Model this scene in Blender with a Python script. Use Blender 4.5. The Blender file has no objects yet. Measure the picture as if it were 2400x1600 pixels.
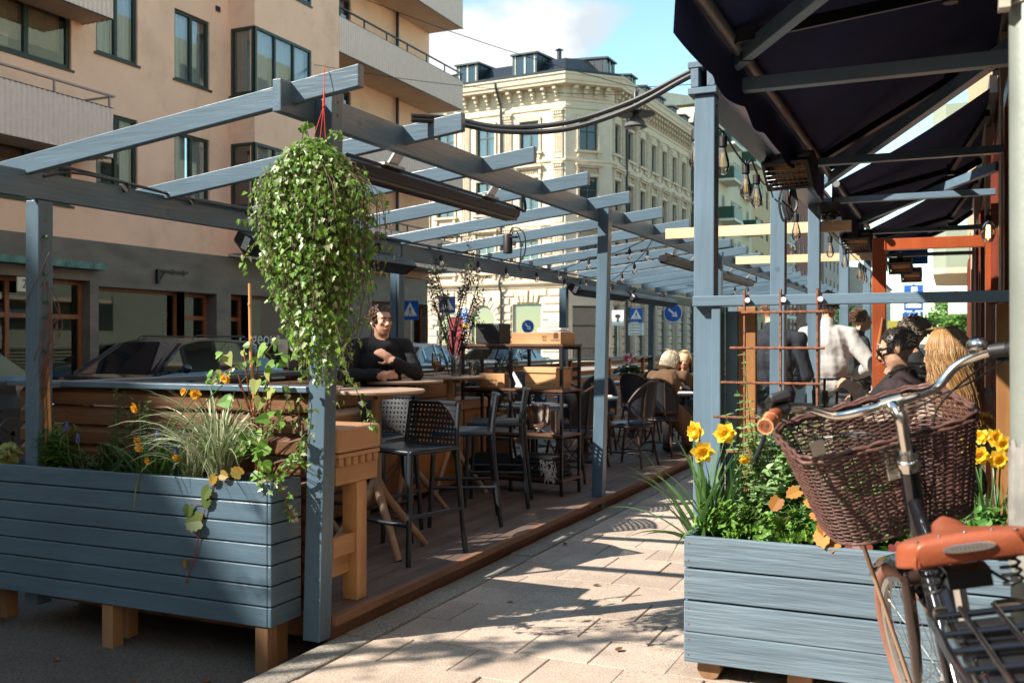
import bpy, bmesh, math, random
from mathutils import Vector, Matrix, Euler, noise
R = math.radians
SC = bpy.context.scene
COL = SC.collection
rnd = random.Random(7)
V = Vector

# ---------------------------------------------------------------- materials
MATS = {}
def newmat(name):
    m = bpy.data.materials.new(name); m.use_nodes = True
    nt = m.node_tree; b = nt.nodes['Principled BSDF']
    return m, nt, b
def N(nt, t, **k):
    n = nt.nodes.new(t)
    for a, v in k.items(): setattr(n, a, v)
    return n
def mat(name, col, rough=.6, metal=0, var=.12, scale=6, bump=0, bscale=40, stretch=(1,1,1), spec=.5, coat=0, trans=0, emit=None, es=0, dirt=0):
    """procedural material: base colour with noise variation, optional bump and dirt"""
    if name in MATS: return MATS[name]
    m, nt, b = newmat(name); L = nt.links
    tc = N(nt, 'ShaderNodeTexCoord'); mp = N(nt, 'ShaderNodeMapping'); mp.inputs['Scale'].default_value = stretch
    L.new(tc.outputs['Object'], mp.inputs['Vector'])
    nz = N(nt, 'ShaderNodeTexNoise'); nz.inputs['Scale'].default_value = scale; nz.inputs['Detail'].default_value = 5
    L.new(mp.outputs[0], nz.inputs['Vector'])
    cr = N(nt, 'ShaderNodeValToRGB')
    cr.color_ramp.elements[0].position = .3; cr.color_ramp.elements[1].position = .7
    cr.color_ramp.elements[0].color = tuple(c*(1-var) for c in col)+(1,)
    cr.color_ramp.elements[1].color = tuple(min(1, c*(1+var)) for c in col)+(1,)
    L.new(nz.outputs['Fac'], cr.inputs[0])
    out = cr.outputs[0]
    if dirt:
        n2 = N(nt, 'ShaderNodeTexNoise'); n2.inputs['Scale'].default_value = 1.1; n2.inputs['Detail'].default_value = 8; n2.inputs['Roughness'].default_value = .7
        L.new(tc.outputs['Object'], n2.inputs['Vector'])
        mr = N(nt, 'ShaderNodeMapRange'); mr.inputs[1].default_value = .5; mr.inputs[2].default_value = .72; mr.inputs[4].default_value = dirt
        L.new(n2.outputs['Fac'], mr.inputs[0])
        mx = N(nt, 'ShaderNodeMixRGB'); mx.blend_type = 'MULTIPLY'; mx.inputs[2].default_value = (.5, .45, .42, 1)
        L.new(mr.outputs[0], mx.inputs[0]); L.new(out, mx.inputs[1]); out = mx.outputs[0]
    L.new(out, b.inputs['Base Color'])
    b.inputs['Roughness'].default_value = rough; b.inputs['Metallic'].default_value = metal
    b.inputs['Specular IOR Level'].default_value = spec
    if coat: b.inputs['Coat Weight'].default_value = coat; b.inputs['Coat Roughness'].default_value = .05
    if trans: b.inputs['Transmission Weight'].default_value = trans
    if emit: b.inputs['Emission Color'].default_value = emit+(1,); b.inputs['Emission Strength'].default_value = es
    if bump:
        n3 = N(nt, 'ShaderNodeTexNoise'); n3.inputs['Scale'].default_value = bscale; n3.inputs['Detail'].default_value = 6
        L.new(mp.outputs[0], n3.inputs['Vector'])
        bp = N(nt, 'ShaderNodeBump'); bp.inputs['Strength'].default_value = bump; bp.inputs['Distance'].default_value = .01
        L.new(n3.outputs['Fac'], bp.inputs['Height']); L.new(bp.outputs[0], b.inputs['Normal'])
    MATS[name] = m
    return m
def woodmat(name, c1, c2, axis=0, rough=.6, scale=14, bump=.25, paint=False, spec=.5):
    """grain along one axis (0 x, 1 y, 2 z) of the object"""
    if name in MATS: return MATS[name]
    m, nt, b = newmat(name); L = nt.links
    tc = N(nt, 'ShaderNodeTexCoord'); mp = N(nt, 'ShaderNodeMapping')
    st = [1.0, 1.0, 1.0]; st[axis] = .07
    mp.inputs['Scale'].default_value = st; L.new(tc.outputs['Object'], mp.inputs['Vector'])
    oi = N(nt, 'ShaderNodeObjectInfo'); 
    nz = N(nt, 'ShaderNodeTexNoise', noise_dimensions='4D'); nz.inputs['Scale'].default_value = scale; nz.inputs['Detail'].default_value = 7; nz.inputs['Roughness'].default_value = .65; nz.inputs['Distortion'].default_value = .6
    L.new(mp.outputs[0], nz.inputs['Vector']); 
    mm = N(nt, 'ShaderNodeMath', operation='MULTIPLY'); mm.inputs[1].default_value = 40; L.new(oi.outputs['Random'], mm.inputs[0]); L.new(mm.outputs[0], nz.inputs['W'])
    cr = N(nt, 'ShaderNodeValToRGB'); cr.color_ramp.elements[0].position = .32; cr.color_ramp.elements[1].position = .68
    cr.color_ramp.elements[0].color = c1+(1,); cr.color_ramp.elements[1].color = c2+(1,)
    L.new(nz.outputs['Fac'], cr.inputs[0])
    n2 = N(nt, 'ShaderNodeTexNoise'); n2.inputs['Scale'].default_value = 2.3; n2.inputs['Detail'].default_value = 4; L.new(tc.outputs['Object'], n2.inputs['Vector'])
    mr = N(nt, 'ShaderNodeMapRange'); mr.inputs[1].default_value = .3; mr.inputs[2].default_value = .7; mr.inputs[3].default_value = .86 if paint else .7; mr.inputs[4].default_value = 1.08
    L.new(n2.outputs['Fac'], mr.inputs[0])
    mx = N(nt, 'ShaderNodeMixRGB'); mx.blend_type = 'MULTIPLY'; mx.inputs[0].default_value = 1
    L.new(cr.outputs[0], mx.inputs[1]); L.new(mr.outputs[0], mx.inputs[2]); fin = mx.outputs[0]
    if paint:   # chipped and rubbed spots
        n5 = N(nt, 'ShaderNodeTexNoise'); n5.inputs['Scale'].default_value = 7; n5.inputs['Detail'].default_value = 9; n5.inputs['Roughness'].default_value = .78; L.new(mp.outputs[0], n5.inputs['Vector'])
        m5 = N(nt, 'ShaderNodeMapRange'); m5.inputs[1].default_value = .655; m5.inputs[2].default_value = .69; m5.inputs[4].default_value = .55; L.new(n5.outputs['Fac'], m5.inputs[0])
        x5 = N(nt, 'ShaderNodeMixRGB'); x5.inputs[2].default_value = (c2[0]*1.9,c2[1]*1.6,c2[2]*1.45,1); L.new(m5.outputs[0], x5.inputs[0]); L.new(fin, x5.inputs[1]); fin = x5.outputs[0]
        vo = N(nt, 'ShaderNodeTexVoronoi'); vo.inputs['Scale'].default_value = 2.2; L.new(tc.outputs['Object'], vo.inputs['Vector'])
        m6 = N(nt, 'ShaderNodeMapRange'); m6.inputs[1].default_value = .035; m6.inputs[2].default_value = .06; m6.inputs[3].default_value = .45; m6.inputs[4].default_value = 0; L.new(vo.outputs['Distance'], m6.inputs[0])
        x6 = N(nt, 'ShaderNodeMixRGB'); x6.inputs[2].default_value = tuple(v*.35 for v in c1)+(1,); L.new(m6.outputs[0], x6.inputs[0]); L.new(fin, x6.inputs[1]); fin = x6.outputs[0]
    L.new(fin, b.inputs['Base Color'])
    b.inputs['Roughness'].default_value = rough; b.inputs['Specular IOR Level'].default_value = spec
    n3 = N(nt, 'ShaderNodeTexNoise'); n3.inputs['Scale'].default_value = scale*4; n3.inputs['Detail'].default_value = 5; L.new(mp.outputs[0], n3.inputs['Vector'])
    bp = N(nt, 'ShaderNodeBump'); bp.inputs['Strength'].default_value = bump; bp.inputs['Distance'].default_value = .006
    L.new(n3.outputs['Fac'], bp.inputs['Height']); L.new(bp.outputs[0], b.inputs['Normal'])
    MATS[name] = m
    return m
def leafmat(name, c, c2, rough=.45, tr=.35):
    if name in MATS: return MATS[name]
    m, nt, b = newmat(name); L = nt.links
    g = N(nt, 'ShaderNodeNewGeometry'); cr = N(nt, 'ShaderNodeValToRGB')
    cr.color_ramp.elements[0].color = c+(1,); cr.color_ramp.elements[1].color = c2+(1,)
    L.new(g.outputs['Random Per Island'], cr.inputs[0]); L.new(cr.outputs[0], b.inputs['Base Color'])
    b.inputs['Roughness'].default_value = rough
    t = N(nt, 'ShaderNodeBsdfTranslucent'); L.new(cr.outputs[0], t.inputs['Color'])
    mx = N(nt, 'ShaderNodeMixShader'); mx.inputs[0].default_value = tr
    o = nt.nodes['Material Output']
    L.new(b.outputs[0], mx.inputs[1]); L.new(t.outputs[0], mx.inputs[2]); L.new(mx.outputs[0], o.inputs['Surface'])
    MATS[name] = m
    return m
def glassmat(name, tint=(.9,.95,.95), refl=.12, rough=.02):
    """thin pane: mostly transparent, fresnel reflection"""
    if name in MATS: return MATS[name]
    m, nt, b = newmat(name); L = nt.links; nt.nodes.remove(b)
    t = N(nt, 'ShaderNodeBsdfTransparent'); t.inputs[0].default_value = tint+(1,)
    g = N(nt, 'ShaderNodeBsdfGlossy'); g.inputs['Roughness'].default_value = rough
    lw = N(nt, 'ShaderNodeFresnel'); lw.inputs[0].default_value = 1.5
    a = N(nt, 'ShaderNodeMath', operation='ADD', use_clamp=True); a.inputs[1].default_value = refl; L.new(lw.outputs[0], a.inputs[0])
    mx = N(nt, 'ShaderNodeMixShader'); L.new(a.outputs[0], mx.inputs[0]); L.new(t.outputs[0], mx.inputs[1]); L.new(g.outputs[0], mx.inputs[2])
    L.new(mx.outputs[0], nt.nodes['Material Output'].inputs['Surface'])
    MATS[name] = m
    return m

# ---------------------------------------------------------------- mesh builder
class MB:
    def __init__(s, M=None):
        s.v = []; s.f = []; s.mi = []; s.M = M; s.cm = 0
    def add(s, vs, fs, M=None):
        o = len(s.v)
        if M is not None: vs = [M @ V(p) for p in vs]
        if s.M is not None: vs = [s.M @ V(p) for p in vs]
        s.v += [tuple(p) for p in vs]; s.f += [tuple(i+o for i in f) for f in fs]; s.mi += [s.cm]*len(fs)
        return s
    def m(s, i): s.cm = i; return s
    def box(s, x0, x1, y0, y1, z0, z1, M=None):
        vs = [(x0,y0,z0),(x1,y0,z0),(x1,y1,z0),(x0,y1,z0),(x0,y0,z1),(x1,y0,z1),(x1,y1,z1),(x0,y1,z1)]
        return s.add(vs, [(3,2,1,0),(4,5,6,7),(0,1,5,4),(1,2,6,5),(2,3,7,6),(3,0,4,7)], M)
    def cbox(s, c, d, M=None):
        return s.box(c[0]-d[0]/2, c[0]+d[0]/2, c[1]-d[1]/2, c[1]+d[1]/2, c[2]-d[2]/2, c[2]+d[2]/2, M)
    def bar(s, p, q, w, h, up=(0,0,1)):
        """square bar from p to q: w across, h along up"""
        p = V(p); q = V(q); d = (q-p).normalized(); u = V(up)
        a = d.cross(u)
        if a.length < 1e-4: a = d.cross(V((0,1,0)))
        a.normalize(); u = a.cross(d).normalized(); a *= w/2; u *= h/2
        vs = [p-a-u, p+a-u, p+a+u, p-a+u, q-a-u, q+a-u, q+a+u, q-a+u]
        return s.add(vs, [(0,1,2,3),(7,6,5,4),(0,4,5,1),(1,5,6,2),(2,6,7,3),(3,7,4,0)])
    def tube(s, pts, r, n=8, cap=True, closed=False, flat=1):
        pts = [V(p) for p in pts]; k = len(pts)
        rs = r if isinstance(r, (list, tuple)) else [r]*k
        vs = []; ref = None
        for i, p in enumerate(pts):
            if closed: t = pts[(i+1) % k]-pts[i-1]
            else: t = pts[min(i+1, k-1)]-pts[max(i-1, 0)]
            if t.length < 1e-9: t = V((0,0,1))
            t.normalize()
            if ref is None:
                ref = V((0,0,1)) if abs(t.z) < .9 else V((1,0,0))
            a = (ref - t*ref.dot(t))
            if a.length < 1e-6: a = t.orthogonal()
            a.normalize(); ref = a; b = t.cross(a)
            for j in range(n):
                an = 2*math.pi*j/n
                vs.append(p + (a*math.cos(an)*flat + b*math.sin(an))*rs[i])
        fs = []
        for i in range(k if closed else k-1):
            i2 = (i+1) % k
            for j in range(n):
                j2 = (j+1) % n
                fs.append((i*n+j, i*n+j2, i2*n+j2, i2*n+j))
        if cap and not closed:
            fs.append(tuple(range(n-1, -1, -1))); fs.append(tuple(range((k-1)*n, k*n)))
        return s.add(vs, fs)
    def cyl(s, p, q, r, n=12, r2=None): return s.tube([p, q], [r, r if r2 is None else r2], n)
    def lathe(s, prof, c=(0,0,0), n=16, M=None):
        """prof: list of (r, z)"""
        vs = []; fs = []; k = len(prof)
        for r, z in prof:
            for j in range(n):
                a = 2*math.pi*j/n; vs.append((c[0]+r*math.cos(a), c[1]+r*math.sin(a), c[2]+z))
        for i in range(k-1):
            for j in range(n):
                j2 = (j+1) % n; fs.append((i*n+j, i*n+j2, (i+1)*n+j2, (i+1)*n+j))
        if prof[0][0] > 1e-4: fs.append(tuple(range(n-1, -1, -1)))
        if prof[-1][0] > 1e-4: fs.append(tuple(range((k-1)*n, k*n)))
        return s.add(vs, fs, M)
    def prism(s, poly, z0, z1, M=None):
        n = len(poly)
        vs = [(x, y, z0) for x, y in poly]+[(x, y, z1) for x, y in poly]
        fs = [tuple(range(n-1, -1, -1)), tuple(range(n, 2*n))]+[(i, (i+1) % n, n+(i+1) % n, n+i) for i in range(n)]
        return s.add(vs, fs, M)
    def ell(s, c, r, n=14, k=9, M=None):
        vs = []; fs = []
        for i in range(k+1):
            ph = math.pi*i/k
            for j in range(n):
                a = 2*math.pi*j/n
                vs.append(V((r[0]*math.sin(ph)*math.cos(a), r[1]*math.sin(ph)*math.sin(a), -r[2]*math.cos(ph))))
        for i in range(k):
            for j in range(n):
                j2 = (j+1) % n; fs.append((i*n+j, i*n+j2, (i+1)*n+j2, (i+1)*n+j))
        T = Matrix.Translation(V(c))
        if M is not None: T = T @ M
        return s.add(vs, fs, T)
    def quad(s, a, b, c, d): return s.add([a, b, c, d], [(0,1,2,3)])
    def build(s, name, mats, parent=None, smooth=None, bevel=0, bseg=2, label=None):
        me = bpy.data.meshes.new(name); me.from_pydata(s.v, [], s.f)
        if not isinstance(mats, (list, tuple)): mats = [mats]
        for m in mats: me.materials.append(m)
        if len(mats) > 1: me.polygons.foreach_set('material_index', s.mi)
        me.update()
        if smooth is not None:
            me.polygons.foreach_set('use_smooth', [True]*len(me.polygons))
            if smooth < 180: me.set_sharp_from_angle(angle=R(smooth))
        o = bpy.data.objects.new(name, me); COL.objects.link(o)
        if parent is not None:
            o.parent = parent
            if parent.type == 'EMPTY' and parent.get('_w'): o.location = -V(parent.location)
        if bevel:
            md = o.modifiers.new('bevel', 'BEVEL'); md.width = bevel; md.segments = bseg; md.limit_method = 'ANGLE'; md.angle_limit = R(40)
        if label: o['label'] = label
        return o
def thing(name, label, cat, loc=(0,0,0), group=None, rz=0, world=True):
    """Empty at the base of a thing; world=True: the children's meshes are in world coordinates"""
    o = bpy.data.objects.new(name, None); COL.objects.link(o); o.location = loc; o.rotation_euler = (0,0,rz)
    o.empty_display_size = .1
    if world: o['_w'] = 1
    o['label'] = label; o['category'] = cat
    if group: o['group'] = group
    return o
def tag(o, label, cat, group=None, kind=None):
    o['label'] = label; o['category'] = cat
    if group: o['group'] = group
    if kind: o['kind'] = kind
    return o
def struct(o): o['kind'] = 'structure'; return o
def dup(root, loc, rz, label=None, group=None):
    r = root.copy(); COL.objects.link(r); r.location = loc; r.rotation_euler = (0,0,rz)
    if label: r['label'] = label
    if group: r['group'] = group
    for ch in list(root.children):
        c = ch.copy(); COL.objects.link(c); c.parent = r
        for g in list(ch.children):
            d = g.copy(); COL.objects.link(d); d.parent = c
    return r
def text_obj(txt, name, m, M, size, parent=None, extr=.002, align='CENTER'):
    """lettering as mesh; M places the text plane (x right, y up)"""
    cu = bpy.data.curves.new(name, 'FONT'); cu.body = txt; cu.size = size; cu.extrude = extr; cu.align_x = align; cu.align_y = 'CENTER'; cu.resolution_u = 3
    t = bpy.data.objects.new(name, cu); COL.objects.link(t)
    dg = bpy.context.evaluated_depsgraph_get(); me = bpy.data.meshes.new_from_object(t.evaluated_get(dg))
    bpy.data.objects.remove(t)
    me.transform(M); me.materials.clear(); me.materials.append(m)
    o = bpy.data.objects.new(name, me); COL.objects.link(o)
    if parent is not None:
        o.parent = parent
        if parent.get('_w'): o.location = -V(parent.location)
    return o
def frameM(o, x, y):
    """matrix with origin o, x axis, y axis"""
    x = V(x).normalized(); y = V(y); z = x.cross(y).normalized(); y = z.cross(x)
    M = Matrix((x, y, z)).transposed().to_4x4(); M.translation = V(o); return M
def faceM(o, d):
    """facade frame: a along d, second axis outward (to the right-hand side of d), z up"""
    d = V((d[0], d[1], 0)).normalized(); n = V((d.y, -d.x, 0))
    M = Matrix((d, n, V((0,0,1)))).transposed().to_4x4(); M.translation = V(o); return M
def bez(p0, p1, p2, p3, n=10):
    p0, p1, p2, p3 = V(p0), V(p1), V(p2), V(p3); r = []
    for i in range(n+1):
        t = i/n; r.append(p0*(1-t)**3+p1*3*t*(1-t)**2+p2*3*t*t*(1-t)+p3*t**3)
    return r
def sag(p, q, s, n=12):
    p, q = V(p), V(q); return [p.lerp(q, i/n)-V((0,0,s*4*(i/n)*(1-i/n))) for i in range(n+1)]
def smooth_path(pts, n=6):
    pts = [V(p) for p in pts]; r = []
    for i in range(len(pts)-1):
        a = pts[max(i-1, 0)]; b = pts[i]; c = pts[i+1]; d = pts[min(i+2, len(pts)-1)]
        for k in range(n):
            t = k/n
            r.append(.5*((2*b)+(c-a)*t+(2*a-5*b+4*c-d)*t*t+(3*b-a-3*c+d)*t**3))
    r.append(pts[-1]); return r

BLUE = (.105,.160,.215); BLUE2 = (.135,.205,.265)
PX_ = woodmat('blue_paint_x', BLUE, BLUE2, 0, .38, 16, .22, True)
PY_ = woodmat('blue_paint_y', BLUE, BLUE2, 1, .38, 16, .22, True)
PZ_ = woodmat('blue_paint_z', BLUE, BLUE2, 2, .38, 16, .22, True)
DKB, DKB2 = (.068,.112,.152), (.095,.150,.198)
DX_ = woodmat('dark_blue_paint_x', DKB, DKB2, 0, .33, 16, .25, True)
DY_ = woodmat('dark_blue_paint_y', DKB, DKB2, 1, .33, 16, .25, True)
DZ_ = woodmat('dark_blue_paint_z', DKB, DKB2, 2, .33, 16, .25, True)
PR_ = woodmat('weathered_blue_paint', (.092,.138,.178), (.150,.208,.255), 0, .6, 10, 1.6, True)
SLX = woodmat('oiled_slats_x', (.085,.035,.016), (.19,.085,.035), 0, .5, 12, .3)
SLY = woodmat('oiled_slats_y', (.30,.13,.045), (.50,.25,.09), 1, .5, 12, .3)
PINE = woodmat('pine', (.50,.28,.12), (.66,.42,.20), 2, .55, 9, .2)
PINEX = woodmat('new_pine_x', (.70,.49,.28), (.82,.62,.38), 0, .5, 9, .2)
DECK = woodmat('deck_wood', (.10,.068,.052), (.19,.13,.10), 1, .65, 10, .5)
DECKE = woodmat('deck_edge_wood', (.17,.08,.042), (.30,.15,.08), 1, .6, 10, .4)
BOXW = woodmat('crate_pine', (.46,.23,.095), (.62,.36,.17), 0, .5, 5, .12)
BLK = mat('black_metal', (.012,.012,.014), .4, 0, .2)
BLKP = mat('black_plastic', (.014,.014,.016), .5, 0, .2)
CHROME = mat('chrome', (.75,.75,.74), .12, 1, .04)
STEEL = mat('galvanised', (.42,.44,.44), .45, 1, .15, 20)
TAN = mat('tan_vinyl', (.42,.22,.105), .42, 0, .05, 8, .1, 120)
RATTAN_D = mat('dark_weave', (.012,.014,.022), .6, 0, .4, 90, .8, 160)
ANTH = mat('anthracite_plastic', (.012,.017,.023), .42, 0, .1, 8, .1, 300)
BAMBOO = mat('bamboo', (.48,.24,.09), .45, 0, .25, 9, 0, 10, (1,1,.2))
RUST = mat('rusty_steel', (.23,.085,.045), .85, 0, .4, 60, .6, 200)
SOIL = mat('soil', (.035,.022,.014), .95, 0, .5, 40, 1, 90)
RED = mat('red_cord', (.55,.03,.01), .6)
CABLE = mat('black_cable', (.015,.016,.018), .38)
# ================================================================ setting: ground
def speck_ground(name, c, sc=180, spk=.5, island=0, rough=.9, bump=.4, dark=.45):
    m, nt, b = newmat(name); L = nt.links
    tc = N(nt, 'ShaderNodeTexCoord')
    n1 = N(nt, 'ShaderNodeTexNoise'); n1.inputs['Scale'].default_value = sc; n1.inputs['Detail'].default_value = 3; L.new(tc.outputs['Object'], n1.inputs['Vector'])
    cr = N(nt, 'ShaderNodeValToRGB'); cr.color_ramp.elements[0].position = .36; cr.color_ramp.elements[1].position = .5
    cr.color_ramp.elements[0].color = tuple(x*spk for x in c)+(1,); cr.color_ramp.elements[1].color = c+(1,)
    e = cr.color_ramp.elements.new(.72); e.color = tuple(min(1, x*1.25) for x in c)+(1,)
    L.new(n1.outputs['Fac'], cr.inputs[0])
    n2 = N(nt, 'ShaderNodeTexNoise'); n2.inputs['Scale'].default_value = 1.7; n2.inputs['Detail'].default_value = 7; n2.inputs['Roughness'].default_value = .65; L.new(tc.outputs['Object'], n2.inputs['Vector'])
    mr = N(nt, 'ShaderNodeMapRange'); mr.inputs[1].default_value = .3; mr.inputs[2].default_value = .7; mr.inputs[3].default_value = 1-dark*.6; mr.inputs[4].default_value = 1.1; L.new(n2.outputs['Fac'], mr.inputs[0])
    mx = N(nt, 'ShaderNodeMixRGB'); mx.blend_type = 'MULTIPLY'; mx.inputs[0].default_value = 1; L.new(cr.outputs[0], mx.inputs[1]); L.new(mr.outputs[0], mx.inputs[2])
    out = mx.outputs[0]
    if island:
        g = N(nt, 'ShaderNodeNewGeometry'); r2 = N(nt, 'ShaderNodeMapRange'); r2.inputs[3].default_value = 1-island; r2.inputs[4].default_value = 1+island*.6; L.new(g.outputs['Random Per Island'], r2.inputs[0])
        m2 = N(nt, 'ShaderNodeMixRGB'); m2.blend_type = 'MULTIPLY'; m2.inputs[0].default_value = 1; L.new(out, m2.inputs[1]); L.new(r2.outputs[0], m2.inputs[2]); out = m2.outputs[0]
    L.new(out, b.inputs['Base Color']); b.inputs['Roughness'].default_value = rough; b.inputs['Specular IOR Level'].default_value = .3
    bp = N(nt, 'ShaderNodeBump'); bp.inputs['Strength'].default_value = bump; bp.inputs['Distance'].default_value = .006; L.new(n1.outputs['Fac'], bp.inputs['Height']); L.new(bp.outputs[0], b.inputs['Normal'])
    return m
ASPH = speck_ground('asphalt', (.115,.10,.088), 150, .4, 0, .85, .7)
SLAB = speck_ground('concrete_slab', (.50,.39,.31), 130, .66, .12, .9, .35, .5)
KERB = speck_ground('granite_kerb', (.30,.265,.22), 110, .5, .1, .85, .4)
MORT = speck_ground('joint_sand', (.13,.10,.08), 90, .6)
b = MB(); b.quad((-400,-300,-.11), (400,-300,-.11), (400,900,-.11), (-400,900,-.11)); struct(b.build('road', ASPH))
b = MB(); b.box(-2.53, 4.0, -20, 140, -.10, -.012); struct(b.build('pavement_bed', MORT))
b = MB(); r = random.Random(3)
row = 0; y = .6
while y < 34:
    x = -2.515 + (.175 if row % 2 else 0) - .35
    while x < 1.3:
        x0 = max(x, -2.515); x1 = x+.3465
        if x1-x0 > .05:
            h = r.uniform(-.003, .003); t1 = r.uniform(-.002, .002); t2 = r.uniform(-.0015, .0015)
            if r.random() < .05: h += .006
            vs = [(x0,y,-.05),(x1,y,-.05),(x1,y+.3465,-.05),(x0,y+.3465,-.05)]
            c = .004
            top = [(x0+c,y+c,h-t1),(x1-c,y+c,h+t1),(x1-c,y+.3465-c,h+t1+t2),(x0+c,y+.3465-c,h-t1+t2)]
            mid = [(p[0]+(-c if k in (0,3) else c), p[1]+(-c if k < 2 else c), p[2]-.0035) for k, p in enumerate(top)]
            b.add(vs+mid+top, [(0,1,5,4),(1,2,6,5),(2,3,7,6),(3,0,4,7),(4,5,9,8),(5,6,10,9),(6,7,11,10),(7,4,8,11),(8,9,10,11)])
        x += .35
    y += .35; row += 1
struct(b.build('pavement', SLAB))
b = MB(); y = -6
while y < 120:
    L_ = r.uniform(.9, 1.1); b.box(-2.70, -2.527, y, y+L_-.008, -.2, .004+r.uniform(-.004,.003)); y += L_
struct(b.build('kerb', KERB, bevel=.012))
b = MB(); b.box(-18, -13.4, -60, 48, -.2, .0); b.box(-30,-14.2,48.2,160,-.2,.0); struct(b.build('far_pavement', speck_ground('far_slab', (.30,.26,.22), 60, .7)))
b = MB()
for k in range(6): b.quad((-12+k*1.0,33.5,-.106),(-11.5+k*1.0,33.5,-.106),(-11.5+k*1.0,37,-.106),(-12+k*1.0,37,-.106))
struct(b.build('road_marking', mat('road_paint', (.7,.7,.68), .7, 0, .1)))

# ================================================================ building kit
def wall_holes(b, a0, a1, z0, z1, holes, d=0, rev=.14):
    """wall sheet in a facade frame with real openings and reveals; hole = (a0,a1,z0,z1[,'arch'])"""
    xs = sorted({a0, a1, *[h[0] for h in holes], *[h[1] for h in holes]}); zs = sorted({z0, z1, *[h[2] for h in holes], *[h[3] for h in holes]})
    xs = [x for x in xs if a0 <= x <= a1]; zs = [z for z in zs if z0 <= z <= z1]
    for i in range(len(xs)-1):
        for j in range(len(zs)-1):
            cx = (xs[i]+xs[i+1])/2; cz = (zs[j]+zs[j+1])/2
            if any(h[0] < cx < h[1] and h[2] < cz < h[3] for h in holes): continue
            b.quad((xs[i],d,zs[j]), (xs[i+1],d,zs[j]), (xs[i+1],d,zs[j+1]), (xs[i],d,zs[j+1]))
    for h in holes:
        x0, x1, y0, y1 = h[:4]
        arch = len(h) > 4
        if arch:
            rr = (x1-x0)/2; cx = (x0+x1)/2; zc = y1-rr
            pts = [(cx-rr*math.cos(math.pi*k/14), zc+rr*math.sin(math.pi*k/14)) for k in range(15)]
            for k in range(14):
                p, q = pts[k], pts[k+1]; c = (x0, y1) if k < 7 else (x1, y1)
                b.add([(c[0],d,c[1]), (p[0],d,p[1]), (q[0],d,q[1])], [(0,1,2)])
                b.quad((p[0],d,p[1]), (q[0],d,q[1]), (q[0],d-rev,q[1]), (p[0],d-rev,p[1]))
            b.add([(x0,d,y1),(cx,d,y1),(x1,d,y1)],[(0,1,2)])
            top = zc
        else:
            top = y1; b.quad((x0,d,y1),(x1,d,y1),(x1,d-rev,y1),(x0,d-rev,y1))
        b.quad((x0,d,y0),(x0,d,top),(x0,d-rev,top),(x0,d-rev,y0)); b.quad((x1,d,y0),(x1,d,top),(x1,d-rev,top),(x1,d-rev,y0))
        b.quad((x0,d,y0),(x1,d,y0),(x1,d-rev,y0),(x0,d-rev,y0))
def window(M, parent, a0, a1, z0, z1, d, fm, gm, cols=2, rows=(1,), fw=.055, mw=.045, sill=None, curtain=None, sillm=None, pane_d=-.02, extra=None, dep=.07):
    """a window of its own: frame mesh, with pane (and curtain) below it"""
    b = MB(M)
    b.box(a0,a0+fw,d,d+dep,z0,z1).box(a1-fw,a1,d,d+dep,z0,z1).box(a0+fw,a1-fw,d,d+dep,z0,z0+fw).box(a0+fw,a1-fw,d,d+dep,z1-fw,z1)
    for k in range(1, cols):
        x = a0+(a1-a0)*k/cols; b.box(x-mw/2,x+mw/2,d+.002,d+dep+.004,z0+fw,z1-fw)
    for t in rows:
        if t < 1:
            z = z0+(z1-z0)*t; b.box(a0+fw,a1-fw,d+.004,d+dep+.007,z-mw/2,z+mw/2)
    if sill: b.box(a0-.06,a1+.06,d,sill,z0-.05,z0-.003)
    f = b.build('window', fm, parent)
    p = MB(M); p.quad((a0+fw*.5,d+.03,z0+fw*.5),(a1-fw*.5,d+.03,z0+fw*.5),(a1-fw*.5,d+.03,z1-fw*.5),(a0+fw*.5,d+.03,z1-fw*.5)); p.build('pane', gm, f)
    if curtain:
        q = MB(M); cm, cover, low = curtain; n = 26; w = a1-a0-2*fw
        vs = []
        for i in range(n+1):
            x = a0+fw+w*i/n; dd = d-.10+.03*math.sin(i*1.9+a0)+.012*math.sin(i*.7)
            vs += [(x,dd,z0+low*(z1-z0)), (x,dd,z1)]
        for i in range(n):
            t = (i+.5)/n
            if cover >= 1 or t < cover/2 or t > 1-cover/2: q.add([vs[2*i],vs[2*i+2],vs[2*i+3],vs[2*i+1]], [(0,1,2,3)])
        q.build('curtain', cm, f, smooth=180)
    return f

# ---------------------------------------------------------------- peach apartment building
PEACH = mat('peach_render', (.95,.605,.425), .85, 0, .05, 1.2, .15, 90, dirt=.35)
STONE = mat('grey_stone_cladding', (.145,.12,.10), .5, 0, .28, 3.5, .15, 60, (1,.35,1))
GREEN = mat('dark_green_frame', (.018,.035,.026), .4, 0, .15)
CORR = mat('white_corrugated', (.80,.64,.55), .6, 0, .05, 8)
SOFF = mat('soffit_render', (.62,.43,.30), .9, 0, .06, 2, dirt=.3)
WINP = mat('window_glass', (.018,.026,.034), .03, 0, .3, .6, spec=1)
CURT = mat('net_curtain', (.62,.60,.57), .9, 0, .05)
BLIND = mat('wood_blind', (.40,.26,.15), .8, 0, .2, 9, 0, 10, (1,1,14))
GLASSW = glassmat('window_pane', (.82,.9,.92), .16)
BROWN = woodmat('brown_joinery', (.20,.065,.025), (.33,.12,.045), 2, .45, 9, .2)
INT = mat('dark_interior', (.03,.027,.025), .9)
pb = thing('apartment_building', 'peach rendered apartment building with dark green windows, white balconies and a grey stone shop floor', 'building', (-16.5,20,0))
M = faceM((-16.5,0,0), (0,1))
ys0, yc, ye = 2.0, 23.18, 30.97
sills = [(4.76,6.33),(7.55,9.2),(10.42,12.07),(13.3,14.9)]
holes = []; W1 = (15.36,16.52); W2 = (17.66,18.84); BG = (11.6,14.72)
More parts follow.
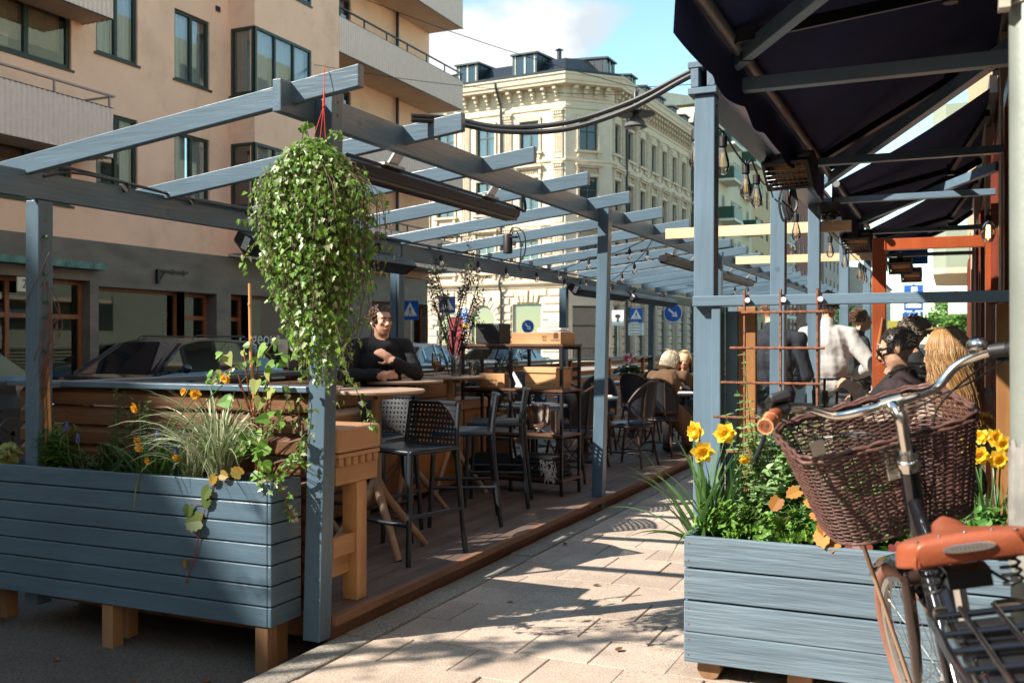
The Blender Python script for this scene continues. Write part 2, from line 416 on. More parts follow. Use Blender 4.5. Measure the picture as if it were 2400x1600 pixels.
for z0, z1 in sills:
    holes += [(W1[0],W1[1],z0,z1), (W2[0],W2[1],z0,z1), (6.5,7.7,z0,z1)]
    holes.append((BG[0],BG[1],z0-.55,z1-.05 if z0 > 5 else z1))
b = MB(M); wall_holes(b, ys0, 19.52, 3.55, 15.5, holes)
# bay side and front (projects 0.8 m)
bz = 3.62
sideM = faceM((-16.5,19.52,0), (1,0)); 
sb = MB(sideM); sh = [(.10,.80,z0,z1+.02) for z0, z1 in sills]; wall_holes(sb, 0, .82, bz, 15.5, sh); 
fM = faceM((-15.68,19.52,0), (0,1)); fb = MB(fM); fh = [(.0,2.32,z0,z1+.02) for z0, z1 in sills]; wall_holes(fb, 0, yc-19.52, bz, 15.5, fh)
b2 = MB(); b2.quad((-16.5,19.52,bz),(-15.68,19.52,bz),(-15.68,yc,bz),(-16.5,yc,bz))
b2.quad((-15.68,yc,bz),(-17.1,yc,bz),(-17.1,yc,15.5),(-15.68,yc,15.5))
for q in ():pass
b.M = None; b.add(sb.v, sb.f); b.add(fb.v, fb.f); b.add(b2.v, b2.f)
# recessed wall
rM = faceM((-17.1,yc,0), (0,1)); rb = MB(rM); rh = [(1.55,2.75,z0-.5 if k else z0,z1) for k, (z0, z1) in enumerate(sills)]
wall_holes(rb, 0, ye-yc, 3.55, 15.5, rh); b.add(rb.v, rb.f)
b.box(-26,-17.12,ye-.004,ye+.0,3.5,15.5); b.box(-30,-16.3,ys0-.2,ys0,-.2,15.5); b.box(-26,-16.2,ys0,ye,15.5,15.75)
b.build('wall', PEACH, pb)
b = MB(M)
for k, (z0, z1) in enumerate(sills):
    for j, (a0, a1) in enumerate((W1, W2)):
        window(M, pb, a0, a1, z0, z1, -.12, GREEN, GLASSW, 2, (), .07, .08, .04, (CURT, [.55,.9,1.0,.5][(k+j) % 4], 0))
    window(M, pb, 6.5, 7.7, z0, z1, -.12, GREEN, WINP, 2)
    window(M, pb, BG[0], BG[1], z0-.55, z1-.05 if k else z1, -.12, GREEN, GLASSW, 3, (.68,), .08, .1, .03, (BLIND, 1.0, .16))
    window(sideM, pb, .10, .80, z0, z1+.02, -.05, GREEN, GLASSW, 1, (), .07, .05, .03, (CURT, 1, 0) if k == 1 else None)
    window(fM, pb, .0, 2.32, z0, z1+.02, -.05, GREEN, GLASSW, 3, (), .07, .06, .03, (CURT, 1.0 if k == 1 else .7, 0))
    window(rM, pb, 1.55, 2.75, z0-.5 if k else z0, z1, -.12, GREEN, GLASSW, 2, (), .08, .08, .03, (CURT, .6, 0))
# dark rooms behind the glass
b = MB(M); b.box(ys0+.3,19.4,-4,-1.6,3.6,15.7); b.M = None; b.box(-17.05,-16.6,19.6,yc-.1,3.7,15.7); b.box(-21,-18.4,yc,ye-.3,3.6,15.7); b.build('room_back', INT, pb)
def balcony(x_wall, x_front, y0, y1, z, par, rail=True, open0=False):
    f = MB(); f.box(x_wall+.003,x_front-.03,y0+.03,y1-.03,z,z+.14); fl = f.build('balcony', SOFF, par)
    c = MB(); H_ = .98; pitch = .115; n = int((y1-y0)/pitch)
    def corr(p, q, nx, ny):
        p = V(p); q = V(q); L_ = (q-p).length; k = int(L_/pitch); vs = []
        for i in range(k*4+1):
            t = i/(k*4); off = (.0,.0,.03,.03)[i % 4]; o = p.lerp(q, t); vs += [(o.x+nx*off,o.y+ny*off,z-.02), (o.x+nx*off,o.y+ny*off,z+H_)]
        for i in range(k*4): c.add([vs[2*i],vs[2*i+2],vs[2*i+3],vs[2*i+1]], [(0,1,2,3)])
    corr((x_front,y0,0), (x_front,y1,0), 1, 0); corr((x_front,y1,0), (x_wall,y1,0), 0, 1); corr((x_wall,y0,0), (x_front,y0,0), 0, -1)
    c.build('balcony_front', CORR, fl)
    t = MB(); t.box(x_front-.012,x_front+.03,y0-.02,y1+.02,z-.035,z-.021); t.box(x_front-.02,x_front+.02,y0,y1,z+H_-.0,z+H_+.018); t.build('edge_strip', BLK, fl)
    if rail:
        g = MB(); zt = z+H_+.24
        g.box(x_front-.03,x_front+.03,y0,y1+.03,zt,zt+.035); g.box(x_wall,x_front-.03,y1-.02,y1+.03,zt+.001,zt+.034)
        k = max(2, int((y1-y0)/1.15))
        for i in range(k+1): yy = y0+.1+(y1-y0-.2)*i/k; g.box(x_front-.018,x_front+.018,yy-.018,yy+.018,z+H_,zt)
        g.build('handrail', mat('rail_pink_steel', (.38,.29,.26), .5) if x_front > -15.69 and y1 < 16 else BLK, fl)
for k in range(4): balcony(-16.5, -15.62, 9.4, 14.98, 5.19+2.83*k, pb)
for k in range(4): balcony(-17.1, -15.72, yc+.01, 30.9, 3.32+2.87*k+.55, pb)
b = MB()
b.cyl((-16.98,28.55,3.9),(-16.98,28.55,15.7),.055); b.build('downpipe', BLK, pb)
b = MB(); b.box(-16.495,-16.47,17.2,17.32,11.05,11.2); b.build('wall_vent', BLK, pb); b = MB(); b.box(-16.495,-16.47,19.05,19.2,9.55,9.68); b.build('wall_vent', BLK, pb)
# ground floor: grey stone with openings (a along +Y)
gh = [(11.6,15.2,.0,2.70), (15.43,17.98,.25,2.60), (17.98,19.1,.0,2.60), (19.62,20.4,0,2.62), (20.4,24.3,.3,2.62), (8.0,11.0,.2,2.7), (26.2,29.8,.3,2.7)]
b = MB(M); wall_holes(b, ys0, yc+.6, -.1, 3.55, gh[:5]+[gh[5]], 0, .5); wall_holes(b, yc+.6, ye-1.2, -.1, 3.55, [gh[6]], -.0, .4)
b.quad((ye-1.2,0,-.1),(ye-1.2,-6,-.1),(ye-1.2,-6,3.55),(ye-1.2,0,3.55))
b.quad((19.52,0,3.57),(ye,0,3.57),(ye,-.9,3.57),(19.52,-.9,3.57))
b.build('stone_cladding', STONE, pb)
b = MB(M); b.box(11.0,15.42,.002,.26,2.93,3.07); b.build('copper_canopy', mat('verdigris', (.10,.20,.17), .7, 0, .5, 7), pb)
SHOPG = glassmat('shop_glass', (.5,.55,.55), .05)
def shopwin(a0, a1, z0, z1, cols=1, rows=()): return window(M, pb, a0, a1, z0, z1, -.3, BROWN, SHOPG, cols, rows, .09, .09)
shopwin(15.43,17.98,.25,2.60); shopwin(20.4,24.3,.3,2.62); shopwin(8.0,11.0,.2,2.7,2); shopwin(26.2,29.8,.3,2.7,2)
shopwin(11.6,15.2,.0,2.70,4,(.72,))
for a0, a1 in ((17.98,19.1),(19.62,20.4)):
    d = MB(M); d.box(a0,a0+.1,-.42,-.32,0,2.62).box(a1-.1,a1,-.42,-.32,0,2.62).box(a0+.1,a1-.1,-.42,-.32,2.5,2.62).box(a0+.1,a1-.1,-.42,-.32,1.95,2.05).box(a0+.1,a1-.1,-.41,-.33,0,.35)
    dd = d.build('door', BROWN, pb); g = MB(M); g.quad((a0+.1,-.37,.35),(a1-.1,-.37,.35),(a1-.1,-.37,2.5),(a0+.1,-.37,2.5)); g.build('pane', SHOPG, dd)
b = MB(M); b.box(ys0,ye-1.3,-4.5,-3.4,-.1,3.4); b.box(8,24,-3.4,-.5,-.1,.0); b.box(15.25,15.42,-3.4,-.52,0,3.2); b.box(19.15,19.6,-3.4,-.52,0,3.2); b.build('shop_room', mat('shop_room_wall', (.035,.032,.03), .8), pb)
b = MB(M)
for a, w, h_ in ((16.2,.5,1.0),(17.3,.8,.75),(18.2,.35,1.4),(22.0,.9,1.1),(23.3,.6,1.5),(12.5,.6,1.1),(13.6,.35,.9)):
    b.box(a,a+w,-1.5,-1.0,0,h_*.6); b.box(a+.1,a+w-.1,-1.45,-1.1,h_*.6+.002,h_)
b.build('shop_display', mat('display', (.12,.10,.08), .6, 0, .4, 2), pb)
b = MB(M); b.box(17.05,17.12,.003,.08,2.74,3.06); b.box(17.05,18.05,.02,.06,3.02,3.07)
b.bar((17.085,.05,2.76),(17.3,.05,3.03),.03,.03,(0,1,0))
for a in (17.55,17.9): b.box(a,a+.02,.03,.05,2.97,3.1)
tag(b.build('sign_bracket', BLK), 'empty black iron sign bracket on the grey stone above the wide shop window', 'bracket')
# house number plate and window lettering
b = MB(M); b.box(13.42,13.86,.003,.03,2.40,2.68); pl = b.build('number_plate', mat('cream_plate', (.72,.66,.52), .5)); tag(pl, 'cream house number plate reading 24 above the brown entrance door', 'sign')
text_obj('24', 'number', BLK, frameM((-16.468,13.64,2.54), (0,1,0), (0,0,1)), .24, pl)
t = text_obj('orgeous', 'window_lettering', mat('white_letter', (.7,.72,.7), .6), frameM((-16.5-.22,21.05,1.50), (0,1,0), (0,0,1)), .52)
t.parent = pb; t.location = -V(pb.location)
# ---------------------------------------------------------------- cream corner building across the side street
CREAM = mat('cream_stucco', (.62,.51,.385), .85, 0, .05, 1.0, .12, 60, dirt=.3)
CREAM2 = mat('cream_ornament', (.58,.47,.345), .85, 0, .12, 5, .4, 9)
ROOF = mat('black_sheet_metal', (.022,.027,.034), .42, .3, .25, 2.5)
WFR = mat('grey_green_frame', (.05,.065,.055), .5)
WFL = mat('pale_green_frame', (.42,.46,.40), .6)
cb = thing('corner_building', 'cream stucco corner building with rusticated ground floor, bracketed cornice and black attic dormers', 'building', (-20,52,0))
A_ = V((-20.07,52.368,0)); dL = V((.998,-.066,0)); dC = V((.707,.707,0)); B_ = A_+dC*2.9; dR = V((.035,.9994,0))
ML = faceM(A_, dL); MC = faceM(A_, dC); MR = faceM(B_, dR)
LR = 23.0
rows = [(12.45,14.2),(9.0,10.9),(5.55,7.3)]
colsL = [-2.29,-5.22,-8.0,-10.9,-13.8]; colsR = [.95+2.3*k for k in range(9)]
hl = [(c-.62,c+.62,z0,z1,'arch') if k == 9 else (c-.62,c+.62,z0,z1) for c in colsL for k, (z0, z1) in enumerate(rows)]
gl = [(-3.4,-1.5,.35,3.62), (-6.2,-4.6,.35,3.55,'arch'), (-8.5,-7.0,.35,3.2,'arch'), (-10.75,-9.25,.0,3.5,'arch'), (-13.2,-11.7,.35,3.3,'arch')]
hr = [(c-.5,c+.5,z0,z1) for c in colsR for z0, z1 in rows]
gr = [(c-.62,c+.62,.35,3.65) for c in colsR]
hc = [(.85,2.05,z0,z1) for z0, z1 in rows]+[(.45,2.45,-.05,3.5)]
b = MB(ML); wall_holes(b, -16, 0, -.1, 15.3, hl+gl, 0, .25)
for MM, a1, hh in ((MC, 2.9, hc), (MR, LR, hr+gr)):
    q = MB(MM); wall_holes(q, 0, a1, -.1, 15.3, hh, 0, .25 if MM is MR else .3); b.M = None; b.add(q.v, q.f)
q = MB(MR); q.quad((LR,0,-.1),(LR,-10,-.1),(LR,-10,16),(LR,0,16)); b.add(q.v, q.f)
wallb = b
# back rooms
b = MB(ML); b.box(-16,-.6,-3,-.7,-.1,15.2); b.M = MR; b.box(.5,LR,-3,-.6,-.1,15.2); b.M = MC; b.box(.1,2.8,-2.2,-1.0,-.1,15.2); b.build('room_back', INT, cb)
# cornices and belt courses: profiles run along the three faces
def run(b, prof):
    """prof: list of (outward, z); swept along left, chamfer and right faces with mitred corners"""
    n1 = V((dL.y,-dL.x,0)); n2 = V((dC.y,-dC.x,0)); n3 = V((dR.y,-dR.x,0))
    def mit(na, nb): m_ = (na+nb).normalized(); return m_/m_.dot(na)
    st = [(A_-dL*16, n1), (A_, mit(n1, n2)), (B_, mit(n2, n3)), (B_+dR*LR, n3)]
    vs = []
    for p, n in st:
        for o, z in prof: vs.append(p+n*o+V((0,0,z)))
    k = len(prof)
    for i in range(3):
        for j in range(k-1): b.add([vs[i*k+j],vs[(i+1)*k+j],vs[(i+1)*k+j+1],vs[i*k+j+1]], [(0,1,2,3)])
b = MB(); run(b, [(0,15.2),(.06,15.22),(.06,15.35),(.12,15.4),(.14,16.0),(.75,16.02),(.78,16.14),(.85,16.2),(.9,16.42),(.98,16.5),(.98,16.58),(-.5,16.7)]); b.build('cornice', CREAM, cb)
b = MB(); run(b, [(0,14.75),(.08,14.8),(.1,14.95),(.02,15.0)]); run(b, [(0,4.5),(.1,4.55),(.12,4.7),(.3,4.78),(.34,4.9),(.1,5.0),(0,5.02)]); run(b, [(0,8.1),(.08,8.12),(.1,8.22),(0,8.25)]); run(b, [(0,11.75),(.09,11.78),(.1,11.9),(0,11.92)]); run(b, [(0,-.1),(.1,-.1),(.1,.3),(0,.33)]); b.build('belt_course', CREAM, cb)
# brackets
bm_ = MB(); bm_.box(-.11,.11,.13,.62,15.78,15.99).box(-.1,.1,.13,.42,15.55,15.775).box(-.085,.085,.13,.27,15.4,15.545)
b0 = bm_.build('bracket', CREAM2, cb, bevel=.03); first = True
def place(o, MM, a, loc=-V(cb.location)):
    o.matrix_local = Matrix.Translation(loc) @ MM @ Matrix.Translation((a,0,0))
spots = [(ML,-.45-.75*k) for k in range(16)]+[(MC,.45+.67*k) for k in range(4)]+[(MR,.45+.58*k) for k in range(38)]
for MM, a in spots:
    o = b0 if first else b0.copy()
    if not first: COL.objects.link(o)
    first = False; place(o, MM, a)
# windows with surrounds
def surround(MM, f, a0, a1, z0, z1, top):
    b = MB(MM); w = .13
    b.box(a0-w,a0-.005,.002,.09,z0-.0,z1+.02).box(a1+.005,a1+w,.002,.09,z0-.0,z1+.02).box(a0-w,a1+w,.003,.11,z1+.02,z1+.18)
    b.box(a0-.22,a1+.22,.002,.2,z0-.16,z0-.04)
    b.box(a0-.1,a0+.06,.002,.13,z0-.42,z0-.165).box(a1-.06,a1+.1,.002,.13,z0-.42,z0-.165)
    if top == 0:
        n = 8; ac = (a0+a1)/2; hw = (a1-a0)/2+.16
        for k in range(n):
            t0 = -1+2*k/n; t1 = -1+2*(k+1)/n; f0 = .26*(1-t0*t0); f1 = .26*(1-t1*t1)
            b.add([(ac+hw*t0,d,z1+.18+f0*e) for d in (.004,.13) for e in (0,1)]+[(ac+hw*t1,d,z1+.18+f1*e) for d in (.004,.13) for e in (0,1)], [(0,1,5,4),(2,6,7,3),(1,3,7,5)])
    else:
        b.box(a0-.25,a1+.25,.002,.3,z1+.62,z1+.74).box(a0-.18,a1+.18,.002,.2,z1+.52,z1+.615)
        b.box(a0-.16,a0-.02,.002,.14,z1+.185,z1+.515).box(a1+.02,a1+.16,.002,.14,z1+.185,z1+.515)
        r_ = random.Random(int(a0*10))
        for k in range(9): b.ell(((a0+a1)/2+(k-4)*.115,.02,z1+.35+r_.uniform(-.05,.05)), (.055,.06,.09), 6, 4)
    b.build('surround', CREAM2, f)
cC = (CURT, .5, 0)
for c in colsL[:4]:
    for k, (z0, z1) in enumerate(rows):
        f = window(ML, cb, c-.62, c+.62, z0, z1, -.2, WFL if k == 2 else WFR, GLASSW, 2, (.62,), .08, .07, None, (CURT, .75, 0)); surround(ML, f, c-.62, c+.62, z0, z1, k)
for k, (z0, z1) in enumerate(rows):
    f = window(MC, cb, .85, 2.05, z0, z1, -.2, WFR, WINP, 2, (.62,), .08, .07); surround(MC, f, .85, 2.05, z0, z1, k)
for c in colsR:
    for k, (z0, z1) in enumerate(rows):
        f = window(MR, cb, c-.5, c+.5, z0, z1, -.2, WFR, GLASSW, 2, (.62,), .07, .07, None, (CURT, .7, 0)); surround(MR, f, c-.5, c+.5, z0, z1, k)
# pilasters
for MM, aa in ((ML, [-.45,-3.75,-6.6,-9.4]), (MR, [2.1+2.3*k for k in range(8)])):
    for a in aa:
        b = MB(MM)
        for z0, z1 in ((5.05,8.08),(8.27,11.73),(11.95,14.74)):
            b.box(a-.3,a+.3,.002,.10,z0+.0,z1-.002)
            for q in (-.18,-.06,.06,.18): b.box(a+q-.035,a+q+.035,.1,.14,z0+.3,z1-.5)
            b.box(a-.36,a+.36,.003,.2,z1-.12,z1-.004); b.box(a-.34,a+.34,.003,.16,z1-.45,z1-.38)
            for q in (-.22,-.07,.07,.22): b.ell((a+q,.14,z1-.25),(.085,.08,.11),6,4)
        b.build('pilaster', CREAM2, cb)
# rusticated ground floor blocks (bevelled)
def block(b, a0, a1, z0, z1, d=.10, c=.07):
    b.add([(a0,.0,z0),(a1,.0,z0),(a1,.0,z1),(a0,.0,z1),(a0+c,d,z0+c),(a1-c,d,z0+c),(a1-c,d,z1-c),(a0+c,d,z1-c)], [(4,5,6,7),(0,1,5,4),(1,2,6,5),(2,3,7,6),(3,0,4,7)])
b = MB(ML)
def rustic(b, a0, a1, holes, zs, arch=()):
    for i in range(len(zs)-1):
        z0, z1 = zs[i]+.012, zs[i+1]-.012; segs = [(a0, a1)]
        for h in holes:
            if h[2]-.05 < (z0+z1)/2 < h[3]+(.85 if len(h) > 4 else .62):
                ns = []
                ex = 0
                if len(h) > 4 and z1 > h[3]-(h[1]-h[0])/2-.1: ex = .28
                if (z0+z1)/2 > h[3] and len(h) == 4: ex = .12
                for s, e in segs:
                    if h[1]+ex <= s or h[0]-ex >= e: ns.append((s, e)); continue
                    if h[0]-ex-s > .12: ns.append((s, h[0]-ex-.03))
                    if e-h[1]-ex > .12: ns.append((h[1]+ex+.03, e))
                segs = ns
        for s, e in segs:
            L_ = e-s; n = max(1, round(L_/.95)); off = 0
            for k in range(n): block(b, s+L_*k/n+.012, s+L_*(k+1)/n-.012, z0, z1)
def vous(b, h):
    a0, a1, z0, z1 = h[:4]; c = (a0+a1)/2
    if len(h) > 4:
        rr = (a1-a0)/2; zc = z1-rr; n = 11
        for k in range(n):
            t0 = math.pi*(k+.04)/n; t1 = math.pi*(k+.96)/n; ro = 1.55*rr+(.22 if k % 2 == 0 else 0); o = .13 if k != n//2 else .22; ri = rr+.03
            if k == n//2: ro += .12
            P = [(c-ri*math.cos(t0),zc+ri*math.sin(t0)),(c-ro*math.cos(t0),zc+ro*math.sin(t0)),(c-ro*math.cos(t1),zc+ro*math.sin(t1)),(c-ri*math.cos(t1),zc+ri*math.sin(t1))]
            P = [(x, min(z, 4.48)) for x, z in P]
            cx = sum(p[0] for p in P)/4; cz = sum(p[1] for p in P)/4
            q = [(cx+(x-cx)*.8, cz+(z-cz)*.88) for x, z in P]
            b.add([(x,.0,z) for x, z in P]+[(x,o,z) for x, z in q], [(4,5,6,7),(0,1,5,4),(1,2,6,5),(2,3,7,6),(3,0,4,7)])
    else:
        n = 5
        for k in range(n):
            x0 = a0+.25+(a1-a0-.5)*k/n; x1 = a0+.25+(a1-a0-.5)*(k+1)/n; sp = .32
            P = [(x0+.02,z1+.06),(c+(x0-c)*(1+sp)+.02,4.46),(c+(x1-c)*(1+sp)-.02,4.46),(x1-.02,z1+.06)]
            cx = sum(p[0] for p in P)/4; cz = sum(p[1] for p in P)/4
            q = [(cx+(x-cx)*.75, cz+(z-cz)*.9) for x, z in P]; o = .2 if k == n//2 else .12
            b.add([(x,.0,z) for x, z in P]+[(x,o,z) for x, z in q], [(4,5,6,7),(0,1,5,4),(1,2,6,5),(2,3,7,6),(3,0,4,7)])
zs = [.35+.46*k for k in range(10)]
rustic(b, -15.9, -.05, gl, zs); [vous(b, h) for h in gl]
b.M = MR; rustic(b, .05, LR, gr, zs); [vous(b, h) for h in gr]
zz = [5.05+.45*k for k in range(7)]
b.M = ML; rustic(b, -15.9, -.8, [(c-.85,c+.85,5,7.6) for c in colsL], zz)
wallb.M = None; wallb.add(b.v, b.f); wallb.build('wall', CREAM, cb)
# ground-floor windows, arches and the two doors
FR2 = mat('mint_shop_frame', (.36,.45,.38), .5)
SHOPD = glassmat('shop_glass_far', (.35,.4,.38), .22)
def archpane(MM, h, fm, gm, door=False):
    a0, a1, z0, z1 = h[:4]; rr = (a1-a0)/2; c = (a0+a1)/2; zc = z1-rr; d = -.18; fw = .09
    b = MB(MM); n = 14
    def arc(r_): return [(c-r_*math.cos(math.pi*k/n), zc+r_*math.sin(math.pi*k/n)) for k in range(n+1)]
    o, i = arc(rr), arc(rr-fw)
    for k in range(n): b.add([(x,dd,z) for dd in (d,d+.07) for x, z in (o[k],o[k+1],i[k+1],i[k])], [(4,5,6,7),(2,3,7,6)])
    b.box(a0,a0+fw,d,d+.07,z0,zc).box(a1-fw,a1,d,d+.07,z0,zc).box(a0+fw,a1-fw,d,d+.07,z0,z0+.12)
    if door:
        b.box(a0+fw,a1-fw,d,d+.08,zc-.15,zc).box(c-.07,c+.07,d+.001,d+.079,z0+.12,zc-.15)
        for x in (a0+fw,a1-fw-.1): b.box(x,x+.1,d+.002,d+.06,z0+.12,zc-.15)
        for x0, x1 in ((a0+fw+.1,c-.07),(c+.07,a1-fw-.1)): b.box(x0,x1,d+.003,d+.05,z0+.12,1.1); b.box(x0,x1,d+.003,d+.055,1.9,2.0)
    f = b.build('door' if door else 'window', fm, cb)
    g = MB(MM); p = arc(rr-.02); g.add([(x,d+.02,z) for x, z in p]+[(a1-.02,d+.02,z0),(a0+.02,d+.02,z0)], [tuple(range(n+3))]); g.build('pane', gm, f)
    return f
window(ML, cb, -3.4, -1.5, .35, 3.62, -.2, FR2, SHOPD, 1, (), .12)
for k in (1,2,4): archpane(ML, gl[k], FR2, SHOPD)
df = archpane(ML, gl[3], woodmat('orange_door', (.50,.17,.04), (.62,.24,.06), 2, .5, 6, .1), SHOPD, True)
text_obj('59', 'number', mat('gold_leaf', (.7,.42,.12), .4, .4), ML @ frameM((-9.75,-.1,2.95), (1,0,0), (0,0,1)), .5, df)
for c in colsR: window(MR, cb, c-.62, c+.62, .35, 3.65, -.2, FR2, SHOPD, 1, (.75,), .1)
b = MB(MC); b.box(.45,.55,-.28,-.2,0,3.5).box(2.35,2.45,-.28,-.2,0,3.5).box(.55,2.35,-.28,-.2,3.38,3.5).box(.55,2.35,-.28,-.2,2.3,2.4); d = b.build('door', GREEN, cb)
g = MB(MC); g.quad((.55,-.25,0),(2.35,-.25,0),(2.35,-.25,3.4),(.55,-.25,3.4)); g.build('pane', SHOPD, d)
b = MB(MC)
for k in range(18): b.cyl((-.1+.18*k,.9,0),(-.1+.18*k,.9,1.05),.012,6)
b.bar((-.1,.9,1.05),(3,.9,1.05),.04,.03); b.build('railing', BLK, cb)
b = MB(ML); b.box(-.98,-.3,.11,.14,2.55,2.95); t = b.build('street_name_plate', mat('plate_white', (.8,.78,.74), .5), cb)
b = MB(ML)
for MM, a in ((ML,-4.07),(MR,2.2),(MR,16.6)):
    b.M = MM; b.tube([(a,.9,16.45),(a,.85,16.2),(a,.22,15.2),(a,.2,5.3),(a,.42,4.95),(a,.42,4.7),(a,.2,4.35),(a,.2,0)], .075, 8)
b.build('downpipe', mat('dark_zinc', (.06,.062,.065), .5, .5), cb)
# roof and attic dormers
b = MB(); run(b, [(.98,16.585),(.9,16.62),(-.4,16.8),(-1.7,18.15),(-6,18.5)]); run(b, [(.7,16.6),(.72,16.82),(.66,16.84),(.62,16.7)]); b.build('roof', ROOF, cb)
def dormer(MM, a0, a1, d0, zb, zt, depth=3.2):
    b = MB(MM); b.box(a0,a0+.12,d0-depth,d0,zb,zt).box(a1-.12,a1,d0-depth,d0,zb,zt).box(a0+.12,a1-.12,d0-depth,d0-.05,zb,zb+.12)
    b.add([(a0-.1,d0+.12,zt+.003),(a1+.1,d0+.12,zt+.003),(a1+.1,d0-depth,zt+.15),(a0-.1,d0-depth,zt+.15),(a0-.1,d0+.12,zt+.1),(a1+.1,d0+.12,zt+.1),(a1+.1,d0-depth,zt+.3),(a0-.1,d0-depth,zt+.3)], [(0,1,2,3),(4,5,6,7),(0,1,5,4),(1,2,6,5),(3,0,4,7)])
    for k in range(6): b.box(a0-.02,a0,d0-.3-.5*k,d0-.26-.5*k,zb,zt); b.box(a1,a1+.02,d0-.3-.5*k,d0-.26-.5*k,zb,zt)
    dm = b.build('dormer', ROOF, cb)
    w = MB(MM); c = (a0+a1)/2
    for x0, x1 in ((a0+.12,a0+.2),(c-.05,c+.05),(a1-.2,a1-.12)): w.box(x0,x1,d0-.09,d0-.03,zb+.121,zt-.002)
    w.build('window_frame', WFL, dm)
    g = MB(MM); g.quad((a0+.13,d0-.08,zb+.13),(a1-.13,d0-.08,zb+.13),(a1-.13,d0-.08,zt-.01),(a0+.13,d0-.08,zt-.01)); g.build('pane', WINP, dm)
dormer(ML,-3.6,-2.0,-.35,16.78,18.25); dormer(ML,-7.45,-5.95,-.35,16.78,18.15); dormer(ML,-11.6,-10,-.35,16.78,18.15); dormer(MR,.6,2.0,-.5,16.8,18.1)
for k in range(6): dormer(MR,4.2+3*k,5.3+3*k,-.3,16.8,17.95,2.4)
b = MB(ML); b.cyl((-1.6,-2.6,17.6),(-1.6,-2.6,18.9),.14,10); b.lathe([(.26,0),(.02,.12)],(-1.6,-2.6,18.95),10); b.cyl((-4.6,-1.6,17),(-4.6,-1.6,17.7),.09,8); b.box(-5.6,-4.9,-2.2,-1.5,17,17.75)
b.M = MR; b.box(6,7,-4,-3,17.8,19.6); b.box(12,13.2,-4.4,-3.2,17.8,19.4); b.build('chimney', ROOF, cb)

# ---------------------------------------------------------------- further houses down the street (left side)
def house(label, x, y0, y1, zt, wm, rows_, cols, ww, fm, roof=None, extra=None, holes_extra=(), back=14, wg=WINP, sy=None):
    h = thing('town_house', label, 'building', (x,(y0+y1)/2,0)); Mx = faceM((x,0,0),(0,1))
    hs = [(c-ww/2,c+ww/2,z0,z1) for c in cols for z0, z1 in rows_]
    b = MB(Mx); wall_holes(b, y0, y1, -.1, zt, hs, 0, .2); b.quad((y0,0,-.1),(y0,-back,-.1),(y0,-back,zt),(y0,0,zt)); b.quad((y1,0,-.1),(y1,-back,-.1),(y1,-back,zt),(y1,0,zt)); b.quad((y0,0,zt),(y1,0,zt),(y1,-back,zt+1),(y0,-back,zt+1)); b.build('wall', wm, h)
    for c in cols:
        for z0, z1 in rows_: window(Mx, h, c-ww/2, c+ww/2, z0, z1, -.15, fm, wg, 2, (), .08, .07)
    b = MB(Mx); b.box(y0-.1,y1+.1,-.2,.5,zt+.002,zt+.3); b.build('cornice', wm, h)
    return h, Mx
rows5 = [(.6,3.4),(5.2,7.0),(8.4,10.2),(11.6,13.4),(14.8,16.6)]
h, Mx = house('beige house with stacked dark green balconies beyond the cream corner building', -17.0, 77.5, 93, 20.2, mat('beige_render', (.62,.54,.40), .9, 0, .06, 1), rows5, [80.5,84,87.2,91], 1.2, mat('white_frame', (.6,.6,.56), .6))
GBAL = mat('green_balcony_panel', (.012,.055,.032), .5, 0, .1)
for yb in (78.6,88.2):
    for z in (4.9,8.1,11.3,14.5,17.4):
        f = MB(Mx); f.box(yb,yb+3.6,.01,1.3,z-.18,z); fl = f.build('balcony', mat('white_slab', (.7,.66,.56), .8), h)
        g = MB(Mx); g.box(yb,yb+.06,.01,1.25,z+.02,z+.95).box(yb+.06,yb+3.54,1.2,1.26,z+.02,z+.95).box(yb+3.54,yb+3.6,.01,1.25,z+.02,z+.95); g.build('balcony_front', GBAL, fl)
        g = MB(Mx); g.box(yb,yb+3.6,1.21,1.25,z+1.22,z+1.26)
        for k in range(6): g.box(yb+.1+.68*k,yb+.13+.68*k,1.215,1.245,z+.95,z+1.22)
        g.build('handrail', BLK, fl)
b = MB(Mx); b.add([(77.3,.6,20.4),(93.2,.6,20.4),(93.2,-5,21.8),(77.3,-5,21.8)], [(0,1,2,3)]); b.add([(77.3,.6,20.4),(77.3,-5,21.8),(77.3,-14,20.4)], [(0,1,2)]); b.build('roof', mat('green_copper_roof', (.10,.125,.105), .6, 0, .2, 1), h)
house('tan house with rows of tall windows beyond the green balconies', -17.0, 93, 107, 18.6, mat('tan_render', (.52,.38,.22), .9, 0, .08, 1), rows5, [95.5,98.5,101.5,104.5], 1.3, WFR)
BRICK = mat('red_brick', (.30,.085,.05), .9, 0, .3, 6, .3, 20)
h, Mx = house('red brick house with white quoins and paired arched windows', -16.6, 107.5, 118, 17, BRICK, [(.6,3.6),(5,7.2)], [109.5,112.5,115.5], 1.4, mat('white_frame', (.6,.6,.56), .6))
WQ = mat('white_quoin', (.72,.68,.60), .8, 0, .08)
b = MB(Mx)
for k in range(20):
    for a in (107.5,110.9,114.4,117.4): b.box(a-(.25 if k % 2 else .45),a+(.25 if k % 2 else .45),.002,.12,.3+.84*k,.3+.84*k+.44)
b.box(107.4,118.1,.003,.2,8.0,8.5); b.box(107.4,118.1,.003,.2,15.9,16.5); b.box(107.4,118.1,.003,.18,4.0,4.4)
b.build('quoin', WQ, h)
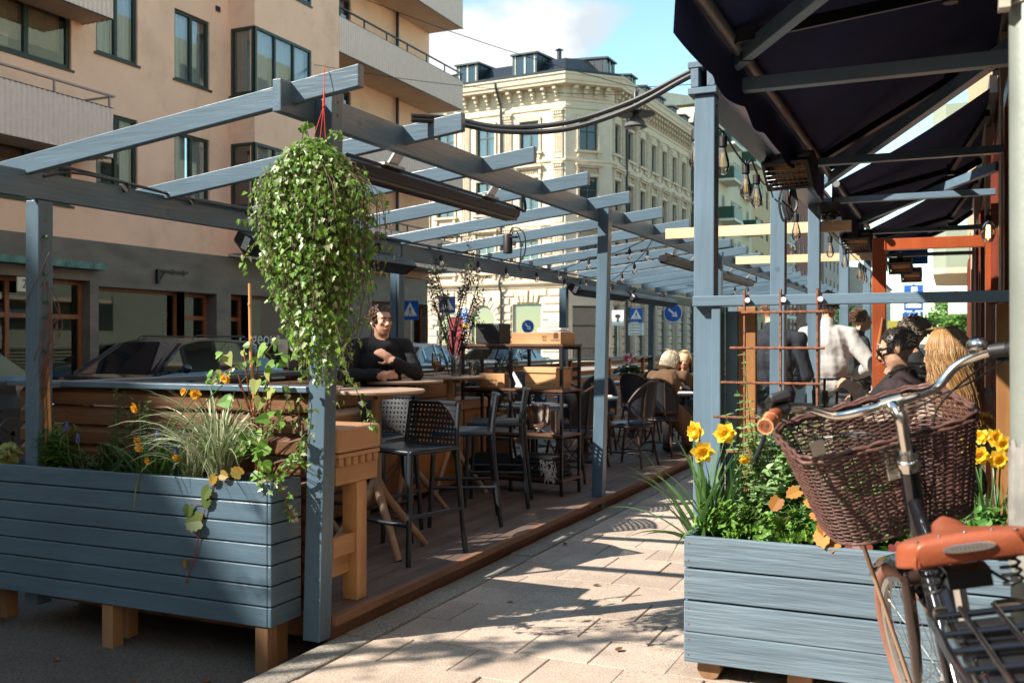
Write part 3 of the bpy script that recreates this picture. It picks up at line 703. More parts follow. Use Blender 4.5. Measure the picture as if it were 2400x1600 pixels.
for c in (109.2,112.6,116):
    for z in (9.0,12.6):
        for o in (-.5,.5):
            r_ = .36; b = MB(Mx); pts = [(c+o-r_,z),(c+o+r_,z)]+[(c+o+r_*math.cos(math.pi*k/8), z+1.6+r_*math.sin(math.pi*k/8)) for k in range(9)]
            b.add([(x,.06,zz_) for x, zz_ in pts], [tuple(range(len(pts)))]); 
            fr = MB(Mx); fr.box(c+o-.55,c+o-.37,.002,.15,z-.1,z+1.7).box(c+o+.37,c+o+.5,.002,.15,z-.1,z+1.7).box(c+o-.55,c+o+.5,.002,.2,z-.3,z-.105)
            w_ = fr.build('window', WQ, h); b.build('pane', WINP, w_)
house('dark red house with grey stone ground floor further down the street', -16.4, 118, 138, 19, mat('dark_red', (.22,.075,.055), .9, 0, .3, 2), rows5, [121,124.5,128,131.5,135], 1.2, mat('white_frame', (.6,.6,.56), .6))
house('brownish grey house far down the left side of the street', -15.6, 138, 175, 17, mat('mauve_render', (.34,.27,.25), .9, 0, .1, 1), rows5[:4], [141,146,151,156,161,166,171], 1.4, WFR)
house('pale distant house closing the left side of the street', -13.5, 175, 260, 14, mat('pale_render', (.55,.47,.40), .9, 0, .1, 1), rows5[:3], [180,188,196,204,212,220], 1.6, WFR)
# right side of the street
h, _ = None, None
MXr = faceM((.62,0,0),(0,-1))
pg = thing('town_house', 'pale green house with rounded white balconies past the restaurant terrace', 'building', (.62,33,0))
PALE = mat('pale_green_render', (.26,.30,.23), .9, 0, .05, 1)
b = MB(); b.box(.62,14,23.5,43,-.1,16); b.build('wall', PALE, pg)
for z in (3.22,6.2,9.2,12.2):
    b = MB(); pts = [(.6,26),(-.1,26),(-.4,26.3),(-.4,31.7),(-.1,32),(.6,32)]
    b.prism(pts, z-.14, z+.0); bl = b.build('balcony', mat('balcony_slab', (.55,.45,.33), .9), pg)
    c = MB(); 
    for i in range(5):
        p, q = V((*pts[i],z+.002)), V((*pts[i+1],z+.002)); c.add([p,q,q+V((0,0,.98)),p+V((0,0,.98))], [(0,1,2,3)])
    c.build('balcony_front', PALE, bl)
for yy in (24.6,33.5,36.5,39.5):
    for z in (4.4,7.3,10.2,13.1):
        w = MB(); w.box(.585,.61,yy,yy+.1,z,z+1.7).box(.585,.61,yy+1.3,yy+1.4,z,z+1.7).box(.585,.61,yy+.1,yy+1.3,z,z+.1).box(.585,.61,yy+.1,yy+1.3,z+1.6,z+1.7); w_ = w.build('window', WFR, pg)
        p = MB(); p.quad((.60,yy+.1,z+.1),(.60,yy+1.3,z+.1),(.60,yy+1.3,z+1.6),(.60,yy+.1,z+1.6)); p.build('pane', WINP, w_)
b = MB(); b.box(-.05,.6,24.2,24.26,2.05,2.5); tag(b.build('hanging_sign', mat('sign_white', (.8,.8,.76), .5)), 'small white hanging shop sign in front of the pale green house', 'sign')
g2 = MB(); g2.box(1.6,14,43.2,75,-.1,11); h2 = tag(g2.build('town_house', mat('grey_render', (.24,.22,.20), .9)), 'plain grey house beyond the pale green one on the right side', 'building')
# suspended street lamp and its wires
lp = thing('street_lamp', 'black enamel street lamp hanging on wires over the street', 'lamp', (-7.9,26,7.3))
c = (-7.9,26.0,7.3)
b = MB(); b.lathe([(.30,0),(.33,.02),(.25,.16),(.12,.28),(.07,.36)], c, 20); b.build('lamp_shade', mat('enamel', (.12,.12,.12), .3), lp, smooth=40)
b = MB(); b.lathe([(.54,.36),(.55,.375),(.2,.46),(.07,.5),(.065,.95),(.03,1.0),(.03,1.12)], c, 20); b.build('reflector', BLK, lp, smooth=40)
b = MB(); b.ell((c[0],c[1],c[2]+.05),(.16,.16,.14)); b.build('bulb', mat('milk_glass', (.7,.68,.62), .3), lp, smooth=180)
b = MB(); b.tube(sag((-17.05,26.3,12.3),(-7.9,26,8.4),.15),.012,5); b.tube(sag((-7.9,26,8.4),(.6,30,9.3),.1),.012,5); b.tube(sag((-15.7,22,8.9),(-7.9,26,8.2),.2),.008,5)
tag(b.build('span_wire', CABLE), 'thin black span wires carrying the hanging street lamp', 'wire')
# ================================================================ kerbside terrace: deck, pergola, fences, planter
dk = thing('wooden_deck', 'dark brown timber deck of long boards laid along the kerb, with an orange-brown edge board', 'deck', (-3.7,12,0))
b = MB(); x = -4.72; r = random.Random(5)
while x < -2.73:
    y = 3.95 - r.uniform(0, .02); 
    while y < 30:
        L_ = r.uniform(3.2, 4.6); b.box(x, x+.114, y, min(30, y+L_-.004), .085+r.uniform(-.001,.001), .106+r.uniform(-.0012,.0012)); y += L_
    x += .12
b.build('deck_board', DECK, dk, bevel=.003, bseg=1)
b = MB(); y = 3.93
while y < 30: b.box(-2.715,-2.672,y,y+3.59,.064,.109); y += 3.6
b.build('edge_board', DECKE, dk, bevel=.004)
b = MB(); b.box(-2.76,-2.716,3.95,30,-.02,.084); b.box(-4.7,-2.77,3.99,4.03,-.02,.083); b.build('fascia', DECKE, dk)
for yy in (4.2,6,8,10,12,15,18,22): b = MB(); b.box(-4.65,-2.8,yy,yy+.06,-.105,.083); b.build('joist', DECKE, dk)

pg_ = thing('pergola', 'blue-grey painted timber pergola with sloping open rafters over the terrace', 'pergola', (-3.6,12,0))
SL = .117
def zr(x): return 2.635-SL*(-2.36-x)
k = 0
ry = [3.66+.99*i for i in range(22)]
for i, yy in enumerate(ry):
    xl = -4.95 if i == 0 else -4.62-.05*((i*7) % 3)
    b = MB(); xr = -2.36
    b.add([(xl,yy-.0225,zr(xl)-.098),(xr,yy-.0225,zr(xr)-.098),(xr,yy+.0225,zr(xr)-.098),(xl,yy+.0225,zr(xl)-.098),(xl,yy-.0225,zr(xl)),(xr,yy-.0225,zr(xr)),(xr,yy+.0225,zr(xr)),(xl,yy+.0225,zr(xl))], [(3,2,1,0),(4,5,6,7),(0,1,5,4),(1,2,6,5),(2,3,7,6),(3,0,4,7)])
    b.build('rafter', DX_, pg_, bevel=.004)
for y0, y1 in ((3.56,7.95),(7.97,12.46),(12.48,16.9),(16.92,25.5)):
    b = MB(); b.box(-2.762,-2.715,y0,y1,2.445,2.591); b.build('beam', DY_, pg_, bevel=.004)
for y0, y1, za in ((3.38,7.48,2.32),(7.5,11.58,2.285),(11.6,15.6,2.25),(15.62,25.5,2.22)):
    b = MB(); b.box(-4.455,-4.41,y0,y1,za-.142,za); b.build('beam', DY_, pg_, bevel=.004)
def post(x, y, z0, z1, lean=0, w=.095, par=pg_, pm=None):
    b = MB(); h = w/2
    b.add([(x+dx,y+dy,z0) for dx, dy in ((-h,-h),(h,-h),(h,h),(-h,h))]+[(x+lean+dx,y+dy,z1) for dx, dy in ((-h,-h),(h,-h),(h,h),(-h,h))], [(3,2,1,0),(4,5,6,7),(0,1,5,4),(1,2,6,5),(2,3,7,6),(3,0,4,7)])
    p = b.build('post', pm or DZ_, par, bevel=.005)
    s_ = MB()
    for zz in (z1-.05,z1-.11,z1-.2,z0+.1): s_.cyl((x+lean*(zz-z0)/(z1-z0)+h-.002,y,zz),(x+lean*(zz-z0)/(z1-z0)+h+.002,y,zz),.007,6)
    s_.build('screw', RUST, p)
post(-2.74,3.865,.015,2.59,.075); post(-2.735,7.92,.02,2.57,.062); post(-2.735,12.42,.02,2.56,.06); post(-2.735,16.85,.02,2.56,.05); post(-2.735,21.2,.02,2.56,.05)
for yy, zz in ((3.775,2.175),(7.51,2.14),(11.6,2.105),(15.6,2.075),(20,2.075)): post(-4.475,yy,.02,zz,.01)
# extra unpainted timbers laid across to the restaurant side
for yy in (8.93,12.2):
    b = MB(); b.box(-2.42,-.78,yy-.022,yy+.022,2.375,2.47)
    tag(b.build('timber', PINEX, bevel=.003), ['new unpainted pine timber spanning the pavement, the nearer of two','new unpainted pine timber spanning the pavement, the farther of two'][yy > 10], 'timber', 'unpainted timbers over the pavement')

# fences
ff = thing('slatted_fence', 'slatted brown wooden fence with blue cap rail behind the long blue planter', 'fence', (-3.7,4,0))
b = MB(); b.box(-4.86,-2.80,3.89,4.02,1.175,1.205); b.build('cap_rail', DX_, ff, bevel=.004)
b = MB()
for k in range(9):
    z = .24+.105*k; b.add([(xx,3.955+dy,z+dz) for xx in (-4.8,-2.83) for dy, dz in ((-.026,-.0),(.010,.022),(.010,.094),(-.026,.062))], [(0,1,2,3),(7,6,5,4),(0,4,5,1),(1,5,6,2),(2,6,7,3),(3,7,4,0)])
b.build('slat', SLX, ff)
for xx in (-4.4,-3.55,-2.9):
    b = MB(); b.box(xx-.03,xx+.03,3.972,4.02,.11,1.172); b.build('fence_post', SLX, ff)
fs = thing('slatted_fence', 'long orange-brown slatted fence with blue cap rail along the street side of the terrace', 'fence', (-4.5,14,0))
b = MB(); 
for y0, y1 in ((3.8,9.0),(9.005,14.2),(14.205,19.4),(19.405,28)): b.box(-4.60,-4.44,y0,y1,1.17,1.20)
b.build('cap_rail', DY_, fs, bevel=.004)
b = MB()
for k in range(8): b.box(-4.545,-4.523,4.1,28,.26+.118*k,.26+.118*k+.062)
b.build('slat', SLY, fs)
for yy in (4.6,6.1,8.4,10.0,11.9,13.5,15.2,17,19,21,23,25):
    b = MB(); b.box(-4.522,-4.475,yy-.03,yy+.03,.11,1.168); b.build('fence_post', SLY, fs)

# long blue planter on legs
lp_ = thing('planter_box', 'long dark blue planter box of horizontal boards standing on wooden legs in the road', 'planter', (-4.0,3.85,-.11))
x0, x1, y0, y1, z0, z1 = -5.6, -2.865, 3.675, 3.885, .105, .775
n = 7; hp = (z1-z0)/n
b = MB()
for k in range(n): b.box(x0,x1,y0-.022,y0,z0+hp*k+.003,z0+hp*(k+1)-.003)
b.build('front_board', DX_, lp_, bevel=.0045)
b = MB()
for k in range(n): b.box(x1+.001,x1+.022,y0-.020,y1+.0,z0+hp*k+.003,z0+hp*(k+1)-.003)
b.build('end_board', DY_, lp_, bevel=.0045)
b = MB(); b.box(x0,x1-.001,y1-.022,y1-.001,z0,z1-.003).box(x0,x1-.002,y0+.002,y1-.025,z0+.004,z0+.03); b.build('back_board', DX_, lp_)
b = MB(); b.box(x0,x1-.003,y0+.003,y1-.025,z0+.031,z1-.06); r = random.Random(8)
for _ in range(260): b.ell((r.uniform(-5.0,x1-.03),r.uniform(y0+.01,y1-.03),z1-.06),(r.uniform(.008,.03),r.uniform(.008,.025),r.uniform(.006,.016)),6,4)
b.build('soil', SOIL, lp_)
for xx in (-2.905,-3.86,-4.75): 
    for yy in (3.70,3.86):
        b = MB(); b.box(xx-.036-(.06 if yy > 3.8 else 0),xx+.036-(.06 if yy > 3.8 else 0),yy-.0365,yy+.0355,-.113,z0-.002); b.build('leg', woodmat('leg_wood', (.22,.11,.05),(.36,.20,.10),2,.6,9,.3), lp_, bevel=.003)
b = MB()
for k in range(n):
    for dz in (.03,.067): 
        z = z0+hp*k+dz; b.cyl((x1-.03,y0-.0235,z),(x1-.03,y0-.0205,z),.0035,6); b.cyl((x1+.0205,y0+.02,z),(x1+.0235,y0+.02,z),.0035,6); b.cyl((x1+.0205,y1-.02,z),(x1+.0235,y1-.02,z),.0035,6)
b.build('nail_head', RUST, lp_)

# heaters
def strip_heater(y0, y1, label):
    h = thing('strip_heater', label, 'heater', (-2.82,(y0+y1)/2,2.33), 'long strip heaters under the pavement-side beam')
    b = MB(); P = [(-.055,-.03),(-.04,.03),(.03,.045),(.06,.02),(.05,-.02),(.02,-.045)]
    def ex(P, ya, yb, X, Z):
        n = len(P); b.add([(X+p,ya,Z+q) for p, q in P]+[(X+p,yb,Z+q) for p, q in P], [tuple(range(n-1,-1,-1)),tuple(range(n,2*n))]+[(i,(i+1)%n,n+(i+1)%n,n+i) for i in range(n)])
    ex(P, y0, y1, -2.86, 2.335)
    for q in range(4): b.box(-2.90+.025*q,-2.894+.025*q,y0+.02,y1-.02,2.28,2.30)
    b.box(-2.835,-2.822,y0-.01,y1+.01,2.375,2.39)
    b.build('body', BLK, h, bevel=.003)
    for t in (.2,.78):
        yy = y0+(y1-y0)*t; q = MB(); q.bar((-2.84,yy,2.37),(-2.765,yy,2.47),.10,.012,(0,0,1)); q.box(-2.90,-2.80,yy-.11,yy+.11,2.382,2.397); q.build('bracket', STEEL, h)
    q = MB(); q.tube(smooth_path([(-2.82,y1-.05,2.38),(-2.79,y1+.05,2.36),(-2.78,y1+.0,2.45),(-2.765,y1-.12,2.47)]),.011,6); q.build('cable', CABLE, h)
strip_heater(4.25,6.42,'long black strip heater under the beam beside the hanging ivy')
strip_heater(10.42,11.95,'black strip heater under the pavement-side beam behind the thick blue post')
strip_heater(13.33,15.6,'farthest black strip heater under the pavement-side beam')
HF = mat('heater_face', (.03,.02,.018), .3, .3)
def wall_heater(y0, y1, label, yl=None):
    h = thing('radiant_heater', label, 'heater', (-4.35,(y0+y1)/2,2.1), 'wedge heaters hung from the street-side beam')
    P = [(-.07,.0),(-.03,.065),(.10,.02),(.13,-.03),(.02,-.10)]
    n = len(P); b = MB(); X, Z = -4.33, 2.10
    b.add([(X+p,y0,Z+q) for p, q in P]+[(X+p,y1,Z+q) for p, q in P], [tuple(range(n-1,-1,-1)),tuple(range(n,2*n))]+[(i,(i+1)%n,n+(i+1)%n,n+i) for i in range(n)])
    b.build('body', BLK, h, bevel=.008)
    q = MB(); q.bar((X+.127,y0+.06,Z-.036),(X+.028,y0+.06,Z-.098),.012,.004); q.quad((X+.132,y0+.05,Z-.034),(X+.132,y1-.05,Z-.034),(X+.026,y1-.05,Z-.102),(X+.026,y0+.05,Z-.102)); q.build('heating_face', HF, h)
    for yy in (y0+.35,y1-.35):
        q = MB(); q.tube(smooth_path([(X-.03,yy,Z+.06),(X-.03,yy,Z+.13),(X-.075,yy,Z+.13)],4),.014,6); q.build('bracket', BLK, h)
    q = MB(); q.bar((X+.02,y0-.002,Z-.062),(X+.06,y0-.002,Z+.015),.05,.003,(0,1,0)) ; q.build('rating_label', mat('paper_label', (.6,.6,.6), .6), h)
wall_heater(5.25,7.4,'black wedge heater hung from the beam half behind the ivy')
wall_heater(11.55,13.6,'black wedge heater on the street-side beam above the tall blue corner post')
wall_heater(13.95,16.3,'farther black wedge heater on the street-side beam above the round blue sign')
# spotlight on a rafter
sp = thing('spotlight', 'small black cylinder spotlight with looped cable on a rafter', 'spotlight', (-3.62,8.05,2.3))
b = MB(); b.lathe([(.03,-.09),(.042,-.085),(.042,.07),(.036,.085)], (-3.62,8.62-.06-.55,2.30), 16); b.build('housing', BLKP, sp, smooth=40)
b = MB(); b.box(-3.59,-3.55,8.0,8.03,2.28,2.32); b.lathe([(.045,-.01),(.045,.0)], (-3.56,8.01,2.36), 12); b.build('bracket', BLKP, sp)
b = MB(); b.tube(smooth_path([(-3.60,8.0,2.38),(-3.55,7.98,2.44),(-3.45,7.98,2.38),(-3.44,7.98,2.22),(-3.50,7.98,2.1),(-3.47,7.98,2.05)]),.006,6); b.tube(smooth_path([(-3.58,8.0,2.38),(-3.52,7.98,2.40),(-3.48,7.98,2.28),(-3.49,7.98,2.12)]),.006,6); b.build('cable', CABLE, sp)
# cable runs
b = MB(); b.tube(smooth_path([(-4.40,3.75,2.325),(-4.40,3.9,2.37),(-4.395,4.6,2.335),(-4.392,5.5,2.33),(-4.392,6.6,2.32),(-4.39,7.4,2.31),(-4.385,8.4,2.30),(-4.385,9.6,2.30),(-4.385,11.5,2.28),(-4.385,14,2.265)],5),.009,6); b.tube(smooth_path([(-4.41,3.75,2.30),(-4.385,4.0,2.35),(-4.38,4.8,2.322),(-4.38,5.8,2.318),(-4.382,7.2,2.30),(-4.376,9,2.29)],5),.008,6)
for k in range(14): b.box(-4.412,-4.366,4.3+.55*k,4.308+.55*k,2.29,2.345)
tag(b.build('cable_bundle', CABLE), 'black cable bundle tied along the top of the street-side beam', 'cable')
b = MB()
for o, s_ in ((0,.0),(.022,.012)): b.tube(smooth_path([(-2.62,4.55,2.60+o),(-2.45,4.70,2.60+o),(-2.2,4.76,2.545+o),(-1.85,4.80,2.53+s_+o),(-1.5,4.80,2.60+s_+o),(-1.2,4.77,2.715+o),(-1.02,4.70,2.752+o),(-.93,4.6,2.745+o)],8),.014,8)
tag(b.build('cable', CABLE), 'thick twin black cable sagging across the pavement between the two pergolas', 'cable')
b = MB(); b.tube([(-4.455,7.47,2.06),(-4.44,7.46,1.6),(-4.445,7.46,1.2)],.007,5); tag(b.build('cable', CABLE), 'thin black cable running down the blue post behind the seated man', 'cable')
# string lights over the terrace
BULB = glassmat('bulb_glass', (.98,.98,.98), .16)
FIL = mat('filament', (.8,.5,.15), .4, emit=(1,.62,.25), es=.25)
def bulb(p, par, kind='round', tilt=(0,0,-1)):
    """socket > glass globe and filament, hanging at p"""
    p = V(p); s_ = 1 if kind == 'round' else 1.25
    b = MB(); b.lathe([(.006,.02),(.008,0),(.017*s_,-.005),(.018*s_,-.045*s_),(.013*s_,-.05*s_)], p, 10); so_ = b.build('socket', BLKP, par, smooth=40)
    g = MB()
    if kind == 'round': g.lathe([(.011,-.05),(.02,-.06),(.028,-.08),(.026,-.098),(.014,-.112),(.0,-.115)], p, 12)
    else: g.lathe([(.016,-.06),(.017,-.075),(.024,-.1),(.033,-.135),(.036,-.16),(.03,-.185),(.015,-.203),(0,-.207)], p, 14)
    g.build('bulb', BULB, so_, smooth=180)
    f = MB()
    if kind == 'round': f.tube([p+V((-.008,0,-.075)),p+V((0,0,-.09)),p+V((.008,0,-.075))],.0025,4)
    else:
        for k in range(4): a = k*1.57; f.tube([p+V((.005*math.cos(a),.005*math.sin(a),-.09)),p+V((.011*math.cos(a),.011*math.sin(a),-.165))],.0013,4)
    f.build('filament', FIL, so_)
def string(name, label, pts, sg, nb, kind='round', r=.005, drop=.0):
    t = thing(name, label, 'string lights', tuple(V(pts[0])))
    P = []
    for a, c in zip(pts[:-1], pts[1:]): P += sag(a, c, sg, 10)[(1 if P else 0):]
    b = MB(); b.tube(P, r, 5); b.build('cable', CABLE, t)
    for k in range(nb):
        q = P[min(len(P)-1, int((k+.5)/nb*(len(P)-1)))]; bulb(q-V((0,0,.02+drop)), t, kind)
    return t
string('string_lights', 'string of small round bulbs clipped along the street-side beam', [(-4.38,7.9,2.29),(-4.37,9.2,2.28),(-4.36,10.6,2.26),(-4.36,12.1,2.26),(-4.36,14,2.25),(-4.36,16.5,2.23)], .05, 9)
string('string_lights', 'string of small bulbs zigzagging below the middle rafters', [(-2.78,9.6,2.47),(-3.6,10.1,2.34),(-4.36,10.6,2.24)], .04, 3)
string('string_lights', 'string of small bulbs crossing from the pavement-side beam to the farther wedge heater', [(-2.78,9.75,2.47),(-3.5,11.2,2.32),(-4.30,12.6,2.22)], .05, 4)
string('string_lights', 'string of small bulbs below the farthest rafters', [(-2.8,13.2,2.40),(-3.6,14.4,2.26),(-2.8,15.6,2.36),(-3.6,17,2.24)], .06, 6)
# ================================================================ terrace furniture (deck top at 0.107)
DZ = .107
# high bench against the slatted front fence
bn = thing('bench', 'high wooden bench with thick tan vinyl cushion at the near corner of the terrace', 'bench', (-3.4,4.25,DZ))
b = MB(); b.box(-4.40,-2.735,4.045,4.44,.868,.995); o = b.build('cushion', TAN, bn, bevel=.022, bseg=4, smooth=40)
b = MB(); b.box(-4.40,-2.74,4.05,4.43,.845,.866); b.build('seat_board', TAN, bn, bevel=.004)
BW = woodmat('bench_wood', (.36,.17,.07), (.56,.30,.13), 1, .55, 7, .25)
b = MB()
for k in range(6): b.box(-4.40,-2.745,4.06+.064*k,4.06+.064*k+.04,.805,.843)
b.build('slat', BW, bn)
b = MB(); b.box(-2.815,-2.757,4.05,4.425,.71,.803); b.build('apron', BW, bn, bevel=.003)
for xx in (-2.80,-4.25):
    b = MB(); b.box(xx-.045,xx+.045,4.235,4.325,DZ,.708); b.build('leg', woodmat('bench_leg', (.38,.18,.075), (.58,.32,.14), 2, .55, 7, .25), bn, bevel=.003)
b = MB(); b.box(-2.80,-2.765,4.04,4.234,.355,.455); b.box(-2.83,-2.802,4.03,4.233,.25,.352); b.build('stretcher', BW, bn, bevel=.003)
# long bench along the street side fence
bs = thing('bench', 'long tan cushioned bench along the street-side fence where the man sits', 'bench', (-4.25,6,DZ))
for k in range(4):
    y = 4.5+.98*k; b = MB(); b.box(-4.40,-4.0,y,y+.965,.80,.90); b.build('seat_cushion', TAN, bs, bevel=.02, bseg=3, smooth=40)
    b = MB(); b.box(-4.43,-4.35,y,y+.965,.90,1.135); b.build('back_cushion', TAN, bs, bevel=.02, bseg=3, smooth=40)
b = MB(); b.box(-4.40,-4.03,4.5,8.42,.16,.798); b.build('base_panel', SLY, bs)
# bar tables
TT = mat('taupe_table_top', (.40,.27,.19), .45, 0, .05, 6)
TL = mat('taupe_table_leg', (.36,.22,.13), .45, 0, .06, 6)
def bar_table():
    t = thing('bar_table', '', 'table', (0,0,0), 'round taupe bar tables', world=False)
    b = MB(); b.lathe([(.285,.985),(.305,.995),(.308,1.008),(.302,1.015),(0,1.015)], (0,0,0), 40); b.build('tabletop', TT, t, smooth=40)
    b = MB(); b.box(-.1,.1,-.03,.03,.955,.984).box(-.03,.03,-.1,.1,.952,.983); b.build('bracket', TL, t)
    b = MB(); b.tube([(0,0,.40),(0,0,.955)],[.034,.036],14); b.build('stem', TL, t, smooth=40)
    for k in range(4):
        a = k*math.pi/2; b = MB(); c, s = math.cos(a), math.sin(a)
        b.tube([(.012*c,.012*s,.44),(.05*c,.05*s,.36),(.33*c,.33*s,.02),(.345*c,.345*s,.0)],[.028,.028,.021,.02],10); b.build('leg', TL, t, smooth=60)
    return t
t0 = bar_table(); first = True
for (x, y, rz, lab) in ((-3.30,5.29,-35,'round taupe bar table nearest the pavement, next to the near bar stool'),(-4.0,5.42,10,'round taupe bar table behind the planter flowers, partly hidden by ivy'),(-3.90,6.66,20,'round taupe bar table in front of the seated man'),(-4.02,7.67,5,'round taupe bar table with beer glass and water carafe')):
    if first: o = t0; o.location = (x,y,DZ); o.rotation_euler.z = R(rz); o['label'] = lab; first = False
    else: dup(t0, (x,y,DZ), R(rz), lab)
# bar stools with perforated backs
def perforated(b, P, nu, nv, hole=.44):
    """P(u,v)->point; every cell is a ring round a hole"""
    for i in range(nu):
        for j in range(nv):
            u0, u1, v0, v1 = i/nu, (i+1)/nu, j/nv, (j+1)/nv; uc, vc = (u0+u1)/2, (v0+v1)/2; hu, hv = (u1-u0)*hole/2, (v1-v0)*hole/2
            o = [P(u0,v0),P(u1,v0),P(u1,v1),P(u0,v1)]; q = [P(uc-hu,vc-hv),P(uc+hu,vc-hv),P(uc+hu,vc+hv),P(uc-hu,vc+hv)]
            b.add(o+q, [(0,1,5,4),(1,2,6,5),(2,3,7,6),(3,0,4,7)])
def bar_stool():
    t = thing('bar_stool', '', 'bar stool', (0,0,0), 'anthracite bar stools with perforated backs', world=False)
    b = MB(); W, D = .225, .205
    def S(u, v): x = (u-.5)*2*W; y = -D+2*D*v; return V((x,y,.672-.012*(1-((u-.5)*2)**2)))
    for i in range(8):
        for j in range(8): b.add([S(i/8,j/8),S((i+1)/8,j/8),S((i+1)/8,(j+1)/8),S(i/8,(j+1)/8)], [(0,1,2,3)])
    b.tube([(-W,-D,.66),(W,-D,.66),(W,D,.66),(-W,D,.66)],.017,8,closed=True); s_ = b.build('seat', ANTH, t, smooth=60)
    b = MB()
    def B(u, v):
        x = (u-.5)*2*(.205-.01*v); curve = .035*(1-((u-.5)*2)**2); return V((x, D-.0+.03*v+curve*v, .672+.255*v))
    perforated(b, B, 13, 8)
    m = 12; b.tube([B(k/m,1) for k in range(m+1)], .013, 6); b.build('backrest', ANTH, t)
    for sx in (-1,1):
        b = MB(); b.tube([(sx*.215,-D+.005,.67),(sx*.232,-D-.03,.0)],[.019,.016],8); b.build('leg', ANTH, t, smooth=60)
        b = MB(); b.tube(smooth_path([(sx*.205,D+.04,.93),(sx*.213,D+.01,.70),(sx*.222,D+.02,.45),(sx*.235,D+.07,.0)],5),[.015]*5+[.018]*10+[.016],8); b.build('leg', ANTH, t, smooth=60)
    b = MB(); b.tube([(-.225,-D-.018,.235),(.225,-D-.018,.235)],.014,8); b.build('footrest', ANTH, t, smooth=60)
    for sx in (-1,1):
        b = MB(); b.tube([(sx*.226,-D-.016,.28),(sx*.23,D+.045,.28)],.013,8); b.build('stretcher', ANTH, t, smooth=60)
    return t
s0 = bar_stool(); first = True
for (x, y, rz, lab) in ((-3.06,5.27,-14,'anthracite bar stool nearest the pavement edge of the deck'),(-3.27,6.42,-62,'second anthracite bar stool from the front, seen from behind at an angle'),(-3.38,7.25,-70,'third anthracite bar stool, just in front of the metal shelf'),(-3.62,5.75,0,'anthracite bar stool with its back half hidden by the blue ivy post')):
    if first: s0.location = (x,y,DZ); s0.rotation_euler.z = R(rz); s0['label'] = lab; first = False
    else: dup(s0, (x,y,DZ), R(rz), lab)
# ---------------------------------------------------------------- metal shelf with crates
o_ = V((-3.02,7.79,0)); ax = V((-.989,.15,0)).normalized(); ay = V((-ax.y,ax.x,0))*-1
ay = V((.15,.989,0)).normalized()
MS = Matrix((ax, ay, V((0,0,1)))).transposed().to_4x4(); MS.translation = o_
sh_ = thing('shelf_unit', 'black steel shelf unit with brown wooden shelves holding wine crates', 'shelf', tuple(o_+V((0,0,DZ))))
L_, Dp = 1.03, .31
for a in (.0,L_/2,L_):
    for d in (0,Dp):
        b = MB(MS); b.box(a-.012,a+.012,d-.012,d+.012,DZ,1.385); b.build('upright', BLK, sh_)
SHW = woodmat('walnut_shelf', (.10,.045,.025), (.17,.08,.045), 0, .4, 8, .15)
for z in (1.40,1.012,.627,.25):
    b = MB(MS)
    for d in (-.006,Dp-.014): b.box(-.012,L_+.012,d,d+.02,z-.045,z-.02)
    b.build('rail', BLK, sh_)
    b = MB(MS); b.box(-.018,L_+.018,-.016,Dp+.016,z-.0195,z); b.build('shelf_board', SHW, sh_)
def crate(a0, a1, d0, d1, z0, h, label, lid=False, txt=()):
    c = thing('wine_crate', label, 'crate', tuple(MS @ V(((a0+a1)/2,(d0+d1)/2,z0))))
    t = .012; 
    for da, db in ((d0,d0+t),(d1-t,d1)): b = MB(MS); b.box(a0,a1,da,db,z0,z0+h); b.build('side_board', BOXW, c, bevel=.002)
    
    for aa_, ab_ in ((a0+.001,a0+t),(a1-t,a1-.001)): b = MB(MS); b.box(aa_,ab_,d0+t,d1-t,z0,z0+h-.001); b.build('end_board', BOXW, c)
    b = MB(MS); b.box(a0+t,a1-t,d0+t,d1-t,z0+.001,z0+.012); b.build('base', BOXW, c)
    if lid:
        b = MB(MS); b.box(a0-.012,a1+.012,d0-.008,d1+.006,z0+h+.001,z0+h+.012); b.box(a0-.01,a1+.01,d0-.012,d0-.001,z0+h-.035,z0+h); b.build('lid', BOXW, c, bevel=.002)
    for (s, ca, cz, size) in txt:
        M_ = frameM(MS @ V((ca,d0-.001,cz)), -ax, (0,0,1)); text_obj(s, 'stamp', mat('burnt_ink', (.09,.04,.02), .8), M_, size, c, .0006)
    return c
c1_ = crate(.02,.52,.02,.27,1.401,.10,'low open wine crate of folded white napkins on top of the shelf', False, (('2021',.18,1.462,.028),('832',.18,1.435,.028),('CHATEAU',.075,1.432,.020)))
b = MB(MS); b.box(.045,.09,.017,.0195,1.45,1.485); b.box(.05,.085,.0175,.0198,1.486,1.50)
b.build('emblem', MATS['burnt_ink'], c1_)
NAP = mat('white_napkin', (.74,.68,.66), .9, 0, .05)
r = random.Random(3)
for k, (a, d, z) in enumerate(((.15,.14,1.47),(.15,.14,1.484),(.155,.145,1.498),(.16,.14,1.512),(.39,.14,1.47),(.385,.145,1.484),(.17,.15,1.526))):
    b = MB(MS); b.box(a-.115,a+.115,d-.09,d+.09,z,z+.0125, Matrix.Translation(V((a,d,0)))@Matrix.Rotation(r.uniform(-.12,.12),4,'Z')@Matrix.Translation(V((-a,-d,0)))); 
    tag(b.build('folded_napkin', NAP, bevel=.006, bseg=3, smooth=60), 'folded white napkin in the crate on top of the shelf', 'napkin', 'folded napkins in the top crate')
crate(.60,.87,.03,.25,1.013,.125,'small open wine crate at the left of the middle shelf', False, (('RESERVE',.735,1.075,.030),('GRAND CRU',.735,1.045,.018)))
c2_ = crate(.075,.385,.03,.29,1.013,.175,'lidded wine crate lettered LA COLLINE VINEYARD on the middle shelf', True, (('LA COLLINE VINEYARD',.225,1.15,.0225),('www.thecollinevineyard',.21,1.048,.014)))
b = MB(MS)
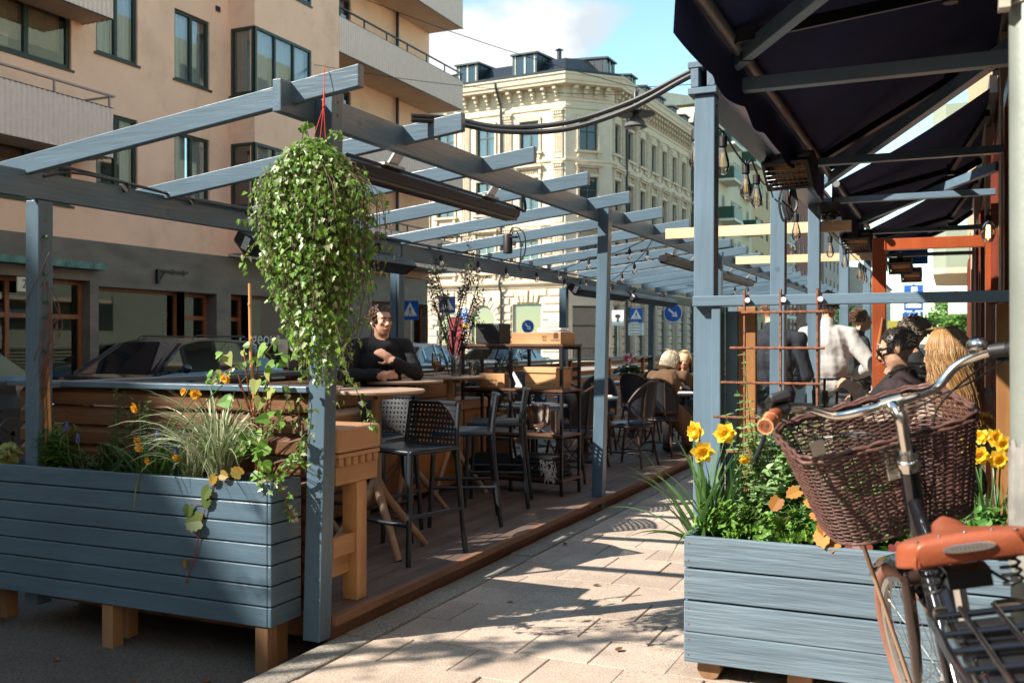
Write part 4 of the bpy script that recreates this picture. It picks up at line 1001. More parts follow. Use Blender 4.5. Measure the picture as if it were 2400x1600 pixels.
for (a0, a1, z0, z1) in ((.09,.37,1.062,1.065),(.09,.37,1.024,1.027),(.09,.093,1.027,1.062),(.367,.37,1.027,1.062),(.315,.318,1.027,1.062),(.14,.143,1.027,1.062)): b.box(a0,a1,.0285,.0295,z0,z1)
b.bar((.345,.028,1.035),(.33,.028,1.055),.003,.003); b.bar((.345,.028,1.035),(.36,.028,1.035),.003,.003)
b.build('frame_stamp', MATS['burnt_ink'], c2_)
def black_box(c, w, d, h, tilt, name, label, cat, m=BLKP, bev=.012):
    b = MB(MS @ Matrix.Translation(V(c)) @ Euler((tilt,0,0)).to_matrix().to_4x4()); b.box(-w/2,w/2,-d/2,d/2,0,h); return tag(b.build(name, m, bevel=bev, bseg=3, smooth=40), label, cat)
cs_ = black_box((.80,.15,1.401), .26, .19, .185, 0, 'speaker_case', 'black case with rounded corners on top of the shelf', 'case')
b = MB(MS)
b.box(.835,.875,.0535,.0548,1.535,1.545); b.box(.85,.862,.0535,.0548,1.515,1.519)
q = b.build('printed_mark', mat('faint_print', (.16,.16,.17), .5)); q.parent = cs_; q.matrix_parent_inverse = Matrix.Identity(4)
black_box((.53,.12,1.013), .13, .02, .15, -.35, 'tablet', 'dark grey tablet leaning between the two crates', 'tablet', mat('slate_screen', (.05,.06,.075), .3), .004)
COOL = CHROME
b = MB(); c = MS @ V((.30,.12,.628)); pr = [(.045,.0),(.055,.008),(.03,.02),(.028,.03),(.065,.045),(.085,.09),(.092,.17),(.10,.235),(.104,.238),(.098,.24),(.088,.17),(.08,.09)]
b.lathe(pr, c, 28); co_ = b.build('wine_cooler', COOL, smooth=50); tag(co_, 'polished steel wine cooler on a foot standing on the third shelf', 'wine cooler')
b = MB(); c = MS @ V((.115,.10,.628)); b.lathe([(.05,0),(.05,.20),(.046,.20),(.045,.01)], c, 24); tag(b.build('steel_cylinder', mat('brushed_steel', (.38,.30,.26), .25, .9, .1, 10), smooth=40), 'plain steel bottle holder beside the wine cooler', 'bottle holder')
# blankets and bags below
BLNK = mat('black_blanket', (.012,.012,.014), .9, 0, .3, 30, .5, 60)
b = MB(MS); 
for k in range(5): b.box(.06+.01*k,.50-.008*k,.0+.005*k,.30,.252+.036*k,.252+.036*k+.033)
bk = b.build('folded_blankets', BLNK, bevel=.014, bseg=3, smooth=60); tag(bk, 'stack of folded black blankets with white fringes on the bottom shelf', 'blanket')
b = MB(MS); r = random.Random(11)
for k in range(46): 
    a = .06+r.uniform(0,.12); z = .27+r.uniform(0,.13); b.tube(smooth_path([(a,-.005,z),(a+r.uniform(-.03,.03),-.03,z-.02+r.uniform(0,.03)),(a+r.uniform(-.05,.03),-.025,z-r.uniform(.03,.10))],3),.0022,4)
for k in range(5): b.ell((.16+.065*k,.0,.33),(.006,.004,.005),6,4)
fr_ = b.build('fringe', mat('white_fringe', (.7,.68,.64), .9)); fr_.parent = bk
b = MB(MS)
for k in range(6): b.ell((.62+.07*k,.12+.02*(k%2),.31+.03*math.sin(k*2)),(.10,.13,.085),12,8)
tag(b.build('black_bag', BLNK, smooth=180), 'heap of black bags on the left of the bottom shelf', 'bag')
# ---------------------------------------------------------------- things on the bar table
GL = glassmat('clear_glass', (.95,.97,.97), .10)
def stem_glass(p, h=.17, r_=.036, beer=False, label='', group=None):
    t = thing('beer_glass' if beer else 'wine_glass', label, 'glass', tuple(p), group)
    b = MB(); pr = [(.032,0),(.033,.004),(.006,.01),(.005,h*.36),(.018,h*.42),(r_,h*.62),(r_*.98,h*.75),(r_*.82,h)] 
    if beer: pr = [(.034,0),(.035,.005),(.008,.012),(.006,h*.18),(.02,h*.26),(r_,h*.52),(r_*1.02,h*.62),(r_*.92,h)]
    b.lathe(pr, p, 18); b.build('bowl', GL, t, smooth=60)
    if beer:
        b = MB(); b.lathe([(.0,h*.25),(.018,h*.27),(r_*.94,h*.52),(r_*.95,h*.66),(0,h*.66)], p, 18); b.build('beer', mat('beer', (.55,.22,.02), .15, trans=.5), t, smooth=60)
    return t
stem_glass(V((-4.07,7.50,1.122)), .20, .042, True, 'stemmed beer glass two thirds full on the far bar table')
b = MB(); p = V((-3.93,7.60,1.122)); b.lathe([(.043,0),(.045,.01),(.045,.15),(.035,.18),(.017,.20),(.017,.255),(.02,.258),(.02,.27)], p, 20); wc = b.build('water_carafe', GL, smooth=50); tag(wc, 'clear glass water carafe on the far bar table', 'carafe')
b = MB(); b.lathe([(0,.006),(.042,.006),(.042,.13),(0,.13)], p, 18); w2 = b.build('water', glassmat('water', (.86,.9,.9), .06)); w2.parent = wc
b = MB(); p = V((-3.83,7.72,1.122)); b.lathe([(.028,0),(.03,.005),(.033,.125)], p, 18); tag(b.build('tumbler', GL, smooth=50), 'short clear tumbler beside the water carafe', 'glass')
b = MB(); b.box(-.075,.075,-.037,.037,1.1225,1.131, Matrix.Translation(V((-4.2,7.55,0)))@Matrix.Rotation(.3,4,'Z')); tag(b.build('phone', BLKP, bevel=.004), 'black phone lying on the far bar table', 'phone')
# ---------------------------------------------------------------- bistro tables and rattan chairs
RAT = mat('brown_rattan_frame', (.040,.018,.012), .45, 0, .35, 14)
SEATB = mat('navy_seat_pad', (.02,.035,.055), .7, 0, .15, 20)
def bistro_table(x, y, h, rad, label, top=BLK):
    t = thing('bistro_table', label, 'table', (x,y,DZ), 'dining tables of the terrace')
    b = MB(); b.lathe([(rad*.95,h-.025),(rad,h-.02),(rad,h-.003),(rad-.005,h),(0,h)], (x,y,DZ), 32); b.build('tabletop', top, t, smooth=40)
    b = MB(); b.cyl((x,y,DZ+.03),(x,y,DZ+h-.025),.03,10); b.build('column', BLK, t, smooth=40)
    b = MB(); b.lathe([(.22,0),(.22,.01),(.06,.04),(.035,.06)], (x,y,DZ), 20); b.build('foot', BLK, t, smooth=40); return t
GREYT = mat('grey_marble_top', (.22,.26,.28), .3, 0, .2, 5)
bistro_table(-3.72,10.35,.70,.36,'grey round dining table laid with glasses between the rattan chairs',GREYT)
bistro_table(-2.98,11.85,.69,.36,'black round dining table between the two women')
bistro_table(-4.08,13.2,.74,.36,'brown wooden dining table with a cyclamen by the fence',SHW)
bistro_table(-3.75,8.9,.70,.34,'grey round dining table behind the shelf unit',GREYT)
bistro_table(-3.6,15.6,.70,.36,'empty grey dining table farthest down the terrace',GREYT)
def rattan_chair():
    t = thing('rattan_chair', '', 'chair', (0,0,0), 'dark rattan bistro chairs', world=False)
    b = MB(); b.lathe([(.205,.435),(.215,.445),(.215,.462),(.20,.47),(0,.472)], (0,0,0), 24); b.build('seat', SEATB, t, smooth=40)
    b = MB(); n = 14; 
    pts = []
    for i in range(n+1):
        a = R(200)+R(140)*i/n  # back at +y
        a = R(20)+R(140)*i/n
        s = (i/n-.5)*2; top = .90-.22*abs(s)**2.6; x, y = .225*math.cos(a), .225*math.sin(a)
        pts.append(((x,y,.52),(x*1.05,y*1.05+.06*(1-abs(s)),top)))
    m = 6
    for i in range(n):
        for j in range(m):
            P = lambda k, q: V(pts[k][0]).lerp(V(pts[k][1]), q/m); b.add([P(i,j),P(i+1,j),P(i+1,j+1),P(i,j+1)], [(0,1,2,3)])
    b.build('backrest', RATTAN_D, t, smooth=180)
    b = MB(); b.tube([V(p[1]) for p in pts],.014,8); b.tube([V(p[0]) for p in pts],.009,6)
    for i in (0,4,10,14): b.tube([V(pts[i][0])-V((0,0,.08)),V(pts[i][1])],.010,6)
    b.tube([(.215*math.cos(2*math.pi*k/20),.215*math.sin(2*math.pi*k/20),.425) for k in range(20)],.013,6,closed=True); b.build('frame', RAT, t, smooth=60)
    for sx in (-1,1):
        for sy in (-1,1):
            b = MB(); b.tube([(sx*.15,sy*.15,.43),(sx*.20,sy*.22,.0)],[.015,.013],8); b.build('leg', RAT, t, smooth=60)
    b = MB(); 
    for sx in (-1,1): b.tube([(sx*.185,-.185,.15),(sx*.185,.185,.15)],.008,6); b.tube(smooth_path([(sx*.15,-.15,.36),(sx*.19,0,.18),(sx*.15,.15,.36)],5),.007,6)
    b.tube([(-.185,0,.15),(.185,0,.15)],.008,6); b.build('stretcher', RAT, t, smooth=60)
    return t
c0 = rattan_chair(); first = True
for (x, y, rz, lab) in ((-3.10,10.05,-100,'dark rattan chair in side view nearest the pavement, facing left'),(-3.04,11.05,175,'dark rattan chair under the woman in the tan coat'),(-3.12,12.65,0,'dark rattan chair under the blonde woman facing the camera'),(-3.55,9.72,160,'dark rattan chair with rounded back just right of the shelf'),(-4.2,10.0,60,'dark rattan chair against the street-side fence by the laid table'),(-3.85,11.1,10,'dark rattan chair behind the laid grey table'),(-3.75,12.5,170,'dark rattan chair in front of the cyclamen table'),(-4.15,8.75,80,'dark rattan chair behind the shelf at the fence'),(-3.3,8.75,-90,'dark rattan chair behind the right end of the shelf'),(-4.0,14.0,0,'dark rattan chair beyond the cyclamen table')):
    if first: c0.location = (x,y,DZ); c0.rotation_euler.z = R(rz); c0['label'] = lab; first = False
    else: dup(c0, (x,y,DZ), R(rz), lab)
for i, (x, y, zt) in enumerate(((-3.85,10.22,.807),(-3.78,10.12,.807),(-3.60,10.2,.807),(-3.70,8.75,.807),(-3.62,8.85,.807),(-4.0,13.05,.847),(-3.95,13.15,.847))):
    stem_glass(V((x,y,zt)), .16, .034, False, ['wine glass on the laid grey table','wine glass on the table behind the shelf','wine glass beside the cyclamen'][0 if i < 3 else 1 if i < 5 else 2], 'wine glasses on the dining tables')
for (x, y, zt, lab) in ((-3.50,10.30,.807,'folded napkin on the laid grey table'),(-3.82,8.85,.807,'folded napkins on the table behind the shelf'),(-2.92,11.62,.797,'white plate on the table of the two women')):
    b = MB(); b.box(-.10,.10,-.07,.07,zt,zt+.025, Matrix.Translation(V((x,y,0)))@Matrix.Rotation(.4,4,'Z')); tag(b.build('plate' if 'plate' in lab else 'folded_napkin', NAP, bevel=.008, bseg=2), lab, 'plate' if 'plate' in lab else 'napkin')
# litter-free far things by the street: bollard planter bins seen over the fence
b = MB(); b.lathe([(.17,0),(.2,.62),(.22,.64),(.22,.70),(.12,.74)], (-9.2,24.5,.1), 16); tag(b.build('litter_bin', BLKP, smooth=40), 'black litter bin across the street seen over the fence', 'bin')
# ================================================================ buildings behind the camera (they shade the terrace and face the street)
b = MB(); b.box(-34,-16.5,-46,1.9,-.1,15.75); 
for k in range(9):
    for j in range(4):
        y = -44+k*4.6; z = 1.2+3.5*j; b.box(-16.5,-16.45,y,y+1.6,z,z+1.9)
tag(b.build('apartment_block', mat('block_render', (.60,.48,.36), .9, 0, .06, 1)), 'rendered apartment block behind the camera that shades the terrace', 'building')
b = MB(); b.box(6.5,18,-40,1.0,-.1,17); tag(b.build('town_house', mat('sunlit_house', (.66,.55,.42), .9, 0, .06, 1)), 'ochre house on the restaurant side behind the camera', 'building')
# ---------------------------------------------------------------- restaurant building on the right
XW = .34
rb_ = thing('restaurant_building', 'restaurant building with dark shop front above and beside the terrace on the right', 'building', (XW,10,0))
b = MB(); b.box(XW,12,1.6,23.4,3.5,7.6); b.build('wall', mat('ochre_upper_wall', (.66,.42,.25), .9, 0, .06, 1.2), rb_)
b = MB(); b.box(XW+.03,11.9,1.65,23.3,-.1,3.48); b.build('shop_front', mat('dark_shopfront', (.022,.02,.022), .5), rb_)
FR_ = woodmat('mahogany', (.16,.03,.018), (.25,.055,.03), 2, .35, 8, .15)
for yy in (5.2,7.4,10.4,12.6,15,17.4,20):
    f = MB(); f.box(XW-.04,XW+.028,yy,yy+.1,0,2.95).box(XW-.04,XW+.028,yy+1.5,yy+1.6,0,2.95).box(XW-.04,XW+.028,yy+.1,yy+1.5,2.85,2.95).box(XW-.04,XW+.028,yy+.1,yy+1.5,0,.6); w_ = f.build('window', FR_, rb_)
    g = MB(); g.quad((XW,yy+.1,.6),(XW,yy+1.5,.6),(XW,yy+1.5,2.85),(XW,yy+.1,2.85)); g.build('pane', WINP, w_)
for yy in (6.9,9.9,14.5,16.9):
    f = MB(); f.box(XW-.05,XW+.029,yy,yy+.3,0,3.4); f.build('pilaster', mat('light_stone_pilaster', (.55,.42,.32), .8), rb_)
# wall lamp that is lit
for yy, lab in ((7.95,'lit amber wall lamp on the dark restaurant front'),):
    t = thing('wall_lamp', lab, 'lamp', (.27,yy,2.2))
    b = MB(); b.tube([(XW,yy,2.36),(.25,yy,2.38),(.25,yy,2.33)],.008,6); b.lathe([(.02,.02),(.022,-.02)],(.25,yy,2.32),10); b.build('lamp_arm', BLK, t)
    b = MB(); b.lathe([(.02,-.02),(.045,-.06),(.05,-.12),(.03,-.17),(.0,-.18)],(.25,yy,2.32),12); b.build('lamp_glass', BULB, t, smooth=180)
    b = MB()
    for k in range(4): a = k*1.57; b.tube([(.25+.008*math.cos(a),yy+.008*math.sin(a),2.27),(.25+.012*math.cos(a),yy+.012*math.sin(a),2.18)],.003,4)
    b.build('filament', mat('lit_filament', (.9,.5,.1), .4, emit=(1,.5,.12), es=14), t)
# ---------------------------------------------------------------- right pergola frame
rp = thing('pergola', 'blue-grey timber frame of the restaurant terrace carrying awnings and heaters', 'pergola', (-1.08,9,0))
PYS = [4.69,6.86,8.78,11.4,14.65,17.6]
for i, yy in enumerate(PYS): post(-1.08, yy, .0, 2.598, .0+.01, .098, rp, PZ_)
def hbeam(y0, y1):
    b = MB(); X = -1.075
    b.box(X-.072,X+.072,y0,y1,2.725,2.755).box(X-.058,X-.020,y0+.004,y1,2.632,2.723).box(X+.020,X+.058,y0+.004,y1,2.632,2.723).box(X-.072,X+.066,y0+.002,y1,2.60,2.63)
    b.build('beam', PY_, rp, bevel=.003)
hbeam(4.62,6.98); hbeam(7.0,12.0); hbeam(11.36+.66,18)
for yy in PYS[:5]:
    b = MB(); b.box(-1.0,.33,yy-.03,yy+.03,2.60,2.664 if yy < 5 else 2.65); b.build('cross_bar', PX_, rp, bevel=.003)
for (xa, ya, xb, yb) in ((-1.0,4.70,.32,2.5),(-.98,8.42,.32,4.55),(-1.0,11.3,.32,8.0)):
    b = MB(); b.bar((xa,ya,2.705),(xb,yb,2.705),.05,.07); b.build('brace', PX_, rp, bevel=.004)
b = MB()
d_ = (V((.32,2.5,2.705))-V((-1.0,4.70,2.705))).normalized()
for t in (.16,.34):
    p = V((-1.0,4.70,2.705))+d_*t; n = V((-d_.y,d_.x,0))
    b.tube([p+n*.028+V((0,0,.038)), p+n*.028-V((0,0,.038)), p-n*.028-V((0,0,.038)), p-n*.028+V((0,0,.038))], .005, 5, closed=True)
b.build('cable_tie', CABLE, rp)
# ---------------------------------------------------------------- awnings
NAVY = mat('navy_awning', (.010,.018,.085), .85, 0, .25, 3, .2, 200)
ALU = mat('dull_aluminium', (.25,.25,.25), .45, .6, .1, 12)
def awning(y0, y1, label, zf=2.75, xf=-.87):
    t = thing('awning', label, 'awning', (.3,(y0+y1)/2,3.4), 'navy folding-arm awnings')
    xb, zb = .30, 3.42
    b = MB(); n = 10; m_ = 24
    def P(i, j):
        s = i/n; y = y0+(y1-y0)*j/m_; sg = -.035*math.sin(math.pi*s)*(1+.25*math.sin(j*.8))
        return V((xf+(xb-xf)*s, y, zf+(zb-zf)*s+sg))
    g = [[P(i, j) for j in range(m_+1)] for i in range(n+1)]
    for i in range(n):
        for j in range(m_): b.add([g[i][j],g[i+1][j],g[i+1][j+1],g[i][j+1]], [(0,1,2,3)])
        
    b.build('canopy', NAVY, t, smooth=180)
    v = MB(); N_ = int((y1-y0)/.035)
    for k in range(N_):
        ya, yb = y0+(y1-y0)*k/N_, y0+(y1-y0)*(k+1)/N_
        def bot(y): return zf-.215-.03*abs(math.sin(math.pi*(y-y0)/.62))
        wv = lambda y: xf-.035+.012*math.sin(y*7)
        v.quad((xf-.03,ya,zf+.02),(xf-.03,yb,zf+.02),(wv(yb),yb,bot(yb)),(wv(ya),ya,bot(ya)))
    v.build('valance', NAVY, t, smooth=180)
    b = MB(); b.tube([(xf+.005,y0-.02,zf-.02),(xf+.005,y1+.02,zf-.02)],.028,12); b.build('front_bar', ALU, t, smooth=40)
    b = MB(); b.box(xb-.02,xb+.035,y0,y1,zb-.05,zb+.09); b.build('cassette', BLK, t)
    for ya, s in ((y0+.5,1),(y1-.5,-1)):
        b = MB(); e = V((.0,ya+s*.95,3.02)); b.bar((xb-.02,ya,zb-.1),e,.04,.06); b.bar(e,(xf+.03,ya+s*.25,zf-.03),.04,.05); b.cyl(e-V((0,0,.05)),e+V((0,0,.05)),.035,8); b.build('folding_arm', BLK, t)
awning(3.47,8.02,'large navy awning nearest the camera over the restaurant terrace')
awning(8.55,11.9,'navy awning in the middle of the row over the terrace')
awning(12.3,16.4,'farthest navy awning beyond the red door frame')
# ---------------------------------------------------------------- patio heaters under the right beam
HREF = mat('heater_reflector', (.55,.33,.17), .22, .9, .35, 3)
def patio_heater(c, rz, tilt, label, s=1.0):
    t = thing('patio_heater', label, 'heater', c, 'electric heaters under the restaurant beam', world=True)
    Mh = Matrix.Translation(V(c)) @ Euler((0,tilt,rz)).to_matrix().to_4x4() @ Matrix.Scale(s,4)
    # local: x points out of the reflector, y along the length
    b = MB(Mh); n = 9; w = .23
    prof = [(-.12+.12*math.cos(a),.155*math.sin(a)) for a in [math.pi/2+math.pi*k/n for k in range(n+1)]]
    for i in range(n):
        p, q = prof[i], prof[i+1]; b.quad((p[0]-.03,-w,p[1]),(q[0]-.03,-w,q[1]),(q[0]-.03,w,q[1]),(p[0]-.03,w,p[1]))
    for sgn in (-1,1):
        b.add([(p[0]-.03,sgn*w,p[1]) for p in prof]+[(.02,sgn*w,-.155),(.02,sgn*w,.155)], [tuple(range(n+3))])
    b.box(-.02,.03,-w,w,.13,.165).box(-.02,.03,-w,w,-.165,-.13).box(-.02,.031,-w-.012,-w+.03,-.164,.164).box(-.02,.031,w-.03,w+.012,-.164,.164)
    b.box(-.20,-.12,-.05,.05,.05,.19)
    b.build('housing', BLKP, t, bevel=.004)
    r_ = MB(Mh); m_ = 12; pr = [(-.10*math.cos(a)-.0,.125*math.sin(a)) for a in [-math.pi/2+math.pi*k/m_ for k in range(m_+1)]]
    for i in range(m_):
        p, q = pr[i], pr[i+1]; r_.quad((p[0],-w+.03,p[1]),(q[0],-w+.03,q[1]),(q[0],w-.03,q[1]),(p[0],w-.03,p[1]))
    r_.build('reflector', HREF, t, smooth=180)
    q = MB(Mh)
    for z in (-.035,.035): q.cyl((-.03,-w+.03,z),(-.03,w-.03,z),.011,8)
    q.build('heating_tube', mat('quartz_tube', (.45,.25,.12), .3), t, smooth=40)
    g = MB(Mh); 
    for k in range(9): g.tube([(.015+.03*math.sin(math.pi*(j/8)),-w+.03+(2*w-.06)*k/8,-.13+.26*j/8) for j in range(9)],.0025,4)
    for k in range(6): z = -.12+.048*k; g.tube([(.017+.03*math.sin(math.pi*((z+.13)/.26)),-w+.02,z),(.017+.03*math.sin(math.pi*((z+.13)/.26)),w-.02,z)],.0025,4)
    g.build('guard', STEEL, t)
    h = MB(Mh); h.box(-.26,-.14,-.03,.03,.19,.215); h.box(-.30,-.255,-.025,.025,.16,.26); h.build('bracket', STEEL, t)
    return t
patio_heater((-.93,6.32,2.47), R(-100), R(38), 'large black electric heater with copper reflector under the near end of the beam', .62)
patio_heater((-.93,11.2,2.47), R(-100), R(38), 'black electric heater above the red door post', .62)
patio_heater((-.62,14.2,2.42), R(-95), R(38), 'small-looking black heater beyond the red door post', .62)
patio_heater((-.55,16.2,2.42), R(-95), R(38), 'farthest black heater at the end of the restaurant beam', .62)
b = MB()
r = random.Random(2)
for k in range(7): o = r.uniform(-.03,.03); b.tube(smooth_path([(-1.0+o*.4,6.75,2.52),(-1.02+o,6.72,2.36),(-.99+o,6.72,2.22+r.uniform(0,.06)),(-.96+o,6.74,2.34),(-.97,6.77,2.5)]),.008,6)
tag(b.build('cable', CABLE), 'coil of black cable hanging below the large patio heater', 'cable')
t = thing('dome_camera', 'smoked dome of a security camera under the restaurant beam', 'camera', (-.93,8.60,2.52))
b = MB(); b.lathe([(.085,.0),(.09,.03),(.085,.085),(.03,.09)],(-.93,8.60,2.50),16); b.build('base', BLKP, t, smooth=40)
b = MB(); b.lathe([(0,-.075),(.04,-.066),(.065,-.04),(.075,0)],(-.93,8.60,2.50),16); b.build('dome', mat('smoked_dome', (.02,.02,.022), .08), t, smooth=180)
# big filament bulbs
def big_string(label, pts, spots):
    t = thing('string_lights', label, 'string lights', pts[0])
    b = MB(); b.tube(smooth_path(pts,6),.0055,6); b.build('cable', CABLE, t)
    for p in spots: bulb(V(p)-V((0,0,.02)), t, 'pear')
big_string('string of large pear-shaped filament bulbs under the near restaurant beam', [(-1.14,4.80,2.62),(-1.17,4.86,2.50),(-1.12,4.95,2.53),(-1.09,5.15,2.52),(-1.085,5.45,2.47),(-1.08,5.73,2.445),(-1.08,5.9,2.50),(-1.08,6.07,2.455),(-1.08,6.3,2.42),(-1.09,6.6,2.44),(-1.1,6.8,2.40)], [(-1.17,4.88,2.51),(-1.09,5.15,2.52),(-1.08,5.73,2.47),(-1.08,6.07,2.46),(-1.08,7.75,2.42)])
big_string('string of large filament bulbs hanging beyond the middle blue posts', [(-1.05,8.7,2.5),(-1.04,9.6,2.44),(-1.04,10.4,2.43),(-1.03,11.3,2.42),(-1.0,12.6,2.38),(-.98,13.5,2.36),(-.95,14.4,2.38)], [(-1.04,9.7,2.44),(-1.03,11.0,2.43),(-1.0,12.5,2.39),(-.99,12.75,2.38),(-.98,13.0,2.37),(-.96,14.0,2.37)])
# ---------------------------------------------------------------- red door frame
df_ = thing('door_frame', 'red-brown varnished door frame with wooden pull handle on the terrace', 'door', (-.2,9,0))
REDW = woodmat('red_varnish', (.30,.055,.018), (.42,.095,.03), 2, .3, 7, .12)
b = MB(); b.box(-.615,-.505,8.95,9.05,.0,2.31); b.build('post', REDW, df_, bevel=.006)
b = MB(); b.box(-.504,.262,8.96,9.04,2.205,2.30); b.build('header', REDW, df_, bevel=.004)
b = MB(); b.box(.263,.335,8.95,9.05,0,2.31); b.build('jamb', REDW, df_, bevel=.004)
b = MB(); b.prism([(-.585,1.28),(-.565,1.30),(-.52,1.62),(-.535,1.63),(-.575,1.40)], -.01, .03, Matrix.Translation(V((0,8.94,0))) @ Euler((R(90),0,0)).to_matrix().to_4x4()); b.build('pull_handle', woodmat('handle_wood', (.42,.15,.05), (.55,.22,.08), 2, .35, 8), df_, bevel=.006)
b = MB(); b.tube([(-.56,8.93,1.40),(-.56,8.88,1.40),(-.51,8.87,1.37)],.012,8); b.build('lever', STEEL, df_)
b = MB(); b.box(-.49,-.40,8.93,8.945,1.45,1.60); tag(b.build('notice', mat('yellow_notice', (.42,.36,.05), .6)), 'small yellow notice beside the red door post', 'sign')
# ---------------------------------------------------------------- glass screen with rebar trellis
gs = thing('glass_screen', 'framed glass windscreen at the near end of the restaurant terrace', 'screen', (-.4,4.68,0))
b = MB(); b.box(-1.115,.33,4.585,4.638,1.588,1.636); b.build('top_rail', PX_, gs, bevel=.004)
b = MB(); b.box(-1.028,-.985,4.60,4.70,.1,1.587); b.build('frame_post', PZ_, gs, bevel=.004)
b = MB(); b.box(-.983,-.925,4.70,4.76,.1,1.586); b.build('frame_post', PZ_, gs)
b = MB(); b.box(-.923,-.84,4.70,4.745,.05,1.586); b.build('wood_post', woodmat('honey_wood', (.22,.09,.03), (.38,.18,.06), 2, .45, 6, .2), gs, bevel=.004)
b = MB(); b.box(.18,.255,4.70,4.745,.05,1.586); b.build('wood_post', MATS['honey_wood'], gs, bevel=.004)
b = MB(); b.box(.256,.30,4.66,4.72,.1,1.586); b.build('frame_post', PZ_, gs)
b = MB(); b.box(-.838,.178,4.715,4.721,.1,1.58); b.build('pane', glassmat('screen_glass', (.94,.97,.96), .015), gs)
tr = thing('rebar_trellis', 'rusty steel rebar trellis fixed to the rail of the glass screen', 'trellis', (-.7,4.57,.6))
b = MB()
from_u = [(-.868,),(-.706,),(-.545,)]
for (x,) in from_u:
    b.tube([(x,4.573,.62+.02*k) for k in range(53)],[.0055+.0011*(k%2) for k in range(53)],6)
for z, xa, xb in ((1.555,-.882,-.516),(1.392,-.935,-.512),(1.232,-.975,-.52),(1.072,-1.01,-.80),(.912,-.95,-.62)):
    n = int((xb-xa)/.018); b.tube([(xa+(xb-xa)*k/n,4.562,z) for k in range(n+1)],[.0055+.0011*(k%2) for k in range(n+1)],6)
b.build('rebar', RUST, tr)
b = MB()
for (x,) in from_u: b.cyl((x+.014,4.584,1.612),(x+.014,4.566,1.612),.012,12)
b.build('washer', mat('white_washer', (.75,.75,.72), .4), tr)
# ---------------------------------------------------------------- right planter
pr_ = thing('planter_box', 'weathered light blue planter box of wide boards in front of the glass screen', 'planter', (-.35,4.3,0))
x0, x1, y0, y1 = -1.025, .9, 4.09, 4.53
zb = [(.078,.186),(.189,.322),(.327,.445),(.452,.535),(.540,.612)]
zb = [(.078,.203),(.206,.333),(.341,.468),(.476,.606)]
r = random.Random(4)
for i, (za, zz) in enumerate(zb):
    b = MB(); t = [(0,.004,-.003,0),(.002,-.003,.004,-.002),(0,.002,-.004,.005),(0,0,0,0)][i]
    vs = [(x0,y0-.026,za),(x1,y0-.026,za+t[0]),(x1,y0,za+t[0]),(x0,y0,za),(x0,y0-.026,zz),(x1,y0-.026,zz+t[1]),(x1,y0,zz+t[1]),(x0,y0,zz)]
    b.add(vs, [(3,2,1,0),(4,5,6,7),(0,1,5,4),(1,2,6,5),(2,3,7,6),(3,0,4,7)]); b.build('front_board', PR_, pr_, bevel=.005)
b = MB()
for za, zz in zb: b.box(x0,x0+.026,y0+.001,y1,za,zz)
b.build('end_board', PY_, pr_, bevel=.004)
b = MB(); b.box(x0+.027,x1,y1-.026,y1,.08,.60).box(x0+.027,x1,y0+.001,y1-.027,.08,.11); b.build('back_board', PX_, pr_)
b = MB(); b.box(x0+.028,x1-.01,y0+.002,y1-.028,.112,.545)
for _ in range(160): b.ell((r.uniform(x0+.05,.4),r.uniform(y0+.02,y1-.05),.545),(r.uniform(.01,.03),r.uniform(.01,.025),r.uniform(.006,.018)),6,4)
b.build('soil', SOIL, pr_)
for xx in (-.93,-.56,-.1,.4):
    b = MB(); pts = [(-.045,.075),(-.05,.04),(-.035,.01),(-.01,.0),(.012,.0),(.036,.01),(.05,.04),(.045,.075)]
    b.prism(pts, -.44, -.02, Matrix.Translation(V((xx,y0,0))) @ Euler((R(90),0,0)).to_matrix().to_4x4()); b.build('foot', MATS['leg_wood'], pr_, bevel=.004)
b = MB()
for za, zz in zb:
    for z in (za+.03,zz-.03):
        for x in (x0+.02,): b.cyl((x,y0-.0275,z),(x,y0-.025,z),.0038,6)
b.build('nail_head', RUST, pr_)
# ---------------------------------------------------------------- steel pole at the right edge
pl_ = thing('sign_pole', 'pale galvanised steel pole with a clamp and torn stickers at the right edge', 'pole', (.15,2.42,0))
GALV = mat('pale_galvanised', (.25,.275,.245), .5, .35, .14, 5, .1, 40, dirt=.3)
b = MB(); b.cyl((.165,2.42,0),(.155,2.42,3.4),.042,24); b.build('shaft', GALV, pl_, smooth=40)
b = MB(); b.lathe([(.043,-.012),(.047,-.01),(.047,.03),(.043,.032)],(.157,2.42,2.165),24); b.box(.095,.118,2.36,2.40,2.14,2.20); b.lathe([(.0,-.02),(.02,-.018),(.022,.0),(.015,.02),(0,.024)],(.10,2.37,2.185),10); b.build('clamp', mat('clamp_zinc', (.55,.52,.42), .45, .3), pl_, smooth=40)
b = MB(); n = 16
for k in range(n):
    a0 = R(170)+R(150)*k/n; a1 = R(170)+R(150)*(k+1)/n; rr = .0432+.003*abs(math.sin(k*1.3)); r2 = .0432+.003*abs(math.sin((k+1)*1.3))
    z0, z1 = .93+.006*math.sin(k*2.1), 1.20+.012*math.sin(k*1.7)
    b.quad((.162+rr*math.cos(a0),2.42+rr*math.sin(a0),z0),(.162+r2*math.cos(a1),2.42+r2*math.sin(a1),.93+.006*math.sin((k+1)*2.1)),(.162+r2*math.cos(a1),2.42+r2*math.sin(a1),1.20+.012*math.sin((k+1)*1.7)),(.162+rr*math.cos(a0),2.42+rr*math.sin(a0),z1))
b.build('sticker', mat('torn_sticker', (.22,.21,.19), .8, 0, .3, 18), pl_)
b = MB(); b.box(-16.4,6.4,-30,-22,-.1,16); tag(b.build('town_house', mat('occluder_house', (.5,.42,.34), .9, 0, .06, 1)), 'unseen house added behind the camera to keep sky light off the terrace', 'building')  # added out of view: blocks low sky so shaded faces stay darker
